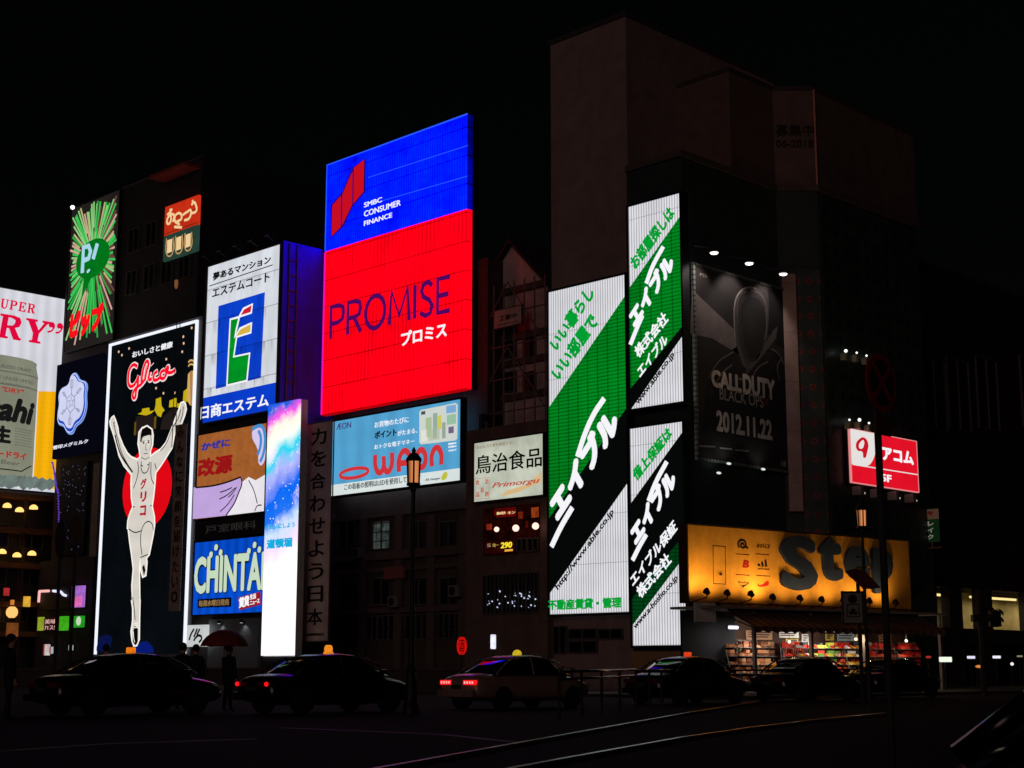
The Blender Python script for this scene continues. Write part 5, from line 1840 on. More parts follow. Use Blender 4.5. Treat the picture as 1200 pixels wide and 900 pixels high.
box('door_knob', logo, s.root, s.P((236, 313))[0], s.P((242, 313))[0], -.1, -.001, s.P((238, 316))[1], s.P((238, 306))[1])
for (x0, y0) in ((308, 222), (395, 222), (308, 312), (398, 316)):
    s.stroke([[(x0, y0), (x0 + 60, y0 + 4)]], solid("fascia_line", (120, 64, 24), .8), .018, 1, 'grid_line')
for i, (x, y) in enumerate(((180, 402), (270, 408), (375, 412), (470, 426), (590, 430), (685, 436), (780, 440), (895, 442), (1010, 448))):
    u, v = s.hit(x, y, -1.0)
    p = s.world(u, -1.0, max(v, -.1))
    t = thing("flood_lamp", ("first", "second", "third", "fourth", "fifth", "sixth", "seventh", "eighth", "last")[i] + " floodlight from the left along the foot of the orange fascia", "lamp", p, s.ang, "floodlights along the orange fascia")
    bm = bmesh.new()
    cyl(bm, (0, .04, .18), (0, -.12, .06), .15, .09, 12)
    mesh_obj('head', bm, BLACKF, t)
    bm = bmesh.new()
    cyl(bm, (0, 0, -.1), (0, -.05, .05), .025, seg=8)
    cyl(bm, (0, 0, -.1), (0, .98, -.28), .025, seg=8)
    mesh_obj('arm', bm, BLACKF, t)
    ld = bpy.data.lights.new("flood_lamp_light", 'SPOT')
    ld.energy = 3.3 * (32, 20, 14, 44, 16, 14, 20, 24, 22)[i]
    ld.color = (1, .64, .25)
    ld.spot_size = R(150)
    ld.spot_blend = .9
    ld.shadow_soft_size = .12
    lo = bpy.data.objects.new("flood_lamp_light", ld)
    link(lo, t)
    lo.location = (0, .1, .22)
    lo.rotation_euler = Vector((0, -.8, -1.1)).to_track_quat('Z', 'Y').to_euler()
# ================================================================== shop under the orange fascia
fz0 = STEPW.hit(940, 709)[1]
uA, uB = STEPW.hit(806, 700)[0], STEPW.hit(1088, 700)[0]
sw = lambda u, d, z: STEPW.world(u, d, z)
b = thing("shoe_shop", "bright open shop front under the striped awning, posters on its wall and goods stacked inside", "shop")


def wbox(name, mat, parent, u0, u1, d0, d1, z0, z1):
    return bbox_w(STEPW, u0, u1, d0, d1, z0, z1, name, mat, parent)


DP = 1.4
wbox('back_wall', solid("shop_back", (74, 52, 42), .8), b, uA + 3, uB, DP, DP + .08, .13, fz0 - .05)
wbox('ceiling', solid("shop_ceiling", (150, 140, 130), .8), b, uA + .3, uB, -1.0, DP - .002, fz0 - .3, fz0 - .2)
wbox('end_panel', solid("shop_panel_grey", (220, 214, 206), .8), b, STEPW.hit(808, 720)[0], STEPW.hit(832, 720)[0], -.35, -.25, STEPW.hit(820, 729)[1], fz0 - .06)
wbox('shade_sheet', solid("shade_black", (12, 14, 20), .8), b, uA + .1, uA + 3.2, .5, .6, .13, fz0 - .35)  # near-black sheet added so the left end of the shop stays dark
for u in (uA + 3.0, uA + 6.5, uA + 10, uB - .3):
    wbox('post', solid("shop_post", (120, 110, 100), .6), b, u, u + .14, -.8, -.66, .13, fz0 - .302)
paper = [solid("paper_white", (226, 226, 220), .8), solid("paper_blue", (190, 214, 226), .8), solid("paper_yellow", (226, 200, 90), .8), solid("paper_tan", (206, 160, 120), .8)]
for i, (x0, x1, y0, y1, m) in enumerate(((500, 585, 558, 590, 0), (530, 583, 596, 626, 2), (600, 634, 575, 612, 0), (757, 830, 563, 604, 1), (645, 690, 612, 622, 0), (355, 468, 560, 598, 3), (704, 740, 575, 602, 2), (940, 990, 575, 622, 3), (862, 885, 568, 610, 0), (840, 858, 572, 604, 2))):
    w = Wall(STEPW.o, STEPW.ang).src(780, 590, 3.75)
    a, c = w.hit(x0, y1, DP - .05), w.hit(x1, y0, DP - .05)
    wbox('poster', paper[m], b, a[0], c[0], DP - .05, DP - .02, a[1], c[1])
    for k in range(3):
        z = c[1] - (c[1] - a[1]) * (.25 + .25 * k)
        wbox('poster_line', solid("poster_ink", (90, 70, 70), .8), b, a[0] + .08, c[0] - .08 - .1 * k, DP - .056, DP - .051, z, z + .05)
# awning with scalloped front
aw = thing("striped_awning", "long sloping brown striped awning under the orange fascia", "awning")
bm = bmesh.new()
n = 46
u0, u1 = STEPW.hit(842, 715)[0], STEPW.hit(1090, 720, -1.2)[0]
top_z, bot_z, outd = fz0 - .08, STEPW.hit(960, 736, -2.0)[1], -2.0
rows = []
for i in range(n + 1):
    u = u0 + (u1 - u0) * i / n
    sag = .05 * math.sin(i * math.pi)
    rows.append([bm.verts.new(sw(u, d, z)) for d, z in ((-.06, top_z), (outd * .5, (top_z + bot_z) / 2 - .05), (outd, bot_z), (outd - .01, bot_z - (.26 if i % 2 else .14)))])
for a, c in zip(rows, rows[1:]):
    for k in range(3):
        bm.faces.new((a[k], c[k], c[k + 1], a[k + 1]))
am1, am2 = solid("awning_brown", (84, 54, 44), .9), solid("awning_cream", (110, 84, 66), .9)
o = mesh_obj('canvas', bm, am1, aw)
o.data.materials.append(am2)
for i, p in enumerate(o.data.polygons):
    p.material_index = (i // 3) % 2
mo = o.modifiers.new("thick", 'SOLIDIFY')
mo.thickness = .02
for u in (u0, (u0 + u1) / 2, u1):
    bm = bmesh.new()
    cyl(bm, sw(u, -.1, fz0 - .5), sw(u, outd + .03, bot_z - .03), .025, seg=8)
    mesh_obj('bracket', bm, STEEL, aw)
for i, (x, y) in enumerate(((298, 545), (440, 550), (712, 558))):
    w = Wall(STEPW.o, STEPW.ang).src(780, 590, 3.75)
    a, c = w.hit(x - (18 if i == 0 else 31), y, -.5), w.hit(x + (18 if i == 0 else 31), y, -.5)
    p = sw(a[0], -.5, (a[1] + c[1]) / 2)
    t = thing("tube_light", "white tube light under the awning, %s of three" % ("short left one", "middle one", "right one")[i], "light", p, STEPW.ang, "white tube lights under the awning")
    L = c[0] - a[0]
    bm = bmesh.new()
    cyl(bm, (0, 0, 0), (L, 0, 0), .07, seg=10)
    mesh_obj('tube', bm, emit("tube_white", (225, 225, 255), 2.0), t, True)
    box('fitting', solid("fitting_pale", (150, 140, 120), .6), t, 0, L, .08, .2, -.06, .1)
    ld = bpy.data.lights.new("tube_light_light", 'AREA')
    ld.shape = 'RECTANGLE'
    ld.size, ld.size_y = L, .3
    ld.energy = 10 if i == 0 else 52
    ld.color = (1, .93, .86)
    lo = bpy.data.objects.new("tube_light_light", ld)
    link(lo, t)
    lo.location = (L / 2, .1, -.12)
    lo.rotation_euler = (R(35), 0, 0)
for i, (x, y, e_) in enumerate(((1062, 751, 42), (1003, 749, 32), (925, 752, 20))):  # only the right bulb is a known fitting; others added to brighten the racks
    w = Wall(STEPW.o, STEPW.ang)
    a = w.hit(x, y, -.6)
    t = thing("bare_bulb", "bare warm bulb hung over the shoe racks, %s of three" % ("right one", "middle one", "left one")[i], "bulb", sw(a[0], -.6, a[1]), STEPW.ang, "bare bulbs over the shoe racks")
    bm = bmesh.new()
    bmesh.ops.create_uvsphere(bm, u_segments=12, v_segments=8, radius=.07)
    mesh_obj('bulb', bm, emit("bulb_warm", (255, 232, 200), 2.0), t, True)
    bm = bmesh.new()
    cyl(bm, (0, 0, .06), (0, 0, max(.2, fz0 - .3 - a[1])), .012, seg=6)
    mesh_obj('cord', bm, STEEL, t)
    ld = bpy.data.lights.new("bare_bulb_light", 'POINT')
    ld.energy = e_
    ld.color = (1, .82, .6)
    ld.shadow_soft_size = .08
    lo = bpy.data.objects.new("bare_bulb_light", ld)
    link(lo, t)
    lo.location = (0, -.12, 0)
# display racks heaped with goods
rnd = random.Random(11)
shoe_me = {}


def shoe(c):
    if c not in shoe_me:
        bm = bmesh.new()
        pr = [(-.14, .05, .09), (-.09, .055, .11), (-.02, .05, .085), (.05, .052, .06), (.11, .045, .045), (.145, .025, .03)]
        rows = []
        for x, w_, h in pr:
            rows.append([bm.verts.new((x, y, z)) for y, z in ((-w_, 0), (-w_ * 1.02, h * .4), (-w_ * .55, h), (w_ * .55, h), (w_ * 1.02, h * .4), (w_, 0))])
        for a, d in zip(rows, rows[1:]):
            for k in range(5):
                bm.faces.new((a[k], a[k + 1], d[k + 1], d[k]))
        bm.faces.new(rows[0])
        bm.faces.new(rows[-1][::-1])
        bmesh.ops.recalc_face_normals(bm, faces=bm.faces[:])
        me = bpy.data.meshes.new("shoe")
        bm.to_mesh(me)
        bm.free()
        me.materials.append(solid("shoe_%d_%d_%d" % c, c, .6))
        shoe_me[c] = me
    return shoe_me[c]


pal = [[(210, 34, 28), (220, 60, 44), (235, 100, 70), (150, 24, 20)], [(225, 220, 210), (210, 40, 34), (60, 60, 64), (216, 170, 60)], [(190, 190, 60), (100, 140, 60), (224, 220, 205), (200, 60, 40)], [(120, 70, 48), (160, 100, 64), (70, 48, 38), (190, 140, 96)]]
box_me = {}


def shoe_box(c):
    """card box with its lid a little proud"""
    if c not in box_me:
        bm = bmesh.new()
        bx(bm, -.155, .155, -.1, .1, 0, .09)
        bx(bm, -.162, .162, -.107, .107, .0905, .125)
        me = bpy.data.meshes.new("shoe_box")
        bm.to_mesh(me)
        bm.free()
        me.materials.append(solid("card_%d_%d_%d" % c, c, .75))
        box_me[c] = me
    return box_me[c]


racks = [(335, 3), (375, 3), (415, 3), (455, 3), (575, 0), (640, 1), (700, 2), (745, 2), (785, 0), (815, 0), (845, 1), (950, 0), (985, 0), (1050, 0), (1075, 0), (1100, 0)]
ords = ("first", "second", "third", "fourth", "fifth", "sixth", "seventh", "eighth", "ninth", "tenth", "eleventh", "twelfth", "thirteenth", "fourteenth", "fifteenth", "last")
for i, (zx, pi_) in enumerate(racks):
    w = Wall(STEPW.o, STEPW.ang).src(780, 590, 3.75)
    dd = rnd.uniform(-.3, .6)
    u = w.hit(zx, 640, dd)[0]
    p = sw(u, dd, .13)
    t = thing("shoe_rack", "%s rack from the left under the striped awning, %s shoes and boxes" % (ords[i], ("mostly red", "mixed coloured", "olive white", "brown")[pi_]), "shoe rack", p, STEPW.ang + R(rnd.uniform(-8, 8)), "shoe racks under the awning")
    rw = rnd.uniform(.5, .62)
    for k in range(5):
        z0_ = .4 + k * .36
        box('shelf', solid("rack_steel", (120, 116, 112), .5), t, -rw, rw, -.15 + k * .07, .2 + k * .07, z0_ - .02, z0_)
        x_ = -rw + .12
        while x_ < rw - .08:
            if rnd.random() < .5:
                o = link(bpy.data.objects.new("shoe", shoe(rnd.choice(pal[pi_]))), t)
                o.location = (x_, k * .07, z0_ + .002)
                o.rotation_euler = (0, 0, R(-90 + rnd.uniform(-30, 30)))
                o.scale = (1.3,) * 3
                x_ += .2
            else:
                for q in range(rnd.choice((1, 2, 2))):
                    o = link(bpy.data.objects.new("shoe_box", shoe_box(rnd.choice(pal[pi_]))), t)
                    o.location = (x_ + .05, .03 + k * .07, z0_ + .002 + q * .127)
                    o.rotation_euler = (0, 0, R(rnd.uniform(-12, 12)))
                x_ += .36
    for x in (-rw, rw):
        bm = bmesh.new()
        cyl(bm, (x, .35, 0), (x, .48, 2.0), .02, seg=6)
        cyl(bm, (x, -.15, 0), (x, .35, 1.75), .02, seg=6)
        mesh_obj('upright', bm, solid("rack_steel", (120, 116, 112), .5), t)
for i, (zx, c) in enumerate(((560, (214, 60, 40)), (770, (196, 30, 30)), (960, (210, 50, 40)), (1065, (220, 40, 36)), (360, (150, 90, 60)), (870, (220, 200, 190)))):
    w = Wall(STEPW.o, STEPW.ang).src(780, 590, 3.75)
    u = w.hit(zx, 600, .9)[0]
    t = thing("clothes_rail", "%s of six rails of hanging shirts inside the shop, counted from the left" % ("second", "third", "fifth", "last", "first", "fourth")[i], "clothes rail", sw(u, .95, .13), STEPW.ang, "clothes rails inside the shop")
    bm = bmesh.new()
    cyl(bm, (-.6, 0, 2.15), (.6, 0, 2.15), .018, seg=8)
    for x in (-.6, .6):
        cyl(bm, (x, 0, 0), (x, 0, 2.15), .018, seg=8)
    mesh_obj('rail', bm, solid("rack_steel", (120, 116, 112), .5), t)
    for k in range(8):
        x = -.52 + k * .15
        cc = c if k % 3 else (min(255, c[0] + 20), min(255, c[1] + 90), min(255, c[2] + 80))
        bm = bmesh.new()
        pts = [(-.2, 0), (.2, 0), (.2, .38), (.33, .3), (.36, .4), (.2, .56), (.07, .6), (-.07, .6), (-.2, .56), (-.36, .4), (-.33, .3), (-.2, .38)]
        fr = [bm.verts.new((x + .02 + .1 * y_, y_ * .55, 1.52 + z_)) for y_, z_ in pts]
        bk_2 = [bm.verts.new((x + .06 + .1 * y_, y_ * .55, 1.52 + z_)) for y_, z_ in pts]
        bm.faces.new(fr)
        bm.faces.new(bk_2[::-1])
        for q in range(12):
            bm.faces.new((fr[q], bk_2[q], bk_2[(q + 1) % 12], fr[(q + 1) % 12]))
        mesh_obj('shirt', bm, solid("shirt_%d_%d" % (cc[0], cc[1]), cc, .85), t)

# ================================================================== street lamps
lamp_g = "old style lantern street lamps"
LG = emit("lantern_glow", (240, 150, 90), .9, (('tubes', .3, .3, 'x'),))


def street_lamp(px, py_top, zc, label, glow=1.0):
    p = at_depth(px, zc)
    t = thing("street_lamp", label, "street lamp", p, R(20), lamp_g)
    ww = Wall((p.x, p.y, 0), YAW)
    top = ww.hit(px, py_top)[1]
    k = top / 6.9
    H_ = top - .98
    iron = solid("lamp_iron", (30, 26, 26), .55)
    L0, L1 = H_, H_ + .62
    bm = bmesh.new()
    lathe(bm, [(.2, 0), (.2, .18), (.15, .3), (.14, .8), (.1, 1.0), (.12, 1.08), (.08, 1.2), (.058, 2.2), (.05, H_ - .15), (.075, H_ - .1), (.06, H_)], seg=12)
    mesh_obj('pole', bm, iron, t, False)
    bm = bmesh.new()
    lathe(bm, [(.06, H_ - .02), (.19, H_ + .02), (.2, H_ + .06), (.17, H_ + .08)], seg=6)
    mesh_obj('lantern_base', bm, iron, t)
    bm = bmesh.new()
    lathe(bm, [(.145, H_ + .081), (.165, L1)], seg=6)
    mesh_obj('lantern_glass', bm, LG, t)
    bm = bmesh.new()
    lathe(bm, [(.04, H_ + .1), (.085, H_ + .25), (.08, H_ + .42), (.03, H_ + .5)], seg=10)
    for i in range(6):
        a = 2 * math.pi * i / 6
        cyl(bm, (.155 * math.cos(a), .155 * math.sin(a), H_ + .07), (.175 * math.cos(a), .175 * math.sin(a), L1 + .02), .024, seg=6)
    mesh_obj('lantern_bar', bm, iron, t)
    bm = bmesh.new()
    lathe(bm, [(.215, L1), (.225, L1 + .05), (.15, L1 + .15), (.1, L1 + .2), (.05, L1 + .22), (.065, L1 + .27), (.015, L1 + .36)], seg=6)
    mesh_obj('lantern_roof', bm, iron, t)
    return t


street_lamp(482, 524, 38, "tall lantern street lamp glowing before the wide sky blue billboard")
street_lamp(1017, 586, 53, "slender lantern street lamp glowing before the orange fascia")

# ================================================================== signs on poles
pole_m = solid("pole_grey", (42, 36, 36), .6)


def pole_at(px, zc):
    p = at_depth(px, zc)
    return p, Wall((p.x, p.y, 0), YAW)


p, w = pole_at(1046, 16)
t = thing("road_sign", "tall round no parking sign on a dark pole in front of the red loan sign", "road sign", p, YAW + R(48))
zc_ = w.hit(1035, 449)[1]
rr_ = (w.hit(1035, 415)[1] - w.hit(1035, 484)[1]) / 2
bm = bmesh.new()
cyl(bm, (0, .05, 0), (0, .05, zc_ + rr_ * .6), .038, seg=12)
mesh_obj('pole', bm, pole_m, t)


def disc(name, mat, parent, r, y0, y1, z, x=0, r2=None):
    bm = bmesh.new()
    cyl(bm, (x, y1, z), (x, y0, z), r, seg=40)
    return mesh_obj(name, bm, mat, parent)


disc('disc', solid("sign_red_dull", (150, 40, 36), .5), t, rr_, -.02, 0, zc_)
disc('disc_face', solid("sign_navy_dull", (34, 30, 52), .5), t, rr_ * .78, -.026, -.0205, zc_)
bm = bmesh.new()
for a in (45, -45):
    vs = bx(bm, -rr_ * .8, rr_ * .8, -.031 - .002 * (a > 0), -.0265, -rr_ * .09, rr_ * .09)
    bmesh.ops.transform(bm, matrix=Matrix.Translation((0, 0, zc_)) @ Matrix.Rotation(R(a), 4, 'Y'), verts=vs)
mesh_obj('cross_bar', bm, solid("sign_red_dull", (150, 40, 36), .5), t)
zp0, zp1 = w.hit(1040, 510)[1], w.hit(1040, 486)[1]
box('arrow_plate', solid("plate_dull", (86, 50, 46), .6), t, -.16, .16, -.02, 0, zp0, zp1)

# parking board, and the slanted plate behind it
p, w = pole_at(1010, 40)
t = thing("road_sign", "white framed parking board on a thin pole, a dark red slanted plate above it", "road sign", p, YAW)
z = lambda x, y: w.hit(780 + x / 3.75, 590 + y / 3.75)
bm = bmesh.new()
cyl(bm, (0, .06, 0), (0, .06, z(865, 330)[1]), .05, seg=10)
mesh_obj('pole', bm, pole_m, t)
a, c = z(783, 524), z(860, 394)
wu = w.u
off = 0.0
box('board', solid("board_white", (128, 126, 120), .6), t, a[0], c[0], -.04, 0, a[1], c[1])
bm = bmesh.new()
e = .05
bx(bm, a[0] - e, c[0] + e, -.05, .01, c[1], c[1] + e)
bx(bm, a[0] - e, c[0] + e, -.05, .01, a[1] - e, a[1])
bx(bm, a[0] - e, a[0], -.05, .01, a[1] + .001, c[1] - .001)
bx(bm, c[0], c[0] + e, -.05, .01, a[1] + .001, c[1] - .001)
mesh_obj('board_frame', bm, solid("board_frame", (44, 34, 32), .6), t)
ucx = (a[0] + c[0]) / 2
bW, bH = c[0] - a[0], c[1] - a[1]
bdk = solid("board_ink", (24, 22, 22), .7)
disc('symbol', bdk, t, bW * .24, -.05, -.041, a[1] + bH * .8, ucx)
bm = bmesh.new()
x0_, x1_, z0_, z1_ = ucx - bW * .34, ucx + bW * .34, a[1] + bH * .22, a[1] + bH * .6
e2 = bW * .05
bx(bm, x0_, x1_, -.048, -.041, z1_, z1_ + e2)
bx(bm, x0_, x1_, -.048, -.041, z0_ - e2, z0_)
bx(bm, x0_, x0_ + e2, -.048, -.041, z0_ + .001, z1_ - .001)
bx(bm, x1_ - e2, x1_, -.048, -.041, z0_ + .001, z1_ - .001)
mesh_obj('symbol_frame', bm, bdk, t)
bm = bmesh.new()
bx(bm, ucx - bW * .22, ucx + bW * .22, -.047, -.041, z0_ + bH * .07, z0_ + bH * .16)
bx(bm, ucx - bW * .12, ucx + bW * .12, -.047, -.041, z0_ + bH * .161, z0_ + bH * .25)
for sx in (-.13, .13):
    cyl(bm, (ucx + sx * bW, -.041, z0_ + bH * .07), (ucx + sx * bW, -.0465, z0_ + bH * .07), bW * .06, seg=12)
mesh_obj('car_symbol', bm, bdk, t)
bm = bmesh.new()
q_ = [z(*k) for k in ((785, 298), (835, 285), (878, 300), (945, 370), (900, 376), (868, 376))]
fr = [bm.verts.new((u, -.03, v)) for u, v in q_]
bk2 = [bm.verts.new((u, .0, v)) for u, v in q_]
bm.faces.new(fr)
bm.faces.new(bk2[::-1])
for i in range(6):
    bm.faces.new((fr[i], bk2[i], bk2[(i + 1) % 6], fr[(i + 1) % 6]))
mesh_obj('slanted_plate', bm, solid("plate_maroon", (84, 30, 24), .6), t)

# two back-turned signs at the left
for px, zc, py0, py1, rpx, lb, c in ((63, 52, 609, 654, 6.5, "black back of a tall oval sign on a pole, left of the runner billboard", (14, 12, 12)), (81, 52, 604, 634, 8, "dull reddish round sign on a pole, just left of the runner billboard", (64, 28, 24))):
    p, w = pole_at(px, zc)
    t = thing("road_sign", lb, "road sign", p, YAW)
    z0, z1 = w.hit(px, py1)[1], w.hit(px, py0)[1]
    r0 = (w.hit(px + rpx, 620)[0] - w.hit(px - rpx, 620)[0]) / 2
    bm = bmesh.new()
    cyl(bm, (0, .05, 0), (0, .05, z1), .06, seg=10)
    mesh_obj('pole', bm, pole_m, t)
    bm = bmesh.new()
    vs0 = [bm.verts.new((r0 * math.cos(k * .2618), -.02, (z0 + z1) / 2 + (z1 - z0) / 2 * math.sin(k * .2618))) for k in range(24)]
    vs1 = [bm.verts.new((v.co.x, .02, v.co.z)) for v in vs0]
    bm.faces.new(vs0)
    bm.faces.new(vs1[::-1])
    for k in range(24):
        bm.faces.new((vs0[k], vs1[k], vs1[(k + 1) % 24], vs0[(k + 1) % 24]))
    mesh_obj('plate', bm, solid("back_%d" % c[0], c, .7), t)

# blade sign of the cash shop, hung from the corner block
w = Wall(XW(X_C + 1.4).o, R(0))
pz = at_depth(1089, 78)
w = Wall((0, pz.y, 0), 0.0)
s = Sign("blade_sign", "small dim hanging sign, pale above and green below with white characters, right of the fascia", "sign", w, (475, 60), (535, 60), (540, 198), (478, 198), (950, 580, 3.6))
zb = s.P((500, 103))[1]
s.panel(emit("blade_pale", (66, 46, 34), 1, (), False), .12, 'pale_panel', z0=zb + .003)
s.panel(emit("blade_green", (10, 28, 12), 1, (), False), .12, 'green_panel', z1=zb)
s.poly([[(492, 74), (500, 68), (506, 72), (514, 68), (518, 76), (506, 88)]], letter("blade_red", (60, 14, 12)), 1)
for c, y in (("レ", 132), ("イ", 160), ("ク", 188)):
    s.text(c, letter("blade_letter", (112, 106, 98)), (496, y), (519, y - 22), k=1, bold=.03)
bm = bmesh.new()
cyl(bm, (-1.6, .06, -.35), (s.W + .1, .06, -.3), .035, seg=8)
cyl(bm, (s.W * .5, .06, -.3), (s.W * .5, .06, 0), .03, seg=8)
mesh_obj('bracket', bm, solid("bracket_rose", (170, 120, 110), .5), s.root)

# traffic signal at the right
p, w = pole_at(1153, 62)
t = thing("traffic_signal", "dark traffic signal on a pole before the yellow lit office bay", "traffic signal", p, YAW)
z = lambda x, y: w.hit(950 + x / 3.6, 580 + y / 3.6)
bm = bmesh.new()
cyl(bm, (0, .1, 0), (0, .1, z(728, 425)[1]), .11, seg=10)
mesh_obj('pole', bm, pole_m, t)
bm = bmesh.new()
cyl(bm, (0, .1, z(728, 478)[1]), (z(775, 478)[0], .1, z(770, 480)[1]), .05, seg=8)
mesh_obj('arm', bm, pole_m, t)
a, c = z(757, 556), z(800, 488)
bm = bmesh.new()
bx(bm, a[0], c[0], -.1, .2, a[1], c[1], .05)
mesh_obj('housing', bm, solid("signal_black", (24, 22, 22), .6), t)
for k in range(2):
    zz_ = a[1] + (c[1] - a[1]) * (.27 + .46 * k)
    bm = bmesh.new()
    cyl(bm, ((a[0] + c[0]) / 2, -.1, zz_), ((a[0] + c[0]) / 2, -.115, zz_), .2, seg=18)
    mesh_obj('lens', bm, solid("lens_dark", (30, 40, 36), .3), t)
    bm = bmesh.new()
    for i in range(8):
        b0, b1 = math.pi * i / 8, math.pi * (i + 1) / 8
        q_ = [Vector(((a[0] + c[0]) / 2 + .23 * math.cos(x), y, zz_ + .23 * math.sin(x))) for x in (b0, b1) for y in (-.1, -.4)]
        v_ = [bm.verts.new(k_) for k_ in (q_[0], q_[1], q_[3], q_[2])]
        bm.faces.new(v_)
    mesh_obj('visor', bm, solid("signal_black", (24, 22, 22), .6), t)
box('control_box', solid("signal_black", (24, 22, 22), .6), t, -.35, .3, -.15, .25, z(728, 535)[1], z(728, 505)[1])

# small lit things low in the street at the right and left
for i, (px, py, wd, hd, zc, lb, nm, cat, c, k) in enumerate((
        (1108, 772.8, 14, 6, 70, "small white lit street sign on a thin pole right of the shop", "street_sign", "sign", (235, 245, 225), 1.1),
        (1138, 770.3, 8.5, 3.4, 84, "left one of two short white tube lights low at the far right", "tube_light", "light", (215, 215, 235), 1.1),
        (1168, 770, 8.5, 3.4, 84, "right one of two short white tube lights low at the far right", "tube_light", "light", (225, 225, 240), 1.1),
        (1148, 781, 10, 3.5, 84, "orange glowing low light under the far white tube lights", "low_light", "light", (230, 140, 60), .9),
        (1195, 769, 6, 2, 84, "faint short tube light at the very right edge", "tube_light", "light", (150, 140, 120), .8),
        (1186, 778, 4, 4, 84, "small white point light at the far right edge near the ground", "low_light", "light", (240, 240, 230), 1.0),
        (1088, 770, 7, 3, 70, "tiny red tail light glow right of the shop racks", "low_light", "light", (170, 50, 40), .8),
        (578, 752, 6.5, 17, 49, "narrow white lit street sign above the taxi's roof lamp", "street_sign", "sign", (235, 235, 250), 1.5))):
    p, w = pole_at(px, zc)
    u0, z0 = w.hit(px - wd / 2, py + hd / 2)
    u1, z1 = w.hit(px + wd / 2, py - hd / 2)
    t = thing(nm, lb, cat, p, YAW)
    m_ = emit("low_%d" % i, c, k, (('noise', 3.0, .4),) if hd > 10 else ())
    if nm == "tube_light":
        bm = bmesh.new()
        cyl(bm, (u0, 0, (z0 + z1) / 2), (u1, 0, (z0 + z1) / 2), (z1 - z0) / 2, seg=10)
        mesh_obj('tube', bm, m_, t, True)
    elif nm == "low_light":
        bm = bmesh.new()
        bmesh.ops.create_uvsphere(bm, u_segments=12, v_segments=8, radius=(z1 - z0) / 2)
        bmesh.ops.transform(bm, matrix=Matrix.Translation(((u0 + u1) / 2, 0, (z0 + z1) / 2)) @ Matrix.Diagonal(((u1 - u0) / (z1 - z0), 1, 1, 1)), verts=bm.verts)
        mesh_obj('globe', bm, m_, t, True)
    else:
        bm = bmesh.new()
        bx(bm, u0, u1, -.08, .08, z0, z1, .04)
        mesh_obj('panel', bm, m_, t)
    bm = bmesh.new()
    cyl(bm, ((u0 + u1) / 2, .1, 0), ((u0 + u1) / 2, .1, z1), .035, seg=8)
    mesh_obj('post', bm, pole_m, t)
# red oval sign of the eatery by the street
p, w = pole_at(541, 49)
t = thing("neon_sign", "red glowing oval street sign above the taxi with lit tail lights", "sign", p, YAW)
z0, z1 = w.hit(541, 767)[1], w.hit(541, 746.5)[1]
r0 = (w.hit(547, 757)[0] - w.hit(535, 757)[0]) / 2
bm = bmesh.new()
lathe(bm, [(r0 * .5, z0), (r0 * .9, z0 + .12), (r0, (z0 + z1) / 2), (r0 * .9, z1 - .12), (r0 * .5, z1)], seg=16)
mesh_obj('lantern', bm, emit("neon_oval", (225, 20, 14), 1.0, (('noise', 5.0, .45),)), t, True)
me = text_mesh("酒", 0.0)
o = link(bpy.data.objects.new("lettering", me), t)
me.materials.append(solid("oval_ink", (40, 4, 4), .7))
for v in me.vertices:
    x, y, zq = v.co
    v.co = (x * r0 * 1.1 - r0 * .55, -r0 - .005 + zq * .3, (z0 + z1) / 2 + (y - .38) * .42)
bm = bmesh.new()
cyl(bm, (0, .03, 0), (0, .03, z0 + .05), .035, seg=8)
mesh_obj('post', bm, pole_m, t)

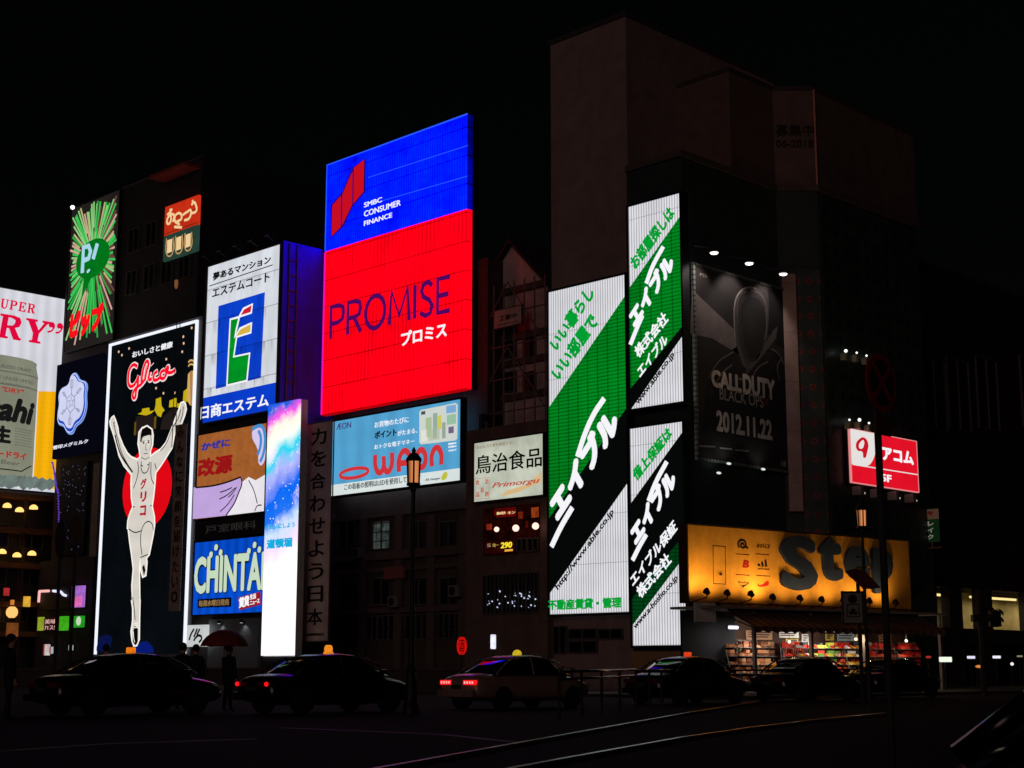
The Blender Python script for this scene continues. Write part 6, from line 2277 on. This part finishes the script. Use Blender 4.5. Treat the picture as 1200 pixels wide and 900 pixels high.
# little shops in the alley left of the runner billboard
alley = thing("alley_shops", "dark narrow shop block in the alley left of the runner billboard", "building")
YL = Y_PIP - .45
xa, xb = yx(YL, 44, 700)[0], yx(YL, 108, 700)[0]
zA = yx(YL, 80, 535)[1]
wa = YW(YL - .3)
prism('wall', dark_wall, alley, [(xa, YL), (xb, YL), (xb, YL + 3), (xa, YL + 3)], 0, yx(YL, 80, 655)[1])
prism('pillar', solid("alley_pillar", (130, 116, 108), .8), alley, [(yx(Y_PIP - .3, 102, 700)[0], Y_PIP - .3), (yx(Y_PIP - .3, 109.5, 700)[0], Y_PIP - .3), (yx(Y_PIP - .3, 109.5, 700)[0], Y_PIP - .002), (yx(Y_PIP - .3, 102, 700)[0], Y_PIP - .002)], 0, yx(Y_PIP, 108, 545)[1])
for nm, lb, px0, px1, py0, py1, c, k, txt, tc_ in (
        ("box_sign", "violet and pink lit box sign in the alley, topmost on the right", 83, 97.5, 686, 712, (176, 110, 214), 1.0, None, None),
        ("box_sign", "yellow green lit sign at the left of the alley's middle row", 43.5, 49.5, 723, 739, (170, 190, 50), .8, None, None),
        ("box_sign", "dark alley sign with pale pink characters between yellow and green signs", 51, 67.5, 724, 739, (46, 20, 16), 1.0, "美味\n71ス5", (230, 180, 170)),
        ("box_sign", "plain bright green lit sign in the middle of the alley", 69, 78, 722, 739, (70, 190, 30), .9, None, None),
        ("box_sign", "bright green lit sign with a white disc in the alley", 82, 96.5, 721.5, 735.5, (40, 170, 40), .9, None, None),
        ("box_sign", "small white lit sign with a red edge low in the alley", 50.5, 56, 755, 768, (225, 215, 215), .9, None, None),
        ("box_sign", "tiny white lit sign low in the alley beside the red edged one", 58, 62.5, 758, 766, (200, 210, 215), .8, None, None),
        ("box_sign", "tiny slanting white light low at the right of the alley", 80, 83, 756, 762, (210, 215, 220), .8, None, None)):
    a, c2 = wa.hit(px0, py1), wa.hit(px1, py0)
    t = thing(nm, lb, "sign", (a[0], YL - .3, a[1]), 0)
    W_, H_ = c2[0] - a[0], c2[1] - a[1]
    box('panel', emit("alley_%d_%d" % (px0, py0), c, k, (('noise', 2.5, .6),), W_ > .6), t, 0, W_, 0, .2, 0, H_)
    box('casing', BLACKF, t, -.05, W_ + .05, .201, .299, -.05, H_ + .05)
    if "violet" in lb:
        box('lower_panel', emit("alley_pink", (236, 110, 190), 1.0, (('noise', 2.5, .7),)), t, .05, W_ - .05, -.02, -.001, .05, H_ * .5)
    if "disc" in lb:
        disc('white_disc', emit("alley_disc", (200, 225, 190), .9), t, .3, -.03, -.001, H_ * .55, W_ * .72)
    if "red edge" in lb:
        box('red_edge', emit("alley_red", (170, 40, 30), .9, (), False), t, 0, W_ * .3, -.02, -.001, 0, H_)
    if txt:
        for i, ln in enumerate(txt.split("\n")):
            me = text_mesh(ln, 0.0)
            o = link(bpy.data.objects.new("lettering", me), t)
            me.materials.append(letter("alley_letter", tc_))
            xs = [v.co.x for v in me.vertices]
            x0_, x1_ = min(xs), max(xs)
            for v in me.vertices:
                v.co = (W_ * .08 + (v.co.x - x0_) / (x1_ - x0_) * W_ * .84, -.02 + v.co.z, H_ * (.56 - .48 * i) + v.co.y * H_ * .42)
# angled white neon above them
t = thing("neon_sign", "angled white and pink neon tube sign in the alley above the green signs", "sign", (wa.hit(46, 705)[0], YL - .35, wa.hit(46, 705)[1]))
ln = [wa.hit(*q_) for q_ in ((46, 706), (47, 693), (58, 692.5))]
ln2 = [wa.hit(*q_) for q_ in ((63, 692.5), (72, 693.5), (75, 697), (78, 698))]
for pts, m_ in ((ln, emit("neon_rose", (250, 180, 170), 1.1)), (ln2, emit("neon_ice", (225, 225, 250), 1.1))):
    bm = bmesh.new()
    for a, c2 in zip(pts, pts[1:]):
        o_ = t.location
        cyl(bm, (a[0] - o_.x, 0, a[1] - o_.z), (c2[0] - o_.x, 0, c2[1] - o_.z), .09, seg=8)
    mesh_obj('tube', bm, m_, t)
box('backing', BLACKF, t, -.1, wa.hit(80, 700)[0] - t.location.x, .1, .34, -.6, wa.hit(60, 689)[1] - t.location.z)
# violet string of lights and dim star panel on the corner under the crystal sign
t = thing("star_panel", "dark panel dotted with tiny pale lights below the snow crystal billboard", "panel", (0, 0, 0))
ys = Y_PIP - .3
wv = YW(ys)
a, c2 = wv.hit(66, 652), wv.hit(103, 540)
t.location = (a[0], ys, a[1])
box('panel', solid("panel_night", (24, 22, 30), .8), t, 0, c2[0] - a[0], 0, .25, 0, c2[1] - a[1])
rnd = random.Random(5)
bm = bmesh.new()
for k in range(60):
    u, v = rnd.uniform(.2, c2[0] - a[0] - .2), rnd.uniform(.3, c2[1] - a[1] - .2)
    bmesh.ops.create_icosphere(bm, subdivisions=1, radius=rnd.uniform(.025, .045), matrix=Matrix.Translation((u, -.02, v)))
tag(mesh_obj('star_lights', bm, emit("star_dim", (90, 86, 120), .9, (), False), t), kind="stuff")
t = thing("light_string", "violet string of lights hanging down beside the star dotted panel", "light string", (0, 0, 0))
ws = YW(ys - .4)
pts = [ws.hit(*q_) for q_ in ((62, 542), (64.5, 555), (66, 566), (69, 578), (70, 600), (70, 620), (70.5, 634))]
t.location = (pts[0][0], ys - .4, pts[-1][1])
vm = emit("violet_led", (100, 60, 190), .9)
cu = bpy.data.curves.new("cable", 'CURVE')
cu.dimensions = '3D'
cu.bevel_depth = .03
sp_ = cu.splines.new('POLY')
sp_.points.add(len(pts) - 1)
for b_, q_ in zip(sp_.points, pts):
    b_.co = (q_[0] - t.location.x, 0, q_[1] - t.location.z, 1)
me = curve_mesh(cu)
me.materials.clear()
me.materials.append(solid("stem_black", (20, 20, 20), .6))
link(bpy.data.objects.new("cable", me), t)
bm = bmesh.new()
bmesh.ops.create_icosphere(bm, subdivisions=1, radius=.075)
sme = bpy.data.meshes.new("bulb")
bm.to_mesh(sme)
bm.free()
sme.materials.append(vm)
for a, c2 in zip(pts, pts[1:]):
    for k in range(7):
        f = k / 7
        o = link(bpy.data.objects.new("bulb", sme), t)
        o.location = (a[0] + (c2[0] - a[0]) * f - t.location.x + rnd.uniform(-.05, .05), -.05, a[1] + (c2[1] - a[1]) * f - t.location.z)

# ================================================================== cars
def loft(rows, bm, close=True):
    vs = [[bm.verts.new(p) for p in r_] for r_ in rows]
    n = len(vs[0])
    for a, c in zip(vs, vs[1:]):
        for k in range(n):
            bm.faces.new((a[k], a[(k + 1) % n], c[(k + 1) % n], c[k]))
    bm.faces.new(vs[0][::-1])
    bm.faces.new(vs[-1])


def make_car(label, body_c, lamp=None, lit=False, group=None):
    """saloon car heading along local +x"""
    t = thing("saloon_car", label, "car", (0, 0, 0), 0, group)
    paint = solid("car_paint_%d_%d" % (body_c[0], body_c[2]), body_c, .22, spec=.5)
    st = [(-2.32, .62, .42, .62, .80), (-2.22, .76, .30, .66, .90), (-1.9, .83, .24, .72, .95), (-1.2, .86, .2, .76, .97), (0, .87, .2, .76, .96), (1.0, .86, .2, .76, .94), (1.7, .83, .22, .70, .86), (2.15, .76, .28, .62, .76), (2.34, .6, .4, .56, .66)]
    rows = [[(x, -w, zb), (x, -w * 1.02, (zb + zs) / 2), (x, -w, zs), (x, -w * .8, zt_), (x, 0, zt_ + .02), (x, w * .8, zt_), (x, w, zs), (x, w * 1.02, (zb + zs) / 2), (x, w, zb), (x, 0, zb - .02)] for x, w, zb, zs, zt_ in st]
    bm = bmesh.new()
    loft(rows, bm)
    o = mesh_obj('body', bm, paint, t, True)
    md_ = o.modifiers.new("round", 'SUBSURF')
    md_.levels = md_.render_levels = 1
    gl_ = glass("car_glass", (10, 10, 12), .05)
    gst = [(-1.55, .70, .92, .94), (-1.25, .69, .93, 1.12), (-.85, .66, .93, 1.33), (-.5, .63, .93, 1.41), (0, .62, .93, 1.44), (.45, .62, .93, 1.41), (.75, .64, .93, 1.3), (1.15, .68, .92, 1.08), (1.45, .7, .90, .92)]
    rows = [[(x, -w - .08, zb), (x, -w - .03 * (zt_ - .9), (zb + zt_) / 2), (x, -w * .93, zt_ - .04), (x, -w * .6, zt_), (x, w * .6, zt_), (x, w * .93, zt_ - .04), (x, w + .0, (zb + zt_) / 2), (x, w + .08, zb)] for x, w, zb, zt_ in gst]
    bm = bmesh.new()
    loft(rows, bm)
    mesh_obj('cabin_glass', bm, gl_, t, True)
    rows = [[(x, -w * .97, zt_ - .05), (x, -w * .95, zt_ - .015), (x, -w * .6, zt_ + .022), (x, w * .6, zt_ + .022), (x, w * .95, zt_ - .015), (x, w * .97, zt_ - .05), (x, 0, zt_ - .03)] for x, w, zb, zt_ in gst[2:7]]
    bm = bmesh.new()
    loft(rows, bm)
    mesh_obj('roof', bm, paint, t, True)
    if lit == 'dot':
        for sy in (-1, 1):
            bm = bmesh.new()
            bmesh.ops.create_uvsphere(bm, u_segments=10, v_segments=8, radius=.055, matrix=Matrix.Translation((-2.33, sy * .6, .72)))
            mesh_obj('reflector', bm, emit("tail_dot", (255, 20, 30), 1.2), t, True)
        lit = False
    for sy in (-1, 1):
        for (xa, za, xb_, zb2, wa_, wb_) in ((-1.58, .92, -.8, 1.36, .77, .64), (1.45, .92, .7, 1.34, .77, .63), (-.1, .92, -.12, 1.43, .765, .61)):
            bm = bmesh.new()
            last = None
            for q in range(6):
                f = q / 5
                pt = (xa + (xb_ - xa) * f, sy * (wa_ + (wb_ - wa_) * f), za + (zb2 - za) * f + .05 * math.sin(f * math.pi))
                if last:
                    cyl(bm, last, pt, .026, seg=8)
                last = pt
            mesh_obj('pillar', bm, paint, t, True)
        bm = bmesh.new()
        bx(bm, .95, 1.1, sy * .98 - .1, sy * .98 + .1, .95, 1.07, .03)
        mesh_obj('mirror', bm, paint, t)
        tm = emit("tail_red", (255, 22, 30), 1.3) if lit else solid("tail_dull", (90, 10, 10), .3)
        f = box('tail_light', tm, t, -2.31, -2.2, sy * .46 - .22, sy * .46 + .22, .66, .78)
        f.rotation_euler = (0, 0, 0)
        if lit:
            bm = bmesh.new()
            for k in range(4):
                bx(bm, -2.325, -2.31, sy * .46 - .17 + k * .1, sy * .46 - .13 + k * .1, .69, .75)
            mesh_obj('lamp_cell', bm, emit("tail_hot", (255, 170, 160), 1.3), t)
        box('headlight', glass("headlamp", (150, 150, 150), .1), t, 2.1, 2.27, sy * .55 - .17, sy * .55 + .17, .56, .68)
        for sx in (-1.38, 1.38):
            bm = bmesh.new()
            cyl(bm, (sx, sy * .68, .31), (sx, sy * .88, .31), .31, seg=24)
            wh = mesh_obj('wheel', bm, solid("tyre_black", (22, 22, 22), .8), t)
            bm = bmesh.new()
            cyl(bm, (sx, sy * .881, .31), (sx, sy * .895, .31), .19, seg=18)
            mesh_obj('rim', bm, solid("rim_grey", (56, 56, 60), .5, .4), wh)
    box('rear_bumper', paint, t, -2.4, -2.28, -.68, .68, .34, .52)
    box('number_plate', solid("plate_green", (30, 70, 44), .6), t, -2.36, -2.325, -.17, .17, .56, .66)
    if lamp:
        kind, c = lamp
        lm = emit("taxi_lamp_%d_%d" % (c[0], c[1]), c, 1.1, (('noise', 9, .5),))
        bm = bmesh.new()
        if kind == 'round':
            cyl(bm, (.07, 0, 1.58), (-.05, 0, 1.58), .1, seg=20)
            bx(bm, -.06, .09, -.11, .11, 1.45, 1.51)
        elif kind == 'box':
            bx(bm, -.07, .09, -.1, .1, 1.46, 1.6, .03)
        else:
            lathe(bm, [(.13, 1.46), (.13, 1.52), (.09, 1.58), (.03, 1.61)], seg=14)
        mesh_obj('roof_lamp', bm, lm, t)
    return t


def park(t, px, X, rz=90):
    ang = YAW - math.atan((px - 600) / math.hypot(FOC, HZ))
    t.location = (X, -X / math.tan(ang), 0)
    t.rotation_euler = (0, 0, R(rz))


XLANE = -31.0
cg_ = "cars waiting in line along the street"
park(make_car("pale taxi with lit red tail lights and a yellow dome lamp on its roof", (146, 118, 110), ('dome', (220, 190, 40)), True, cg_), 606, XLANE)
park(make_car("black taxi with a round orange lamp on its roof, right of the starry screen", (18, 18, 22), ('round', (255, 150, 40)), 'dot', cg_), 384, XLANE - .4)
park(make_car("dark taxi with a square orange lamp on its roof, below the runner billboard", (20, 18, 20), ('box', (255, 130, 20)), False, cg_), 152, -33.5)
park(make_car("dark taxi with a flat red orange roof lamp, below the narrow letting boards", (26, 24, 26), ('box', (240, 70, 30)), False, cg_), 806, XLANE)
park(make_car("dark saloon car before the shoe shop racks, left of two", (14, 14, 18), None, False, cg_), 944, XLANE)
park(make_car("dark saloon car before the shoe shop, right of two, behind the tall pole", (18, 16, 16), None, False, cg_), 1046, XLANE - .6)
# two red rear reflectors of a bicycle-height barrier are the black taxi's own lights
c = make_car("black car close to the camera, its sloping windscreen pillar filling the lower right corner", (16, 14, 14))
hd_ = (-RT + FH * .3).normalized()
wd_ = (FH + RT * .3).normalized()
c.location = at_depth(1118, 3.3) - hd_ * 1.45 - wd_ * .77
c.rotation_euler = (0, 0, math.atan2(hd_.y, hd_.x))

# sloping handrail between the taxi and the letting boards
t = thing("guard_rail", "shiny two bar guard rail rising to the right of the pale taxi", "guard rail")
gp = [at_depth(655, 34), at_depth(745, 42), at_depth(800, 50), at_depth(1000, 56)]
rail_m = solid("rail_steel", (120, 120, 120), .22, .9)
for dz, nm in ((0, 'top_bar'), (-.16, 'lower_bar')):
    bm = bmesh.new()
    for a, b_ in zip(gp, gp[1:]):
        za = EYE.z + (783 - (797 if a is gp[0] else 787 if a is gp[1] else 783)) / 1831 * 34
        cyl(bm, a + Vector((0, 0, 1.02 + dz)), b_ + Vector((0, 0, 1.06 + dz)), .03, seg=8)
    mesh_obj(nm, bm, rail_m, t, True)
for a, b_ in zip(gp, gp[1:]):
    for k in range(4):
        q_ = a.lerp(b_, k / 4)
        bm = bmesh.new()
        cyl(bm, q_, q_ + Vector((0, 0, 1.02)), .035, seg=8)
        mesh_obj('post', bm, pole_m, t)

# ================================================================== people
def person(label, px, zc, height, face, coat, pose='stand', group=None, hair_c=(14, 12, 12)):
    """one continuous skinned body; local -y is forward"""
    p = at_depth(px, zc)
    p.z = 0.13 if zc > 58 else 0.0
    t = thing("person", label, "person", p, face, group)
    s_ = height / 1.72
    V, E, Rr = [], [], []

    def add(co, r_, par=None):
        V.append(Vector(co) * s_)
        Rr.append(r_ * s_)
        if par is not None:
            E.append((par, len(V) - 1))
        return len(V) - 1

    pel = add((0, 0, .93), .15)
    wa_ = add((0, 0, 1.1), .13, pel)
    chs = add((0, .01, 1.3), .155, wa_)
    nb = add((0, .01, 1.44), .07, chs)
    nk_ = add((0, -.005, 1.5), .055, nb)
    hd = add((0, -.02, 1.58), .085, nk_)
    hd2 = add((0, -.015, 1.65), .09, hd)
    add((0, -.01, 1.7), .06, hd2)
    add((0, -.105, 1.575), .016, hd)
    for sx in (-1, 1):
        add((sx * .085, 0, 1.6), .014, hd)
    for sx in (-1, 1):
        hip = add((sx * .095, 0, .88), .1, pel)
        st_ = .1 if pose == 'walk' else .03
        kn = add((sx * .1, -st_ * sx, .48), .062, hip)
        an = add((sx * .1, st_ * sx * .6 + .02, .09), .042, kn)
        add((sx * .11, st_ * sx * .6 - .13, .035), .035, an)
        sh = add((sx * .18, .01, 1.38), .06, chs)
        if pose == 'hold' and sx == 1:
            el_ = add((.23, -.08, 1.13), .046, sh)
            wr_ = add((.16, -.26, 1.26), .032, el_)
            hb = add((.13, -.31, 1.3), .03, wr_)
            for k in range(4):
                f1 = add((.1, -.345, 1.27 + k * .022), .0095, hb)
                f2 = add((.075, -.325, 1.27 + k * .022), .009, f1)
                add((.085, -.295, 1.27 + k * .022), .008, f2)
            th_ = add((.15, -.29, 1.345), .011, wr_)
            add((.12, -.31, 1.365), .01, th_)
        else:
            el_ = add((sx * .235, .03, 1.12), .046, sh)
            wr_ = add((sx * .23, -.05, .88), .032, el_)
            hb = add((sx * .225, -.07, .81), .028, wr_)
            for k in range(4):
                f1 = add((sx * .22, -.1 + k * .02, .755 - (k % 3) * .004), .0095, hb)
                add((sx * .205, -.1 + k * .02, .715 - (k % 3) * .006), .008, f1)
            th_ = add((sx * .2, -.1, .8), .011, wr_)
            add((sx * .19, -.115, .765), .009, th_)
    me = bpy.data.meshes.new("body")
    me.from_pydata(V, E, [])
    o = bpy.data.objects.new("tmp_body", me)
    COL.objects.link(o)
    o.modifiers.new("skin", 'SKIN')
    for i, sv in enumerate(me.skin_vertices[0].data):
        sv.radius = (Rr[i] * (1.25 if i in (0, 1, 2) else 1), Rr[i])
        sv.use_root = i == 0
    ss = o.modifiers.new("sub", 'SUBSURF')
    ss.levels = ss.render_levels = 2
    dg = bpy.context.evaluated_depsgraph_get()
    dg.update()
    nm_ = bpy.data.meshes.new_from_object(o.evaluated_get(dg))
    bpy.data.objects.remove(o)
    nm_.materials.clear()
    cm_, sk_ = solid("coat_%d_%d" % (coat[0], coat[2]), coat, .85), solid("skin_tone", (190, 140, 112), .6)
    tr_ = solid("trousers_dark", (30, 30, 36), .85)
    for m_ in (cm_, sk_, tr_):
        nm_.materials.append(m_)
    for pl_ in nm_.polygons:
        c = pl_.center / s_
        pl_.use_smooth = True
        hand = (abs(c.x) > .18 and c.z < .85) or (pose == 'hold' and c.y < -.25 and c.z > 1.2 and c.z < 1.4)
        pl_.material_index = 1 if (c.z > 1.475 or hand) else (0 if c.z > .8 else 2)
    link(bpy.data.objects.new("body", nm_), t)
    bm = bmesh.new()
    bmesh.ops.create_uvsphere(bm, u_segments=18, v_segments=12, radius=.108)
    for v in bm.verts:
        v.co = Vector((v.co.x * .95, v.co.y * 1.05 + .02, v.co.z * 1.0)) + Vector((0, 0, 1.655))
        if v.co.y < -.06 and v.co.z < 1.68:
            v.co.y = -.05
        v.co *= s_
    mesh_obj('hair', bm, solid("hair_%d" % hair_c[0], hair_c, .6), t, True)
    for sx in (-1, 1):
        bm = bmesh.new()
        bmesh.ops.create_icosphere(bm, subdivisions=1, radius=.012, matrix=Matrix.Translation(Vector((sx * .034, -.096, 1.605)) * s_))
        mesh_obj('eye', bm, solid("eye_dark", (12, 10, 10), .3), t)
    box('mouth', solid("lip_rose", (120, 60, 56), .6), t, -.022 * s_, .022 * s_, -.103 * s_, -.09 * s_, 1.532 * s_, 1.54 * s_)
    return t


person("person in dark clothes holding a red umbrella on the pavement below the bright blue billboard", 268, 40, 1.68, YAW + R(150), (26, 22, 26), 'hold')
person("person in dark clothes just left of the small white brush sign", 214, 42, 1.74, YAW + R(160), (22, 20, 24), 'walk')
person("person in dark clothes standing in front of the small white brush sign", 229, 42, 1.7, YAW + R(190), (30, 26, 30), 'stand')
person("person in a dark coat standing at the far left edge", 12, 33, 1.78, YAW + R(120), (22, 18, 18), 'stand')
person("person in dark clothes at the lower left of the runner billboard", 124, 43, 1.72, YAW + R(170), (20, 20, 26), 'walk')
# the red umbrella
pu = at_depth(262, 39.6)
t = thing("umbrella", "open dull red umbrella held up below the bright blue billboard", "umbrella", pu, 0)
bm = bmesh.new()
wU = Wall((pu.x, pu.y, 0), YAW)
zt_ = wU.hit(262, 738)[1]
rows = []
for j in range(6):
    f = j / 5
    rr2 = .62 * math.sin(f * 1.35) / math.sin(1.35)
    zz2 = zt_ - .42 * (1 - math.cos(f * 1.35)) / (1 - math.cos(1.35))
    rows.append([(rr2 * (1 if i % 2 == 0 else .95) * math.cos(i * math.pi / 8), rr2 * (1 if i % 2 == 0 else .95) * math.sin(i * math.pi / 8), zz2 + (0 if i % 2 == 0 else .02 * f)) for i in range(16)])
vs = [[bm.verts.new(p) for p in r_] for r_ in rows[1:]]
tip = bm.verts.new((0, 0, zt_))
for i in range(16):
    bm.faces.new((tip, vs[0][i], vs[0][(i + 1) % 16]))
    for a, c in zip(vs, vs[1:]):
        bm.faces.new((a[i], c[i], c[(i + 1) % 16], a[(i + 1) % 16]))
o = mesh_obj('canopy', bm, solid("umbrella_red", (130, 46, 42), .7), t)
o.modifiers.new("thick", 'SOLIDIFY').thickness = .006
bm = bmesh.new()
cyl(bm, (0, 0, zt_ + .06), (0, 0, zt_ - .72), .009, seg=8)
mesh_obj('shaft', bm, STEEL, t)
for i in range(8):
    bm = bmesh.new()
    q0 = Vector(rows[5][i * 2])
    cyl(bm, (0, 0, zt_ - .3), q0 * .6 + Vector((0, 0, zt_ - .12)) * .4 - Vector((0, 0, .06)), .005, seg=5)
    mesh_obj('rib', bm, STEEL, t)
